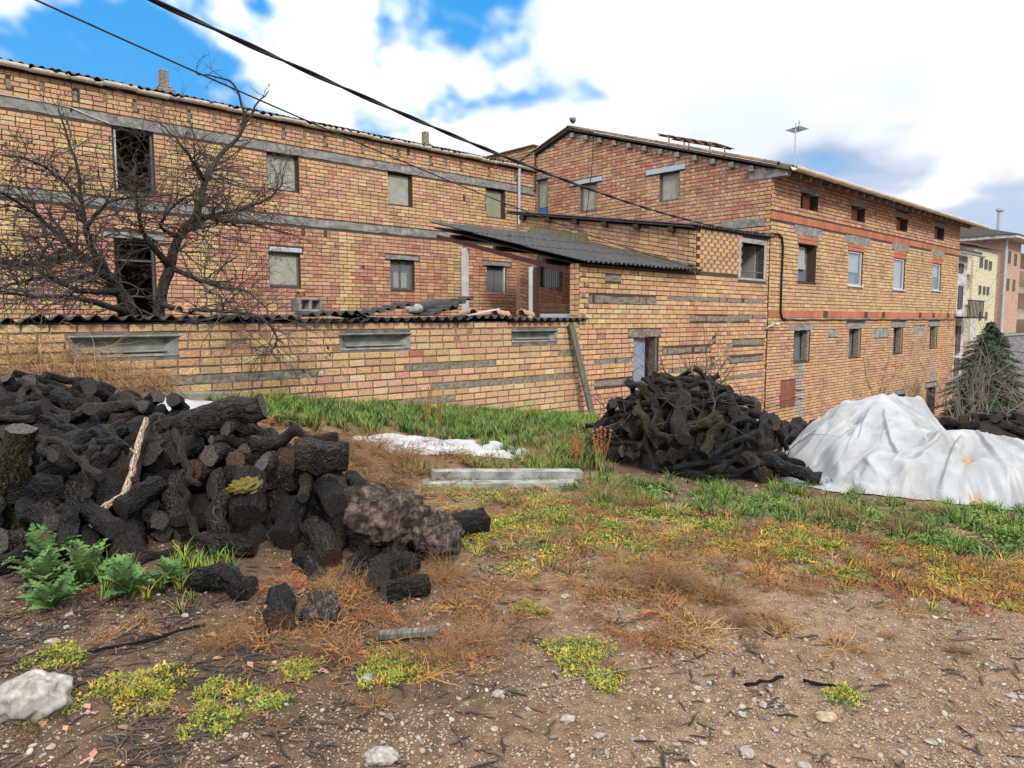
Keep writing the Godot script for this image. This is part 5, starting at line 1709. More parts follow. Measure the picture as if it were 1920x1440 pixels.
	tb.tube([V(0, -0.1, 0), V(0.03, hgt * 0.5, 0), V(0, hgt, 0)], [0.13, 0.08, 0.012], 8)
	part(ft, "trunk", tb.mesh(), M["bark_brown"])
	var nd := MB.new()
	var lv = 46
	for k in lv:
		var f = float(k) / lv
		var y = hgt * (0.04 + 0.95 * f)
		var len_ = (1.9 * pow(1.0 - f, 0.75) + 0.06)
		for q in 11:
			var a = TAU * q / 11.0 + k * 1.3 + r.randf_range(-0.3, 0.3)
			var out = Vector3(cos(a), 0, sin(a))
			var l = len_ * r.randf_range(0.55, 1.12)
			var p = Vector3(0, y + r.randf_range(-0.06, 0.06), 0)
			var steps = int(l / 0.05) + 2
			for s in steps:
				var g = float(s) / steps
				var c = p + out * l * g + Vector3(0, -0.34 * l * g * g + 0.12 * l * g, 0)
				var wv = (0.13 + 0.20 * (1.0 - g)) * minf(1.0, l + 0.2)
				for e in 4:
					var sd = Vector3(-out.z, 0, out.x) * (1 if (s + e) % 2 == 0 else -1)
					var tip = c + (sd * r.randf_range(0.3, 1.1) + out * r.randf_range(0.2, 0.9) + Vector3(0, r.randf_range(-0.6, 0.25), 0)) * wv
					var wd = Vector3(r.randf_range(-1, 1), 1, r.randf_range(-1, 1)).normalized() * 0.022
					nd.tint = Color(0.022, 0.050, 0.026).lerp(Color(0.045, 0.085, 0.04), r.randf())
					nd.tri(c - wd, c + wd, tip)
	part(ft, "crown", nd.mesh(), M["veg"])

# ==================================================================== wires
func build_wires():
	var q = [[uwp(0.02, -0.1, 3.78), 125.0, -0.0845, 0.0055, 25.0, 0.019, "thick black twisted cable crossing the sky to the gabled building"], [uwp(-3.38, -0.08, 2.72), 125.0, 0.033, 0.0040, 21.0, 0.0075, "thin dark wire crossing the sky to the annex roof"]]
	for w in q:
		var d = Vector3(cos(deg_to_rad(w[1])), 0, sin(deg_to_rad(w[1])))
		var b := MB.new()
		for strand in (2 if w[5] > 0.01 else 1):
			var pts := []
			var rad := []
			for k in 241:
				var s = w[4] * k / 240.0
				var off = Vector3.ZERO
				if w[5] > 0.01: off = (Vector3(-d.z, 0, d.x) * cos(s * 5.0 + PI * strand) + Vector3.UP * sin(s * 5.0 + PI * strand)) * w[5] * 0.55
				pts.append(d * s + Vector3(0, w[2] * s + w[3] * s * s, 0) + off)
				rad.append(w[5] * (0.62 if w[5] > 0.01 else 1.0))
			b.tube(pts, rad, 6)
		single("overhead_cable", b.mesh(), M["black"], w[6], "cable", w[0])
	# low wires across the street at the right
	for k in 2:
		var a = uwp(15.0, -0.05, 0.55 - k * 0.35)
		var e = Vector3(24.0, 0.6 - k * 0.6, -24.0)
		var b := MB.new()
		var pts := []
		for s in 20: pts.append((e - a) * s / 19.0 + Vector3(0, -0.3 * sin(PI * s / 19.0), 0))
		single("street_wire", _cable(b, pts, 0.012), M["black"], ["upper low wire running right from the brick front's far end", "lower low wire running right from the brick front's far end"][k], "wire", a)
	# drop wire from the ridge down the gable
	var dw := MB.new()
	var dp = single("drop_wire", _cable(dw, [FR * V(-0.16, 7.35, -5.9), FR * V(-0.14, 6.2, -6.0), FR * V(-0.12, 4.3, -6.3)], 0.012), M["black"], "thin wire hanging down the red gable", "wire")

# ==================================================================== woodpiles
# A height map of what already lies there; each log comes to rest on the two highest supports under it.
class Heap:
	var x0: float
	var z0: float
	var nx: int
	var nzc: int
	var cell := 0.04
	var h := PackedFloat32Array()

	func start(ax: float, az: float, bx: float, bz: float, base: Callable):
		x0 = ax; z0 = az
		nx = int((bx - ax) / cell) + 1
		nzc = int((bz - az) / cell) + 1
		h.resize(nx * nzc)
		for j in nzc:
			for i in nx:
				h[j * nx + i] = base.call(x0 + i * cell, z0 + j * cell)

	func at(x: float, z: float) -> float:
		var i = clampi(int((x - x0) / cell + 0.5), 0, nx - 1)
		var j = clampi(int((z - z0) / cell + 0.5), 0, nzc - 1)
		return h[j * nx + i]

	# height of the axis at its middle, and its slope
	func rest(x: float, z: float, yaw: float, L: float, r: float) -> Vector2:
		var dx = cos(yaw)
		var dz = -sin(yaw)
		var n = maxi(3, int(L * 0.5 / 0.06))
		var left := []
		var right := []
		for k in range(-n, n + 1):
			var s = L * 0.5 * k / n
			var a = -9.0
			for o in [-0.75, 0.0, 0.75]:
				var q = at(x + dx * s - dz * o * r, z + dz * s + dx * o * r) + r * sqrt(1.0 - o * o)
				if q > a: a = q
			if k <= 0: left.append([s, a])
			if k >= 0: right.append([s, a])
		var best = -99.0
		var slope = 0.0
		for p in left:
			for q in right:
				var y: float
				var m = 0.0
				if q[0] - p[0] < 0.01:
					y = maxf(p[1], q[1])
				else:
					m = (q[1] - p[1]) / (q[0] - p[0])
					y = p[1] - m * p[0]
				if y > best:
					best = y; slope = m
		return Vector2(best, slope)

	func add(x: float, y: float, z: float, yaw: float, slope: float, L: float, r: float):
		var dx = cos(yaw)
		var dz = -sin(yaw)
		var reach = L * 0.5 + r
		var i0 = maxi(0, int((x - reach - x0) / cell))
		var i1 = mini(nx - 1, int((x + reach - x0) / cell) + 1)
		var j0 = maxi(0, int((z - reach - z0) / cell))
		var j1 = mini(nzc - 1, int((z + reach - z0) / cell) + 1)
		for j in range(j0, j1 + 1):
			for i in range(i0, i1 + 1):
				var px = x0 + i * cell - x
				var pz = z0 + j * cell - z
				var s = px * dx + pz * dz
				var o = -px * dz + pz * dx
				if absf(s) > L * 0.5 or absf(o) > r: continue
				var top = y + slope * s + sqrt(r * r - o * o)
				if top > h[j * nx + i]: h[j * nx + i] = top

# bark tube along x with sawn ends; returns [bark, end, end]
func log_meshes(L: float, r: float, seed_: int, bend: float, taper: float, rough := 1.0) -> Array:
	var f := FastNoiseLite.new()
	f.seed = seed_; f.noise_type = FastNoiseLite.TYPE_SIMPLEX_SMOOTH; f.frequency = 1.0; f.fractal_type = FastNoiseLite.FRACTAL_NONE
	var S = 44
	var N = maxi(10, int(L / 0.022))
	var b := MB.new()
	var uk = maxf(1.0, round(TAU * r / 0.30))
	var rings := []
	for i in N + 1:
		var t = float(i) / N
		var x = -L * 0.5 + L * t
		var kn = 0.10 * r + bend * 0.8
		var cy = bend * (sin(PI * t) - 0.5) + kn * f.get_noise_1d(t * 2.6 + 9.0)
		var cz = bend * 0.6 * sin(PI * t * 1.7 + seed_) + kn * f.get_noise_1d(t * 2.6 + 39.0)
		var ring := []
		for k in S + 1:
			var a = TAU * (k % S) / S
			var ca = cos(a)
			var sa = sin(a)
			var lob = 0.16 * f.get_noise_3d(ca * 0.9, sa * 0.9, x * 1.5 / maxf(r, 0.05) * 0.25)
			var rid = absf(f.get_noise_3d(ca * 4.6 + 0.4 * sin(x * 9.0), sa * 4.6, x * 3.4 + 11.0))
			var knot = maxf(0.0, f.get_noise_3d(ca * 1.5 + 20.0, sa * 1.5, x * 6.0) - 0.45)
			var rr = r * (1.0 - taper * t) * (1.0 + rough * (lob + 0.26 * (minf(rid, 0.45) - 0.25) + 0.5 * knot))
			if i == 0 or i == N: rr *= 0.985
			var p = Vector3(x, cy + ca * rr, cz + sa * rr)
			ring.append(p)
			b.vert(p, Vector3(0, ca, sa), Vector2(uk * k / S, x / 0.34))
		rings.append(ring)
	for i in N:
		for k in S:
			var a = i * (S + 1) + k
			var c = a + S + 1
			b.face(a, c + 1, c); b.face(a, a + 1, c + 1)
	b.smooth_from(0, 0)
	for i in N + 1:
		var a = i * (S + 1)
		var s = (b.n[a] + b.n[a + S]).normalized()
		b.n[a] = s; b.n[a + S] = s
	var out := [b.mesh()]
	for e in 2:
		var d := MB.new()
		var ring = rings[0] if e == 0 else rings[N]
		var nn = Vector3(-1, 0, 0) if e == 0 else Vector3(1, 0, 0)
		var mid = Vector3.ZERO
		for k in S: mid += ring[k] / S
		var c = d.vert(mid + nn * 0.004, nn, Vector2(0.5, 0.5))
		for k in S + 1:
			var a = TAU * k / S
			d.vert(ring[k], nn, Vector2(0.5 + 0.47 * cos(a), 0.5 + 0.47 * sin(a)))
		for k in S:
			if e == 0: d.face(c, c + 2 + k, c + 1 + k)
			else: d.face(c, c + 1 + k, c + 2 + k)
		out.append(d.mesh())
	return out

func log_node(called: String, L: float, r: float, seed_: int, bend: float, taper: float, bark: String, cut: String) -> Node3D:
	var n := Node3D.new()
	n.name = called
	var m = log_meshes(L, r, seed_, bend, taper)
	part(n, "bark", m[0], M[bark])
	part(n, "cut_face", m[1], M[cut])
	part(n, "cut_face", m[2], M[cut])
	n.set_meta("L", L); n.set_meta("r", r)
	n.set_meta("look", ("thick " if r > 0.078 else ("slender " if r < 0.05 else "")) + {"bark": "black-barked", "bark_brown": "brown-barked", "bark_grey": "grey-barked", "bark_moss": "mossy"}[bark] + " %s with " + {"cut_dark": "dark", "cut_brown": "brown", "cut_grey": "grey"}[cut] + (" sawn ends" if L < 0.45 else " sawn ends, long"))
	return n

func lay(hp: Heap, proto: Node3D, x: float, z: float, yaw: float, label: String, group: String, category := "log", sink := 0.10, scale_ := 1.0) -> Node3D:
	var L = proto.get_meta("L") * scale_
	var r = proto.get_meta("r") * scale_
	var q = hp.rest(x, z, yaw, L, r)
	var sl = clampf(q.y, -1.1, 1.1)
	var c: Node3D = proto.duplicate()
	c.name = numbered(String(proto.name))
	add_child(c)
	c.position = Vector3(x, q.x - sink * r, z)
	c.basis = Basis(Vector3.UP, yaw) * Basis(Vector3.BACK, atan(sl)) * Basis(Vector3.RIGHT, rng.randf() * TAU) * Basis.from_scale(Vector3.ONE * scale_)
	tag(c, label, category, group)
	hp.add(x, q.x - sink * r, z, yaw, sl, L * cos(atan(sl)), r)
	return c

func fill(hp: Heap, protos: Array, count: int, region: Rect2, prof: Callable, label: String, group: String, toward: float, category := "log"):
	for i in count:
		var pr: Node3D = protos[rng.randi_range(0, protos.size() - 1)]
		var L = pr.get_meta("L")
		var r = pr.get_meta("r")
		var best = null
		var bg = -0.035
		for t in 20:
			var x = region.position.x + rng.randf() * region.size.x
			var z = region.position.y + rng.randf() * region.size.y
			var p = prof.call(x, z)
			if p - ground(x, z) < 0.04: continue
			var yaw = rng.randf() * TAU
			if rng.randf() < toward: yaw = PI / 2 + rng.randf_range(-0.6, 0.6) + atan2(x, -z) * -1.0
			var q = hp.rest(x, z, yaw, L, r)
			if absf(q.y) > 1.0: continue
			var gap = p - (q.x + r)
			if gap > bg:
				bg = gap
				best = [x, z, yaw]
		if best: lay(hp, pr, best[0], best[1], best[2], (String(pr.get_meta("look")) % category) + " " + label, group, category)

func poly_dist(x: float, z: float, line: Array) -> Vector2:
	var best = 99.0
	var y = 0.0
	for i in line.size() - 1:
		var a = Vector2(line[i][0], line[i][1])
		var e = Vector2(line[i + 1][0], line[i + 1][1])
		var t = clampf((Vector2(x, z) - a).dot(e - a) / (e - a).length_squared(), 0, 1)
		var d = Vector2(x, z).distance_to(a.lerp(e, t))
		if d < best:
			best = d
			y = lerpf(line[i][2], line[i + 1][2], t)
	return Vector2(best, y)

func heap_skin(hp: Heap, called: String, label: String):
	var b := MB.new()
	var st = 2
	var cols = (hp.nx - 1) / st + 1
	var rows = (hp.nzc - 1) / st + 1
	for j in rows:
		for i in cols:
			var x = hp.x0 + i * st * hp.cell
			var z = hp.z0 + j * st * hp.cell
			var y = hp.h[j * st * hp.nx + i * st]
			var g = ground(x, z)
			y = y - 0.02 + 0.05 * nz.get_noise_2d(x * 6.0, z * 6.0) if y > g + 0.02 else g - 0.06
			b.tint = Color(0.032, 0.027, 0.025) * (1.0 + 0.5 * nz.get_noise_2d(x * 9.0, z * 9.0))
			b.vert(Vector3(x, y, z), Vector3.UP, Vector2(x, z))
	for j in rows - 1:
		for i in cols - 1:
			var k = j * cols + i
			b.face(k, k + cols, k + cols + 1); b.face(k, k + cols + 1, k + 1)
	b.smooth_from(0, 0)
	var o = single(called, b.mesh(), M["stump"], label, "debris")
	o.set_meta("kind", "stuff")

func build_piles():
	rng.seed = 2024
	var line = [[-6.4, -6.7, 1.18], [-3.7, -6.25, 1.02], [-2.85, -5.6, 0.80], [-2.0, -5.2, 0.74], [-1.5, -5.0, 0.62], [-1.1, -4.75, 0.46], [-0.85, -4.6, 0.32]]
	var prof = func(x, z):
		var q = poly_dist(x, z, line)
		var k = lerpf(0.50, 0.60, smoothstep(-2.6, -1.3, x))
		if z < -6.4 + 0.0 * x: k = 0.9
		var flat = lerpf(0.95, 0.15, smoothstep(-3.0, -1.6, x))
		if z < -6.2: flat = 0.15
		return q.y - maxf(0.0, q.x - flat) * k
	var hp := Heap.new()
	hp.start(-6.4, -7.6, 0.2, -3.3, func(x, z): return maxf(ground(x, z), prof.call(x, z) - 0.34))
	heap_skin(hp, "bark_debris", "dark bark and earth under the left firewood heap")
	var barks = ["bark", "bark", "bark_grey", "bark", "bark_brown", "bark"]
	var cuts = ["cut_dark", "cut_dark", "cut_grey", "cut_brown", "cut_dark", "cut_grey"]
	var thick := []
	for k in 12:
		var r = [0.076, 0.088, 0.064, 0.092, 0.070, 0.055, 0.080, 0.066, 0.098, 0.058, 0.073, 0.050][k]
		thick.append(log_node("firewood_log", [0.32, 0.28, 0.36, 0.31, 0.38, 0.34, 0.27, 0.30, 0.29, 0.40, 0.34, 0.31][k], r, 100 + k, 0.012 * (k % 3), 0.08 * (k % 2), barks[k % 6], cuts[(k * 5 + 1) % 6]))
	var thin := []
	for k in 8:
		thin.append(log_node("firewood_branch", [0.6, 0.75, 0.5, 0.65, 0.8, 0.55, 0.45, 0.7][k], [0.045, 0.04, 0.055, 0.035, 0.05, 0.03, 0.05, 0.028][k], 200 + k, 0.02 + 0.012 * (k % 3), 0.35, ["bark", "bark_grey", "bark_moss", "bark_brown"][k % 4], cuts[k % 6]))
	var l1 = "in the left firewood heap"
	var g1 = "cut logs of the left firewood heap"
	var l2 = "in the left firewood heap"
	# the near toe first, then the body of the heap
	fill(hp, thick, 240, Rect2(-5.0, -6.8, 4.4, 3.2), prof, l1, g1, 0.62)
	fill(hp, thin, 34, Rect2(-4.8, -6.8, 3.8, 3.0), prof, l2, "branches of the left firewood heap", 0.2, "branch")
	# single pieces one can tell apart
	var big = log_node("firewood_log", 0.56, 0.10, 301, 0.01, 0.05, "bark_grey", "cut_grey")
	lay(hp, big, -2.15, -5.30, 0.12, "long grey-barked log lying crosswise on top of the left heap", g1)
	var mossy = log_node("firewood_log", 0.34, 0.105, 302, 0.0, 0.05, "bark", "cut_dark")
	var mo = lay(hp, mossy, -1.72, -4.55, PI / 2 + 0.35, "hollow black log with a cap of yellow-green moss", g1)
	var moss := lump(18, 28, func(d): return 1.0 + 0.35 * nz.get_noise_3dv(d * 3.0) + 0.20 * nz2.get_noise_3dv(d * 11.0), func(d): return Color(0.14, 0.10, 0.018).lerp(Color(0.05, 0.05, 0.016), clampf(0.5 + nz.get_noise_3dv(d * 5.0), 0, 1)))
	var mp = part(mo, "moss", moss, M["dry"])
	mp.transform = Transform3D(mo.basis.orthonormalized().inverse(), Vector3.ZERO) * Transform3D(Basis.from_scale(Vector3(0.098, 0.055, 0.13)), Vector3(0.0, 0.062, 0.03))
	var red = log_node("firewood_log", 0.36, 0.105, 303, 0.0, 0.02, "bark_brown", "cut_brown")
	lay(hp, red, -1.32, -4.85, 0.35, "reddish lichen-covered log with brown sawn end in the left heap", g1)
	fill(hp, thick, 170, Rect2(-4.6, -6.4, 4.0, 2.8), prof, l1, g1, 0.75)
	fill(hp, thin, 26, Rect2(-4.4, -6.8, 3.2, 2.4), prof, l2, "branches of the left firewood heap", 0.2, "branch")
	var upright = log_node("firewood_log", 0.70, 0.085, 304, 0.02, 0.1, "bark_moss", "cut_grey")
	add_child(upright)
	upright.name = numbered("firewood_log")
	upright.position = Vector3(-3.02, 0.62, -4.25)
	upright.basis = Basis(Vector3.BACK, PI / 2 - 0.22) * Basis(Vector3.UP, -0.2)
	tag(upright, "thick lichened log standing slanted at the left picture edge", "log", g1)
	var fork = log_node("forked_branch", 0.62, 0.055, 305, 0.07, 0.4, "bark_brown", "cut_brown")
	var fk = lay(hp, fork, -1.56, -5.05, 0.1, "arched gnarled branch sticking out over the grass from the left heap", "branches of the left firewood heap", "branch")
	var pale := MB.new()
	var pts := curve([V(-2.55, 0.20, -4.02), V(-2.47, 0.45, -4.2), V(-2.40, 0.52, -4.33), V(-2.44, 0.72, -4.55), V(-2.50, 0.92, -4.82)], 5, 0.006, rng)
	var rad := []
	for k in pts.size(): rad.append(lerpf(0.026, 0.017, float(k) / pts.size()) * rng.randf_range(0.9, 1.12))
	var base: Vector3 = pts[0]
	for k in pts.size(): pts[k] -= base
	pale.tube(pts, rad, 10)
	var stub := MB.new()
	stub.tube([pts[15], pts[15] + V(-0.03, 0.05, 0.02)], [0.012, 0.008], 7)
	stub.tube([pts[12], pts[12] + V(0.035, 0.03, 0.02)], [0.010, 0.006], 7)
	var ps = thing("pale_stick", "long pale barkless stick leaning on the left firewood heap", "stick", base)
	part(ps, "shaft", pale.mesh(), M["stick_pale"]); part(ps, "knot", stub.mesh(), M["stick_pale"])
	# loose logs in front
	var lg = log_node("firewood_log", 0.36, 0.07, 311, 0.03, 0.05, "bark", "cut_dark")
	lay(hp, lg, -1.62, -3.85, -0.1, "single black log lying in the grass before the left heap", "loose logs before the heap")
	lay(hp, log_node("firewood_log", 0.32, 0.07, 312, 0.01, 0.1, "bark", "cut_brown"), -1.22, -3.62, PI / 2 + 0.35, "black log pointing at the viewer beside the dry weeds", "loose logs before the heap")
	lay(hp, log_node("firewood_log", 0.32, 0.09, 313, 0.0, 0.02, "bark", "cut_dark"), -0.33, -5.0, PI / 2 - 0.9, "round black log alone at the right end of the left heap", "loose logs before the heap")
	lay(hp, log_node("firewood_log", 0.26, 0.062, 314, 0.0, 0.1, "bark", "cut_grey"), -0.60, -3.90, 0.5, "charred split log in the dry weeds", "loose logs before the heap")
	lay(hp, log_node("firewood_log", 0.30, 0.085, 315, 0.02, 0.1, "bark", "cut_dark"), -0.68, -4.04, 1.0, "black gnarled log behind the charred split log", "loose logs before the heap")
	# gnarled, weathered root stumps
	var stump = func(sc, sd, dark):
		var f := FastNoiseLite.new(); f.seed = sd; f.frequency = 1.0; f.fractal_octaves = 3; f.fractal_type = FastNoiseLite.FRACTAL_FBM
		return lump(70, 110, func(d):
			var y = 1.0 - 0.25 * smoothstep(-0.2, -1.0, d.y)
			return y * (0.85 + 0.26 * f.get_noise_3dv(d * 0.8) + 0.13 * nz.get_noise_3dv(d * 1.7) - 0.16 * absf(nz2.get_noise_3dv(d * Vector3(5.0, 1.6, 3.5))) + 0.03 * nz2.get_noise_3dv(d * Vector3(14.0, 4.0, 12.0))),
			func(d):
			var k = clampf(0.35 + 0.6 * nz.get_noise_3dv(d * 2.0) + 0.9 * absf(nz2.get_noise_3dv(d * Vector3(5.0, 1.6, 3.5))) + 0.45 * nz.get_noise_3dv(d * Vector3(16.0, 4.0, 12.0)), 0, 1)
			var c = Color(0.022, 0.018, 0.015).lerp(Color(0.23, 0.165, 0.125), k * k)
			return c.lerp(Color(0.04, 0.038, 0.042), dark * (1.0 - k)))
	var s1 = single("root_stump", stump.call(1.0, 51, 0.2), M["stump"], "large gnarled grey-brown root stump at the right end of the left heap", "stump", V(-0.80, 0.30, -4.52), "weathered root stumps")
	s1.scale = V(0.34, 0.27, 0.30)
	var s2 = single("root_stump", stump.call(1.0, 52, 0.8), M["stump"], "smaller dark hollow root stump beside the large one", "stump", V(-0.47, 0.19, -4.45), "weathered root stumps")
	s2.scale = V(0.20, 0.19, 0.18)
	var s3 = single("root_stump", stump.call(1.0, 53, 0.9), M["stump"], "reddish-black rotten stump piece in the weeds", "stump", V(-1.0, 0.06, -3.62), "weathered root stumps")
	s3.scale = V(0.12, 0.13, 0.11)

	# the heap of branches on the right
	var h2 := Heap.new()
	var prof2 = func(x, z):
		var dx = (x - 2.02) / (1.18 if x < 2.02 else 1.22)
		var dz = (z + 8.15) / 1.45
		var d = sqrt(dx * dx + dz * dz)
		return ground(x, z) + 0.92 * (1.0 - pow(d, 2.2)) + 0.05 * nz.get_noise_2d(x * 3.0, z * 3.0)
	h2.start(0.4, -9.9, 3.7, -6.1, func(x, z): return maxf(ground(x, z), prof2.call(x, z) - 0.28))
	heap_skin(h2, "bark_debris", "dark rubble of bark under the right branch heap")
	var br := []
	for k in 14:
		var L = [0.62, 0.5, 0.75, 0.45, 0.6, 0.5, 0.7, 0.45, 0.4, 0.55, 0.65, 0.38, 0.5, 0.6][k]
		var r = [0.045, 0.06, 0.035, 0.08, 0.05, 0.07, 0.03, 0.055, 0.09, 0.04, 0.05, 0.075, 0.028, 0.06][k]
		br.append(log_node("cut_branch", L, r, 400 + k, 0.018 + 0.018 * (k % 3), 0.35 if r < 0.07 else 0.15, ["bark", "bark_moss", "bark_brown", "bark_grey", "bark", "bark_brown"][k % 6], cuts[k % 6]))
	var l3 = "in the heap before the blue door"
	var g3 = "branches of the right heap"
	fill(h2, br, 150, Rect2(0.75, -9.4, 2.6, 2.9), prof2, l3, g3, 0.35, "branch")
	fill(h2, br, 110, Rect2(0.85, -8.9, 2.4, 2.3), prof2, l3, g3, 0.5, "branch")
	lay(h2, log_node("cut_branch", 0.6, 0.075, 431, 0.03, 0.15, "bark_grey", "cut_grey"), 1.72, -7.15, PI / 2 - 0.25, "stout grey limb running down the face of the right heap", g3, "branch")
	lay(h2, log_node("cut_branch", 0.55, 0.07, 432, 0.02, 0.15, "bark", "cut_dark"), 2.74, -6.88, -0.5, "black log sticking out of the right heap toward the tarpaulin", g3, "branch")
	# bare twigs lying in it
	var tb := MB.new()
	for k in 110:
		var x = rng.randf_range(0.9, 3.2)
		var z = rng.randf_range(-9.0, -6.7)
		var y = h2.at(x, z)
		if y < ground(x, z) + 0.1: continue
		twig(tb, V(x - 2.0, y, z + 8.0), V(rng.randf_range(-1, 1), rng.randf_range(0.0, 0.7), rng.randf_range(-1, 1)), rng.randf_range(0.25, 0.6), 0.007, 1, rng, 0.03, 4)
	var tw = thing("brushwood", "thin dead twigs strewn over the right branch heap", "brushwood", V(2.0, 0, -8.0))
	part(tw, "twigs", tb.mesh(), M["twig"], "stuff")

	# heaps beyond the tarpaulin
	var far = [[9.5, -13.6, 2.0, 1.0, 0.75, 34, "in the far heap behind the tarpaulin", "logs of the far heap"], [4.2, -10.3, 0.95, 0.8, 0.42, 24, "in the small heap left of the tarpaulin", "logs of the small middle heap"]]
	for q in far:
		var hf := Heap.new()
		var pf = func(x, z):
			var d = Vector2((x - q[0]) / q[2], (z - q[1]) / q[3]).length()
			return ground_plain(x, z) + q[4] * (1.0 - d * d)
		hf.start(q[0] - q[2] - 0.5, q[1] - q[3] - 0.5, q[0] + q[2] + 0.5, q[1] + q[3] + 0.5, func(x, z): return maxf(ground(x, z), pf.call(x, z) - 0.25))
		heap_skin(hf, "bark_debris", "dark bark mound under the " + ("far heap" if q[0] > 5 else "small middle heap"))
		fill(hf, thick, q[5], Rect2(q[0] - q[2], q[1] - q[3], q[2] * 2, q[3] * 2), pf, q[6], q[7], 0.5)
	for k in thick + thin + br: k.queue_free()

# ==================================================================== tarpaulin over a heap
func zig(t: float) -> float:
	return absf(fposmod(t, 1.0) * 2.0 - 1.0)

func build_tarp():
	var c = V(4.05, 0, -7.15)
	var ridge1 = [[3.52, -7.85, 0.60], [3.98, -7.62, 0.80], [4.62, -8.0, 0.66], [5.1, -8.1, 0.40]]
	var ridge2 = [[3.95, -6.95, 0.46], [4.40, -6.72, 0.55], [4.95, -6.60, 0.40], [5.4, -6.6, 0.2]]
	var f := FastNoiseLite.new(); f.seed = 71; f.frequency = 1.0; f.fractal_octaves = 3; f.fractal_type = FastNoiseLite.FRACTAL_RIDGED
	var hgt = func(x, z):
		var a = poly_dist(x, z, ridge1)
		var b2 = poly_dist(x, z, ridge2)
		var sl = lerpf(0.50, 0.95, smoothstep(3.85, 4.35, x))
		sl = lerpf(0.98, sl, smoothstep(3.15, 3.65, x + 0.45 * (z + 7.85)))
		if z < -7.75: sl = 0.9
		var h1 = a.y - a.x * sl
		var h2 = b2.y - 0.42 * pow(b2.x, 1.5) - 0.06 * b2.x
		var k = 0.10
		var m = maxf(h1, h2) + k * exp(-absf(h1 - h2) / k) * 0.25
		# pulled folds running down from the tops, creased sharply
		var an = atan2(x - 3.98, z + 7.62)
		var rr = Vector2(x - 3.98, z + 7.62).length()
		var an2 = atan2(x - 4.4, z + 6.85)
		var r2 = Vector2(x - 4.4, z + 6.85).length()
		var w1 = smoothstep(-0.05, 0.12, h1 - h2)
		var wob = nz.get_noise_2d(x * 0.9, z * 0.9)
		m += w1 * 0.17 * minf(rr, 1.0) * (zig(an * 1.35 + 0.35 * wob) - 0.5) * smoothstep(0.02, 0.45, rr)
		m += w1 * 0.05 * minf(rr, 1.0) * (zig(an * 3.6 + 0.8 * wob + 0.3) - 0.5) * smoothstep(0.15, 0.7, rr)
		m += (1.0 - w1) * 0.15 * minf(r2, 0.9) * (zig(an2 * 1.1 + 0.2 + 0.4 * wob) - 0.5) * smoothstep(0.10, 0.5, r2)
		m += (1.0 - w1) * 0.04 * minf(r2, 0.9) * (zig(an2 * 2.9 + 0.7 * wob) - 0.5) * smoothstep(0.2, 0.6, r2)
		for q in [[0.8, 0.6, 1.7, 0.050, 3.0], [-0.6, 0.8, 2.3, 0.036, 11.0], [0.2, -1.0, 2.9, 0.026, 23.0], [0.95, -0.3, 4.3, 0.018, 37.0], [0.5, 0.87, 6.7, 0.010, 47.0]]:
			var g = smoothstep(-0.05, 0.35, nz.get_noise_2d(x * 1.3 + q[4], z * 1.3))
			m += q[3] * g * (zig((x * q[0] + z * q[1]) * q[2] + 0.5 * nz.get_noise_2d(x + q[4], z)) - 0.5)
		return m
	var creases := []
	var cr := RandomNumberGenerator.new(); cr.seed = 83
	for k in 15:
		var a = -1.9 + 3.8 * k / 14.0 + cr.randf_range(-0.10, 0.10)
		var o1 = Vector2(3.98, -7.62) if k % 2 == 0 else Vector2(4.45, -6.80)
		if k % 2 == 1: a = -1.5 + 3.2 * k / 14.0
		var l0 = cr.randf_range(0.04, 0.30)
		creases.append([o1 + Vector2(sin(a), cos(a)) * l0, o1 + Vector2(sin(a + cr.randf_range(-0.15, 0.15)), cos(a)) * (l0 + cr.randf_range(0.5, 1.1)), cr.randf_range(0.022, 0.05), cr.randf_range(0.07, 0.16), 1.0 if cr.randf() < 0.5 else -1.0])
	for k in 60:
		var p0 = Vector2(cr.randf_range(3.2, 5.0), cr.randf_range(-7.5, -5.9))
		var a = cr.randf() * TAU
		creases.append([p0, p0 + Vector2(sin(a), cos(a)) * cr.randf_range(0.12, 0.45), cr.randf_range(0.008, 0.022), cr.randf_range(0.035, 0.09), 1.0 if cr.randf() < 0.5 else -1.0])
	var fold = func(x, z):
		var m = 0.0
		for q in creases:
			var ab: Vector2 = q[1] - q[0]
			var ap = Vector2(x, z) - q[0]
			var L = ab.length()
			var t = ap.dot(ab) / (L * L)
			if t < 0.0 or t > 1.0: continue
			var sd = (ab.x * ap.y - ab.y * ap.x) / L * q[4] + 0.02 * sin(t * 5.0)
			if sd > q[3] or sd < -0.016: continue
			var e = smoothstep(0.0, 0.15, t) * (1.0 - smoothstep(0.75, 1.0, t))
			m += q[2] * e * ((1.0 - sd / q[3]) if sd > 0.0 else (1.0 + sd / 0.016))
		return m
	var stains = [[4.10, -6.30, 0.075], [3.98, -5.98, 0.07], [3.58, -5.98, 0.05]]
	var b := MB.new()
	var NA = 460
	var NR = 150
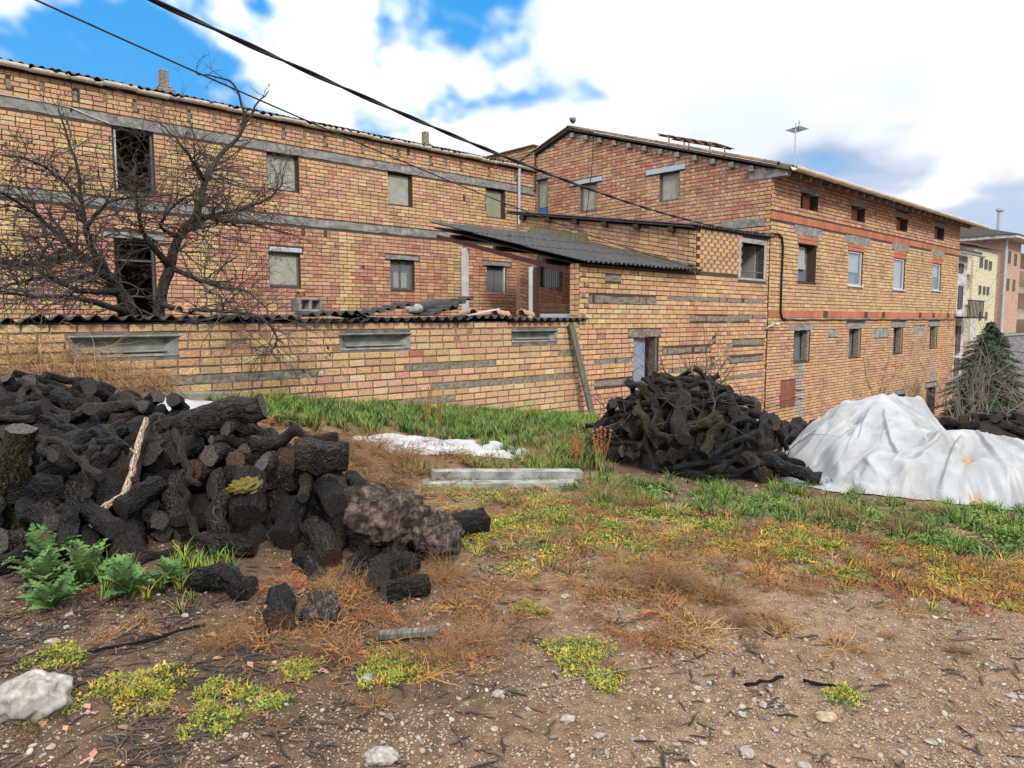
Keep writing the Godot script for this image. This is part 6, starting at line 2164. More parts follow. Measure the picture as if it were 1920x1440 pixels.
	for j in NR + 1:
		for i in NA + 1:
			var a = TAU * (i % NA) / NA
			var d = V(sin(a), 0, cos(a))
			# hem: how far the sheet reaches in this direction
			var reach = 1.22 + 0.20 * cos(2.0 * (a - 1.5)) + 0.05 * nz.get_noise_2d(cos(a) * 2.5, sin(a) * 2.5) + 0.05 * nz.get_noise_2d(cos(a) * 7.0 + 9.0, sin(a) * 7.0)
			if cos(a) > 0.0: reach += 0.20 * sin(a) * cos(a) + 0.16 * cos(a)
			reach += 0.16 * maxf(0.0, sin(a))
			var p = c + d * reach * pow(float(j) / NR, 0.85)
			var g = ground(p.x, p.z)
			var y = maxf(hgt.call(p.x, p.z) + fold.call(p.x, p.z), g + 0.012 + 0.015 * absf(nz.get_noise_2d(p.x * 7.0, p.z * 7.0)))
			var tj = clampf((float(j) / NR - 0.72) / 0.28, 0.0, 1.0)
			y = g + 0.012 + (y - g - 0.012) * (1.0 - tj * tj * tj)
			if j == NR: y = minf(y, g + 0.015 + 0.05 * maxf(0.0, nz.get_noise_2d(cos(a) * 6.0, sin(a) * 6.0)))
			p.y = y
			var dirt = clampf(0.5 + 0.9 * nz.get_noise_2d(p.x * 2.2 + 20.0, p.z * 2.2) + 0.4 * nz.get_noise_2d(p.x * 9.0, p.z * 9.0), 0, 1)
			var col = Color(0.325, 0.343, 0.37).lerp(Color(0.255, 0.255, 0.24), dirt * 0.6)
			for s in stains:
				var q = Vector2(p.x - s[0], p.z - s[1])
				var k = 1.0 - smoothstep(0.35, 1.0, q.length() / s[2] + 0.6 * nz.get_noise_2d(p.x * 16.0, p.z * 16.0))
				col = col.lerp(Color(0.36, 0.20, 0.04), 0.8 * k)
			b.tint = col
			b.vert(p, Vector3.UP, Vector2(p.x, p.z))
	for j in NR:
		for i in NA:
			var k = j * (NA + 1) + i
			b.face(k, k + NA + 1, k + NA + 2); b.face(k, k + NA + 2, k + 1)
	b.smooth_from(0, 0)
	for j in NR + 1:
		var k = j * (NA + 1)
		var s = (b.n[k] + b.n[k + NA]).normalized()
		b.n[k] = s; b.n[k + NA] = s
	for i in b.v.size(): b.v[i] -= c
	single("white_tarpaulin", b.mesh(), M["tarp"], "large crumpled white tarpaulin draped over a heap at the right", "tarpaulin", c)

# ==================================================================== other things in the yard
func on_ground(x, z, dy := 0.0) -> Vector3:
	return Vector3(x, ground(x, z) + dy, z)

func sheet_piece(called, label, pts: Array, seed_: int):
	# thin plastic sheeting lying on the ground, pts outline in x, z
	var b := MB.new()
	var c = Vector2.ZERO
	for p in pts: c += p / pts.size()
	var rings = 14
	var n = pts.size() * 8
	for j in rings + 1:
		for i in n + 1:
			var t = float(i % n) / n * pts.size()
			var a: Vector2 = pts[int(t) % pts.size()]
			var e: Vector2 = pts[(int(t) + 1) % pts.size()]
			var q = c.lerp(a.lerp(e, t - floor(t)), float(j) / rings)
			var y = ground(q.x, q.y) + 0.035 + 0.06 * maxf(0.0, 0.3 + nz.get_noise_2d(q.x * 3.0 + seed_, q.y * 3.0)) + 0.02 * nz.get_noise_2d(q.x * 12.0, q.y * 12.0 + seed_)
			if j == rings: y = ground(q.x, q.y) + 0.01
			b.tint = Color(0.40, 0.41, 0.42) * (1.0 + 0.12 * nz.get_noise_2d(q.x * 5.0, q.y * 5.0))
			b.vert(V(q.x - c.x, y, q.y - c.y), Vector3.UP, q)
	for j in rings:
		for i in n:
			var k = j * (n + 1) + i
			b.face(k, k + n + 2, k + n + 1); b.face(k, k + 1, k + n + 2)
	b.smooth_from(0, 0)
	for i in b.n.size():
		if b.n[i].y < 0.0: b.n[i] = -b.n[i]
	single(called, b.mesh(), M["tarp"], label, "plastic sheet", V(c.x, 0, c.y))

func build_yard_things():
	rng.seed = 515
	# concrete beams in the grass
	var bm := box_mesh(V(-0.70, 0, -0.06), V(0.70, 0.085, 0.06), 0.006)
	var k = 0
	for q in [[-0.10, -6.22, -0.035, 0.02], [-0.04, -6.40, 0.03, 0.0]]:
		var e = single("concrete_beam", bm, M["concrete_pale"], ["lower front concrete beam lying in the grass", "upper rear concrete beam lying in the grass"][k], "beam", on_ground(q[0], q[1], q[2]), "concrete beams in the grass")
		e.basis = Basis(Vector3.UP, 0.22 + q[3]) * Basis(Vector3.BACK, -0.045)
		k += 1
	sheet_piece("plastic_sheet", "white plastic sheet half hidden in dry weeds behind the beams", [Vector2(-1.7, -7.3), Vector2(-0.9, -7.75), Vector2(0.0, -7.9), Vector2(0.3, -7.4), Vector2(-0.5, -7.2), Vector2(-1.3, -6.9)], 3)
	sheet_piece("plastic_sheet", "white plastic sheet on the bank behind the left firewood heap", [Vector2(-4.3, -7.3), Vector2(-3.4, -8.1), Vector2(-2.85, -7.3), Vector2(-2.9, -6.9), Vector2(-3.8, -6.7)], 9)
	var wood := single("wood_offcut", box_mesh(V(-0.14, 0, -0.028), V(0.14, 0.032, 0.028), 0.004), M["plank"], "short weathered board lying on the earth in the foreground", "board", on_ground(-0.52, -3.42, 0.022))
	wood.basis = Basis(Vector3.UP, 0.18)
	var stake := single("wooden_stake", box_mesh(V(-0.028, -0.1, -0.01), V(0.028, 0.2, 0.01), 0.003), M["plank_brown"], "small brown board standing upright at the left heap", "stake", on_ground(-2.60, -3.86))
	stake.basis = Basis(Vector3.BACK, -0.03)
	# rocks that can be told apart
	var rock = func(sd, fl): return lump(26, 36, func(d): return (1.0 + 0.30 * nz.get_noise_3dv(d * 0.9 + Vector3(sd, 0, 0)) + 0.10 * nz2.get_noise_3dv(d * 2.7 + Vector3(0, sd, 0))) * (1.0 - fl * absf(d.y)), func(d): return Color(0.46, 0.43, 0.39).lerp(Color(0.33, 0.29, 0.25), clampf(0.5 + nz.get_noise_3dv(d * 2.0 + Vector3(sd, 0, 0)), 0, 1)))
	var r1 = single("boulder", rock.call(1.0, 0.2), M["stone"], "big pale rounded rock cut by the left picture edge", "rock", on_ground(-1.92, -2.72, 0.05))
	r1.scale = V(0.15, 0.11, 0.13)
	var r2 = single("grey_stone", rock.call(4.0, 0.2), M["stone"], "pale grey stone at the bottom picture edge", "stone", on_ground(-0.48, -2.47, 0.012))
	r2.scale = V(0.062, 0.035, 0.045)
	var r3 = single("tan_stone", rock.call(7.0, 0.3), mat("stone_tan", lin(0.42, 0.33, 0.22), 0.9, "stain", 6.0), "angular tan stone on the gravel at the right", "stone", on_ground(1.26, -2.72, 0.008))
	r3.scale = V(0.042, 0.028, 0.034)
	# pale stones scattered over the earth
	var spots = [[-0.64, -3.02, 0.041], [-0.07, -2.65, 0.024], [0.33, -2.58, 0.031], [0.22, -2.70, 0.036], [0.31, -3.99, 0.036], [-0.06, -2.90, 0.035], [0.14, -4.55, 0.027], [1.45, -4.41, 0.033], [1.04, -2.81, 0.030], [0.86, -2.47, 0.041], [0.93, -2.75, 0.025], [1.15, -4.46, 0.027], [-2.15, -3.20, 0.038], [-2.21, -3.43, 0.031], [-1.70, -2.49, 0.022], [-1.02, -2.59, 0.019], [-1.03, -3.14, 0.033], [1.84, -2.92, 0.022], [2.12, -2.88, 0.030], [1.44, -2.49, 0.022], [1.58, -2.55, 0.027], [0.48, -2.79, 0.017], [0.81, -2.96, 0.027], [-0.36, -2.59, 0.019], [2.26, -3.37, 0.020], [1.86, -3.46, 0.026], [-0.32, -4.43, 0.027], [-1.69, -3.55, 0.032], [-2.16, -3.33, 0.030], [1.05, -2.42, 0.033], [1.03, -2.64, 0.020], [0.62, -2.54, 0.019], [0.21, -2.50, 0.019]]
	var variants := [rock.call(11.0, 0.35), rock.call(15.0, 0.2), rock.call(19.0, 0.45), rock.call(23.0, 0.3)]
	k = 0
	for q in spots:
		var s = q[2] * 0.72
		var e = single("pale_stone", variants[k % 4], M["stone"], "small pale stone lying loose on the bare earth", "stone", on_ground(q[0], q[1], s * 0.25), "pale stones on the bare earth")
		e.basis = Basis(Vector3.UP, rng.randf() * TAU) * Basis.from_scale(V(s * rng.randf_range(0.9, 1.25), s * rng.randf_range(0.5, 0.8), s * rng.randf_range(0.7, 1.0)))
		k += 1
	# old sticks on the ground
	var sk = [[1.12, -3.02, 0.10, 0.25, "thick dark stick lying on the gravel at the right"], [1.36, -2.98, 0.08, -0.35, "dark stick piece right of the reddish tuft"], [-1.75, -3.25, 0.28, 0.6, "dark branch slanting before the thistles"], [0.35, -3.05, 0.35, 0.3, "thin straw-coloured stalk lying on the earth"]]
	for q in sk:
		var b := MB.new()
		var pts := curve([V(-q[2], 0.012, 0), V(0, 0.02, 0.02), V(q[2], 0.014, -0.01)], 4, 0.006, rng)
		var rad := []
		for i in pts.size(): rad.append(rng.randf_range(0.005, 0.010) * (0.5 if "thin" in q[4] else 1.0))
		b.tube(pts, rad, 7)
		var e = single("fallen_stick", b.mesh(), M["stick_pale"] if "thin" in q[4] else M["bark"], q[4], "stick", on_ground(q[0], q[1], 0.0))
		e.basis = Basis(Vector3.UP, q[3])

# ==================================================================== plants
var zones := {
	"grassA": PackedVector2Array([Vector2(-3.69, -8.65), Vector2(-2.13, -10.7), Vector2(0.1, -12.4), Vector2(1.6, -13.4), Vector2(0.87, -7.15), Vector2(0.20, -6.54), Vector2(0.00, -7.32), Vector2(-0.85, -8.03), Vector2(-1.52, -7.71), Vector2(-2.21, -7.31), Vector2(-2.83, -7.34)]),
	"grassMid": PackedVector2Array([Vector2(-1.22, -6.18), Vector2(-0.87, -6.71), Vector2(0.51, -7.3), Vector2(0.78, -6.87), Vector2(0.6, -6.5), Vector2(-0.83, -6.35)]),
	"grassB": PackedVector2Array([Vector2(0.45, -6.52), Vector2(0.98, -6.74), Vector2(1.67, -6.63), Vector2(2.60, -6.63), Vector2(3.0, -6.86), Vector2(3.19, -6.15), Vector2(3.41, -5.72), Vector2(2.72, -5.21), Vector2(2.16, -5.42), Vector2(1.48, -5.69), Vector2(0.71, -5.83)]),
	"grassC": PackedVector2Array([Vector2(2.82, -5.42), Vector2(3.50, -5.80), Vector2(3.94, -5.85), Vector2(5.4, -6.2), Vector2(7.0, -6.9), Vector2(6.2, -5.0), Vector2(4.4, -4.3), Vector2(3.61, -4.62), Vector2(2.94, -4.78), Vector2(2.65, -5.08)]),
	"lime": PackedVector2Array([Vector2(-0.04, -5.89), Vector2(0.63, -5.89), Vector2(0.92, -5.43), Vector2(0.64, -4.92), Vector2(0.20, -5.10)]),
	"orange": PackedVector2Array([Vector2(-0.48, -5.70), Vector2(0.00, -5.98), Vector2(1.05, -5.73), Vector2(2.01, -5.34), Vector2(2.82, -4.95), Vector2(3.34, -4.51), Vector2(4.6, -4.3), Vector2(5.4, -3.6), Vector2(4.2, -3.4), Vector2(2.90, -3.90), Vector2(2.47, -4.32), Vector2(1.88, -4.51), Vector2(1.24, -4.72), Vector2(0.67, -4.61), Vector2(0.00, -4.46), Vector2(-0.30, -4.91)]),
	"rust": PackedVector2Array([Vector2(1.64, -4.84), Vector2(2.57, -4.51), Vector2(3.01, -4.16), Vector2(4.4, -3.7), Vector2(4.2, -3.2), Vector2(2.79, -3.75), Vector2(2.37, -4.14), Vector2(1.65, -4.37)]),
	"bladesL": PackedVector2Array([Vector2(-2.37, -4.11), Vector2(-2.06, -4.25), Vector2(-1.58, -4.27), Vector2(-1.40, -3.87), Vector2(-1.79, -3.60), Vector2(-2.10, -3.62)]),
	"dryleft": PackedVector2Array([Vector2(-1.31, -4.25), Vector2(-0.84, -4.19), Vector2(-0.40, -4.12), Vector2(0.00, -4.46), Vector2(0.12, -3.90), Vector2(-0.14, -3.01), Vector2(-0.57, -3.01), Vector2(-1.01, -3.24), Vector2(-1.35, -3.64)]),
	"dryright": PackedVector2Array([Vector2(0.42, -4.59), Vector2(1.03, -4.62), Vector2(1.53, -4.32), Vector2(1.28, -3.49), Vector2(0.77, -3.43), Vector2(0.41, -3.75)]),
	"litter": PackedVector2Array([Vector2(-3.2, -3.9), Vector2(-1.90, -3.82), Vector2(-1.09, -3.60), Vector2(-0.61, -3.01), Vector2(-0.89, -2.3), Vector2(-1.45, -2.1), Vector2(-2.2, -2.2)]),
	"brownback": PackedVector2Array([Vector2(-2.80, -7.31), Vector2(-1.73, -7.45), Vector2(-0.3, -7.3), Vector2(0.1, -6.8), Vector2(-0.9, -5.9), Vector2(-1.35, -5.6), Vector2(-1.98, -6.2), Vector2(-2.60, -6.6)]),
}

func scatter(zone: String, per_m2: float, patchy: float, r: RandomNumberGenerator, freq := 2.2, off := 0.0, feather := 0.12) -> Array:
	var poly: PackedVector2Array = zones[zone]
	var lo = poly[0]
	var hi = poly[0]
	for p in poly:
		lo = Vector2(minf(lo.x, p.x), minf(lo.y, p.y)); hi = Vector2(maxf(hi.x, p.x), maxf(hi.y, p.y))
	var out := []
	for k in int((hi.x - lo.x) * (hi.y - lo.y) * per_m2):
		var p = Vector2(r.randf_range(lo.x, hi.x), r.randf_range(lo.y, hi.y))
		if not Geometry2D.is_point_in_polygon(p, poly): continue
		p += Vector2(r.randfn(0, feather), r.randfn(0, feather))
		if to_uw(p.x, p.y).y > -0.12: continue
		if patchy > 0.0 and nz.get_noise_2d(p.x * freq + off, p.y * freq) < patchy * r.randf_range(-0.35, 0.65): continue
		out.append(p)
	return out

func blob(x, z, rad, count, r: RandomNumberGenerator) -> Array:
	var out := []
	for k in count:
		var a = r.randf() * TAU
		var d = rad * sqrt(r.randf()) * (1.0 + 0.35 * sin(a * 3.0 + x * 9.0))
		out.append(Vector2(x + cos(a) * d, z + sin(a) * d * 1.1))
	return out

func swarm(called: String, label: String, category: String, mesh: Mesh, m: Material, pts: Array, cols: Array, smin: float, smax: float, tilt: float, r: RandomNumberGenerator, dy := 0.0):
	if pts.is_empty(): return
	var mm := MultiMesh.new()
	mm.transform_format = MultiMesh.TRANSFORM_3D
	mm.use_colors = true
	mm.mesh = mesh
	mm.instance_count = pts.size()
	for k in pts.size():
		var p: Vector2 = pts[k]
		var s = r.randf_range(smin, smax)
		var bs = Basis.from_euler(V(r.randf_range(-tilt, tilt), r.randf() * TAU, r.randf_range(-tilt, tilt))) * Basis.from_scale(V(s, s * r.randf_range(0.75, 1.2), s))
		mm.set_instance_transform(k, Transform3D(bs, on_ground(p.x, p.y, dy)))
		var c: Color = cols[r.randi_range(0, cols.size() - 1)]
		var j = r.randf_range(0.72, 1.25)
		mm.set_instance_color(k, Color(c.r * j, c.g * j * r.randf_range(0.93, 1.07), c.b * j))
	var o := MultiMeshInstance3D.new()
	o.name = numbered(called)
	o.multimesh = mm
	o.material_override = m
	add_child(o)
	tag(o, label, category, "", "stuff")

func tuft(blades: int, length: float, width: float, spread: float, seed_: int) -> ArrayMesh:
	var b := MB.new()
	var r := RandomNumberGenerator.new()
	r.seed = seed_
	for k in blades:
		var a = r.randf() * TAU
		var out = V(cos(a), 0, sin(a))
		var side = V(-sin(a), 0, cos(a))
		side = side.rotated(Vector3.UP, r.randf_range(-0.8, 0.8))
		var l = length * r.randf_range(0.5, 1.15)
		var lean = r.randf_range(0.15, 1.0) * spread
		var root = out * r.randf() * 0.03
		var w = width * r.randf_range(0.7, 1.2)
		var g = r.randf_range(0.75, 1.2)
		b.tint = Color(g, g, g * r.randf_range(0.8, 1.1))
		var p = []
		for i in 4:
			var t = i / 3.0
			p.append(root + out * l * lean * t * t * 0.8 + Vector3.UP * l * t * (1.0 - 0.42 * lean * t))
		var s0 = b.v.size()
		for i in 4:
			var ww = w * (1.0 - pow(i / 3.0, 2.0)) + 0.0003
			var nn = (out * -0.6 + Vector3.UP * 0.8).normalized()
			b.vert(p[i] - side * ww, nn); b.vert(p[i] + side * ww, nn)
		for i in 3:
			var q = s0 + i * 2
			b.face(q, q + 1, q + 3); b.face(q, q + 3, q + 2)
	return b.mesh()

func leafy(leaves: int, rad: float, leaf: float, hgt: float, seed_: int) -> ArrayMesh:
	var b := MB.new()
	var r := RandomNumberGenerator.new()
	r.seed = seed_
	for k in leaves:
		var a = r.randf() * TAU
		var d = rad * sqrt(r.randf())
		var p = V(cos(a) * d, hgt * r.randf_range(0.15, 1.0) * (1.0 - 0.5 * d / rad), sin(a) * d)
		var fw = V(r.randf_range(-1, 1), r.randf_range(-0.2, 0.7), r.randf_range(-1, 1)).normalized()
		var sd = fw.cross(Vector3.UP).normalized()
		var l = leaf * r.randf_range(0.6, 1.2)
		var up = sd.cross(fw)
		var g = r.randf_range(0.7, 1.25)
		b.tint = Color(g, g, g * 0.95)
		b.quad(p, p + fw * l * 0.5 + sd * l * 0.28 + up * l * 0.1, p + fw * l, p + fw * l * 0.5 - sd * l * 0.28 + up * l * 0.1)
	return b.mesh()

func tangle(stems: int, rad: float, hgt: float, seed_: int, thick := 0.0016) -> ArrayMesh:
	var b := MB.new()
	var r := RandomNumberGenerator.new()
	r.seed = seed_
	for k in stems:
		var a = r.randf() * TAU
		var d = V(cos(a), r.randf_range(0.15, 1.1) * hgt / rad, sin(a))
		var g = r.randf_range(0.6, 1.3)
		b.tint = Color(g, g * r.randf_range(0.88, 1.05), g * 0.95)
		twig(b, V(cos(a) * rad * 0.12 * r.randf(), 0, sin(a) * rad * 0.12 * r.randf()), d, rad * r.randf_range(0.55, 1.15), thick, 1, r, 0.10, 3)
	return b.mesh()

func build_plants():
	var r := RandomNumberGenerator.new()
	r.seed = 909
	var GREEN := [Color(0.075, 0.15, 0.024), Color(0.10, 0.19, 0.03), Color(0.14, 0.215, 0.04), Color(0.055, 0.12, 0.03), Color(0.16, 0.16, 0.05)]
	var LIME := [Color(0.20, 0.24, 0.035), Color(0.15, 0.20, 0.035), Color(0.30, 0.26, 0.04)]
	var GOLD := [Color(0.48, 0.29, 0.05), Color(0.42, 0.23, 0.06), Color(0.36, 0.30, 0.06), Color(0.22, 0.22, 0.05)]
	var RUST := [Color(0.32, 0.16, 0.055), Color(0.26, 0.14, 0.065), Color(0.36, 0.20, 0.07), Color(0.30, 0.12, 0.06)]
	var BROWN := [Color(0.20, 0.115, 0.06), Color(0.26, 0.15, 0.07), Color(0.15, 0.09, 0.055)]
	var t1 := tuft(16, 0.20, 0.0032, 0.8, 1)
	var t2 := tuft(14, 0.13, 0.0030, 1.0, 2)
	var t3 := tuft(12, 0.07, 0.0026, 1.1, 3)
	var lf := leafy(46, 0.085, 0.026, 0.05, 4)
	var lf2 := leafy(30, 0.06, 0.017, 0.02, 5)
	# green grass along the shed wall and before the heaps
	swarm("grass", "long green grass along the foot of the shed wall", "grass", t1, M["veg"], scatter("grassA", 330, 0.25, r), GREEN, 0.7, 1.25, 0.15, r)
	swarm("grass", "green grass round the concrete beams", "grass", t2, M["veg"], scatter("grassMid", 380, 0.3, r), GREEN + LIME, 0.7, 1.2, 0.15, r)
	swarm("grass", "green grass before the right branch heap and the tarpaulin", "grass", t2, M["veg"], scatter("grassB", 420, 0.55, r), GREEN, 0.5, 1.2, 0.15, r)
	swarm("leafy_weeds", "low green leafy weeds before the branch heap", "weeds", lf, M["veg"], scatter("grassB", 170, 0.5, r, 2.0, 30.0), GREEN, 0.7, 1.3, 0.2, r)
	swarm("grass", "green grass at the foot of the tarpaulin", "grass", t2, M["veg"], scatter("grassC", 400, 0.45, r), GREEN, 0.5, 1.25, 0.15, r)
	swarm("leafy_weeds", "broad-leaved green weeds at the right picture edge", "weeds", lf, M["veg"], scatter("grassC", 300, 0.3, r, 2.0, 50.0), GREEN, 0.8, 1.6, 0.2, r)
	# low mats of yellowing weeds
	swarm("ground_cover", "bright green low weeds in the middle of the yard", "ground cover", lf2, M["veg"], scatter("lime", 1300, 0.15, r, 2.2, 0.0, 0.22), [Color(0.10, 0.17, 0.05), Color(0.16, 0.21, 0.05), Color(0.24, 0.25, 0.05)], 0.7, 1.4, 0.2, r)
	swarm("ground_cover", "yellow and orange low weeds across the yard", "ground cover", lf2, M["veg"], scatter("orange", 1400, 0.5, r, 1.5, 0.0, 0.22), GOLD + LIME + GREEN, 0.6, 1.4, 0.2, r)
	swarm("ground_cover", "short yellowed grass across the yard", "ground cover", t3, M["veg"], scatter("orange", 260, 0.8, r, 2.4, 12.0, 0.22), GOLD + LIME, 0.6, 1.4, 0.3, r)
	swarm("ground_cover", "rust-red low weeds at the right", "ground cover", t3, M["dry"], scatter("rust", 800, 0.8, r, 1.6, 5.0, 0.22), RUST + GOLD + BROWN, 0.5, 1.2, 0.3, r)
	swarm("grass", "long blades of grass in front of the left heap", "grass", t1, M["veg"], scatter("bladesL", 130, 0.2, r), GREEN + LIME, 0.6, 1.15, 0.25, r)
	var lm := []
	for q in [[-0.53, -3.15, 0.130], [-1.57, -2.88, 0.119], [-1.16, -2.79, 0.125], [0.32, -3.30, 0.111], [0.40, -3.03, 0.068], [-1.84, -2.75, 0.063], [-2.04, -3.08, 0.069], [1.40, -2.88, 0.043], [0.09, -3.82, 0.057], [-0.97, -3.10, 0.058]]:
		lm += blob(q[0], q[1], q[2] * 1.35, int(q[2] * 1150), r)
	swarm("ground_cover", "bright yellow-green weed patches on the bare earth", "ground cover", leafy(22, 0.035, 0.017, 0.016, 8), M["veg"], lm, LIME + [Color(0.12, 0.16, 0.04), Color(0.26, 0.20, 0.05)], 0.6, 1.4, 0.3, r)
	swarm("ground_cover", "short blades standing in the yellow-green weed patches", "ground cover", tuft(7, 0.035, 0.0026, 1.2, 9), M["veg"], lm.slice(0, lm.size() / 2), LIME + GOLD, 0.5, 1.3, 0.4, r)
	# dry brown weeds: matted stems
	var d1 := tangle(16, 0.11, 0.05, 11, 0.0013)
	var d2 := tangle(14, 0.13, 0.09, 12, 0.0015)
	swarm("dry_stems", "matted dry brown stems left of the middle", "dry weeds", d1, M["dry"], scatter("dryleft", 260, 0.45, r, 1.9), BROWN + RUST, 0.6, 1.4, 0.3, r)
	swarm("dry_stems", "matted dry brown stems right of the middle", "dry weeds", d1, M["dry"], scatter("dryright", 380, 0.4, r, 1.9, 8.0, 0.2), BROWN + RUST + [Color(0.36, 0.24, 0.10)], 0.6, 1.5, 0.3, r)
	swarm("dry_stems", "dry brown stems behind the left heap", "dry weeds", d2, M["dry"], scatter("brownback", 170, 0.25, r), BROWN, 0.8, 1.8, 0.3, r)
	swarm("dry_stems", "rust-brown stems among the yellow weeds", "dry weeds", d1, M["dry"], scatter("orange", 330, 0.5, r, 2.0, 44.0, 0.25), RUST + BROWN + [Color(0.40, 0.27, 0.11), Color(0.36, 0.24, 0.10)], 0.6, 1.3, 0.3, r)
	swarm("dry_stems", "rusty creeping stems at the right", "dry weeds", d1, M["dry"], scatter("rust", 380, 0.6, r, 1.6, 5.0, 0.25), RUST, 0.6, 1.4, 0.3, r)
	swarm("dry_stems", "dry stems strewn over the dark litter at the left", "dry weeds", d1, M["dry"], scatter("litter", 60, 0.4, r), BROWN, 0.5, 1.1, 0.3, r)
	# round dry bushes, each by itself
	var protos := []
	for k in 4: protos.append(tangle(130, 1.0, 1.1, 31 + k, 0.0075))
	var bushes = [[2.58, -5.56, 0.250, "rusty dry bush in the grass below the tarpaulin's left part"], [2.92, -5.21, 0.234, "low brown bush below the rust stains of the tarpaulin"], [0.79, -6.07, 0.228, "brown dry bush beside the right end of the beams"], [1.03, -5.87, 0.198, "orange dry bush before the left foot of the branch heap"], [0.91, -4.06, 0.274, ""], [0.65, -4.23, 0.222, ""], [1.15, -3.90, 0.234, ""], [1.18, -3.62, 0.136, ""], [1.74, -4.06, 0.152, "dry bush alone at the edge of the gravel"], [1.91, -3.49, 0.078, "small dry tuft on the gravel at the right"], [2.15, -3.29, 0.086, "small dry tuft nearest the right picture edge"], [-0.16, -3.43, 0.180, ""], [-0.30, -3.21, 0.144, ""], [-0.63, -4.02, 0.213, ""], [-0.42, -4.20, 0.191, ""], [-1.39, -3.30, 0.173, "straw-coloured dry bush on the dark litter"], [-0.94, -3.24, 0.146, ""], [-1.36, -6.87, 0.309, ""], [-1.01, -6.64, 0.299, ""], [-1.55, -6.36, 0.239, ""], [0.27, -7.19, 0.269, "dry bush between the plastic sheet and the beams"], [0.49, -8.11, 0.243, "dry bush in the green grass left of the branch heap"], [0.38, -4.90, 0.147, "dry tuft below the bright green weeds"], [-1.0, -3.98, 0.153, ""], [1.68, -3.31, 0.062, ""], [1.18, -3.37, 0.076, ""], [3.42, -5.75, 0.16, "thin dry weed standing before the tarpaulin hem"]]
	var k = 0
	var mats := []
	for c in [Color(0.27, 0.155, 0.07), Color(0.20, 0.125, 0.07), Color(0.33, 0.20, 0.09)]: mats.append(tint_mat(c))
	for q in bushes:
		var lab = q[3]
		var grp = ""
		if lab == "":
			lab = "low dry brown bush among the matted weeds"
			grp = "low dry bushes in the matted weeds"
		var o = thing("dry_bush", lab, "bush", on_ground(q[0], q[1], -0.01), grp)
		var e = part(o, "stems", protos[k % 4], mats[k % 3])
		e.basis = Basis(Vector3.UP, k * 1.7) * Basis.from_scale(V(1, 1.25, 1) * q[2])
		k += 1
	# upright dock stalks gone brown
	var stalks = [[-1.02, -8.5, 0.62, "tall orange dried dock before the shed wall"], [-0.86, -8.35, 0.5, "shorter dried dock beside the tall one"], [0.72, -7.3, 0.5, "dried dock stalk at the left foot of the branch heap"], [0.86, -7.15, 0.42, "dried dock stalk leaning by the branch heap"], [0.62, -7.05, 0.36, "dried dock stalk right of the plastic sheet"], [0.95, -7.35, 0.46, "dried dock stalk closest to the branch heap"]]
	for q in stalks:
		var o = thing("dried_dock", q[3], "plant", on_ground(q[0], q[1]), "dried dock stalks")
		for s in 3:
			var b := MB.new()
			var lean = V(r.randf_range(-0.25, 0.25), 1.0, r.randf_range(-0.2, 0.2)).normalized()
			var L = q[2] * r.randf_range(0.75, 1.0)
			b.tint = Color(0.30, 0.15, 0.06)
			b.tube([V(0, 0, 0), lean * L * 0.5 + V(0.01, 0, 0), lean * L], [0.005, 0.004, 0.002], 5)
			for t in 110:
				var f = r.randf_range(0.35, 1.0)
				var p = lean * L * f
				b.tint = Color(0.42, 0.19, 0.06) * r.randf_range(0.6, 1.2)
				var d = V(r.randf_range(-1, 1), r.randf_range(-0.2, 1.0), r.randf_range(-1, 1)).normalized() * r.randf_range(0.012, 0.032)
				var sd = d.cross(Vector3.UP).normalized() * 0.006
				b.quad(p, p + d * 0.5 + sd, p + d, p + d * 0.5 - sd)
			part(o, "stalk", b.mesh(), M["dry"])
	# thistles at the lower left: rosettes of lobed leaves
	var leaf_m := []
	for v in 3:
		var b := MB.new()
		var n = 9
		for i in n:
			var t0 = float(i) / n
			var t1f = float(i + 1) / n
			var y0 = 0.42 * sin(t0 * 1.9)
			var y1 = 0.42 * sin(t1f * 1.9)
			var w = 0.26 * sin(PI * (0.12 + 0.86 * (t0 + t1f) * 0.5))
			for s in [-1, 1]:
				var lobe = V(t0 + 0.05, (y0 + y1) * 0.5 + 0.04 + 0.03 * ((i + v) % 2), s * w * (1.0 if i % 2 == 0 else 0.72))
				if s > 0: b.tri(V(t0, y0, 0), lobe, V(t1f, y1, 0))
				else: b.tri(V(t0, y0, 0), V(t1f, y1, 0), lobe)
				var l2 = V(t1f + 0.02, y1 + 0.02, s * w * 0.45)
				if s > 0: b.tri(V(t1f, y1, 0), lobe, l2)
				else: b.tri(V(t1f, y1, 0), l2, lobe)
		leaf_m.append(b.mesh())
	var lmats := []
	for c in [Color(0.060, 0.135, 0.035), Color(0.085, 0.17, 0.045), Color(0.045, 0.10, 0.03)]:
		var m = M["veg"].duplicate(); m.vertex_color_use_as_albedo = false; m.albedo_color = c.linear_to_srgb(); lmats.append(m)
	var th = [[-2.45, -3.62, 0.20, "thistle rosette at the left picture edge"], [-2.28, -3.72, 0.22, "large thistle rosette below the small upright board"], [-2.05, -3.66, 0.18, "thistle rosette right of the large one"], [-2.30, -3.45, 0.17, "front thistle rosette on the litter"], [-2.6, -3.85, 0.2, "rear thistle rosette beside the left heap"], [-1.9, -3.85, 0.14, "small thistle among the long grass blades"]]
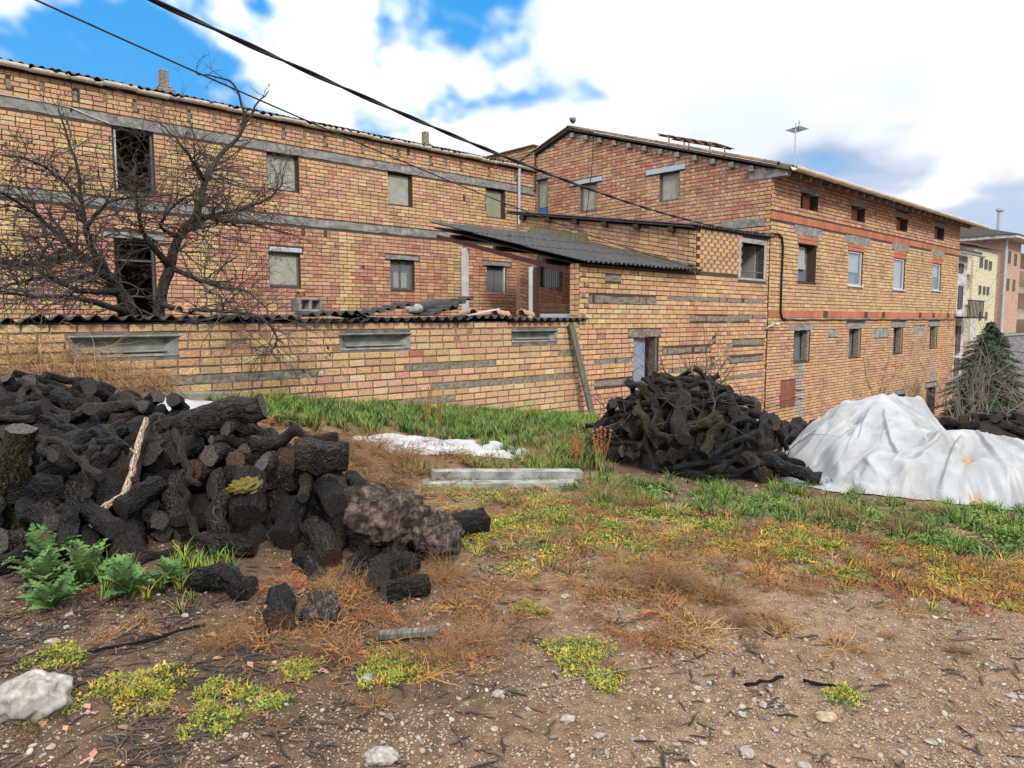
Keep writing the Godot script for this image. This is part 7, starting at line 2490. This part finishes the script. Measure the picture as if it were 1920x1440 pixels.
	for q in th:
		var o = thing("thistle", q[3], "plant", on_ground(q[0], q[1], 0.01), "thistles")
		for i in 38:
			var e = part(o, "leaf", leaf_m[i % 3], lmats[i % 3])
			var l = q[2] * r.randf_range(0.55, 1.15)
			e.basis = Basis(Vector3.UP, i * 2.4 + r.randf()) * Basis(Vector3.BACK, r.randf_range(-0.1, 0.9)) * Basis(Vector3.RIGHT, r.randf_range(-0.4, 0.4)) * Basis.from_scale(V(l, l, l))

func tint_mat(c: Color) -> StandardMaterial3D:
	var m: StandardMaterial3D = M["dry"].duplicate()
	m.albedo_color = c.linear_to_srgb()
	return m

# ==================================================================== grit, chips and twigs on the earth
func build_litter():
	var r := RandomNumberGenerator.new()
	r.seed = 333
	var peb := []
	for k in 4: peb.append(lump(5, 8, func(d): return (1.0 + 0.28 * nz.get_noise_3dv(d * 1.1 + Vector3(k * 5.0, 0, 0))) * (1.0 - 0.35 * absf(d.y))))
	var tones = [Color(0.30, 0.23, 0.17), Color(0.22, 0.165, 0.125), Color(0.34, 0.29, 0.24), Color(0.32, 0.22, 0.16), Color(0.30, 0.27, 0.24), Color(0.28, 0.23, 0.185), Color(0.30, 0.25, 0.20), Color(0.13, 0.105, 0.09), Color(0.22, 0.21, 0.21), Color(0.24, 0.17, 0.12), Color(0.26, 0.19, 0.14)]
	for v in 4:
		var pts := []
		for k in 36000:
			var z = -1.6 - 5.4 * pow(r.randf(), 1.5)
			var x = (z - 0.4) * r.randf_range(-1.0, 1.0)
			var dens = 0.62 + 0.9 * nz.get_noise_2d(x * 1.1 + 70.0, z * 1.1) + (0.25 if x > 0.2 else -0.18)
			if r.randf() > dens: continue
			if ground(x, z) > 0.30: continue
			pts.append(Vector2(x, z))
		var mm := MultiMesh.new()
		mm.transform_format = MultiMesh.TRANSFORM_3D
		mm.use_colors = true
		mm.mesh = peb[v]
		mm.instance_count = pts.size()
		for k in pts.size():
			var p: Vector2 = pts[k]
			var s = 0.0024 + 0.0042 * pow(r.randf(), 2.0) + (0.010 * r.randf() if r.randf() < 0.05 else 0.0)
			mm.set_instance_transform(k, Transform3D(Basis.from_euler(V(r.randf_range(-0.5, 0.5), r.randf() * TAU, r.randf_range(-0.5, 0.5))) * Basis.from_scale(V(s * r.randf_range(0.9, 1.5), s * 0.75, s)), on_ground(p.x, p.y, s * 0.3)))
			var c: Color = tones[r.randi_range(0, tones.size() - 1)]
			mm.set_instance_color(k, c * r.randf_range(0.6, 1.1))
		var o := MultiMeshInstance3D.new()
		o.name = numbered("gravel")
		o.multimesh = mm
		o.material_override = M["dry"]
		add_child(o)
		tag(o, ["fine gravel over the bare earth", "coarser grit over the bare earth", "brown pebbles over the bare earth", "mixed pebbles over the bare earth"][v], "gravel", "", "stuff")
	# bark chips and bits of twig
	var chip := MB.new()
	chip.tube([V(-0.5, 0, 0), V(-0.1, 0.03, 0.04), V(0.2, 0.0, -0.03), V(0.5, 0.02, 0.02)], [0.035, 0.05, 0.045, 0.02], 5)
	var pts := scatter("litter", 1500, 0.15, r, 2.0)
	for k in 2600:
		var z = -2.1 - 4.0 * r.randf()
		var x = z * r.randf_range(-0.78, 0.78)
		if nz.get_noise_2d(x * 1.6 + 20.0, z * 1.6) > 0.05 and ground(x, z) < 0.3: pts.append(Vector2(x, z))
	swarm("wood_chips", "dark bark chips and twig ends strewn on the earth", "wood chips", chip.mesh(), M["dry"], pts, [Color(0.04, 0.032, 0.028), Color(0.065, 0.048, 0.038), Color(0.10, 0.07, 0.05), Color(0.028, 0.024, 0.023), Color(0.045, 0.036, 0.03)], 0.02, 0.11, 0.12, r, 0.006)
	# dead leaves
	var dl := MB.new()
	dl.tint = Color(1, 1, 1)
	dl.quad(V(-0.5, 0.02, 0), V(0, 0.12, 0.26), V(0.5, 0.05, 0), V(0, 0.1, -0.26))
	var lp := scatter("litter", 60, 0.0, r)
	lp += scatter("dryleft", 50, 0.0, r)
	swarm("dead_leaves", "dead brown leaves on the earth", "leaves", dl.mesh(), M["dry"], lp, [Color(0.22, 0.12, 0.07), Color(0.30, 0.17, 0.09), Color(0.32, 0.15, 0.12)], 0.02, 0.06, 0.4, r, 0.008)
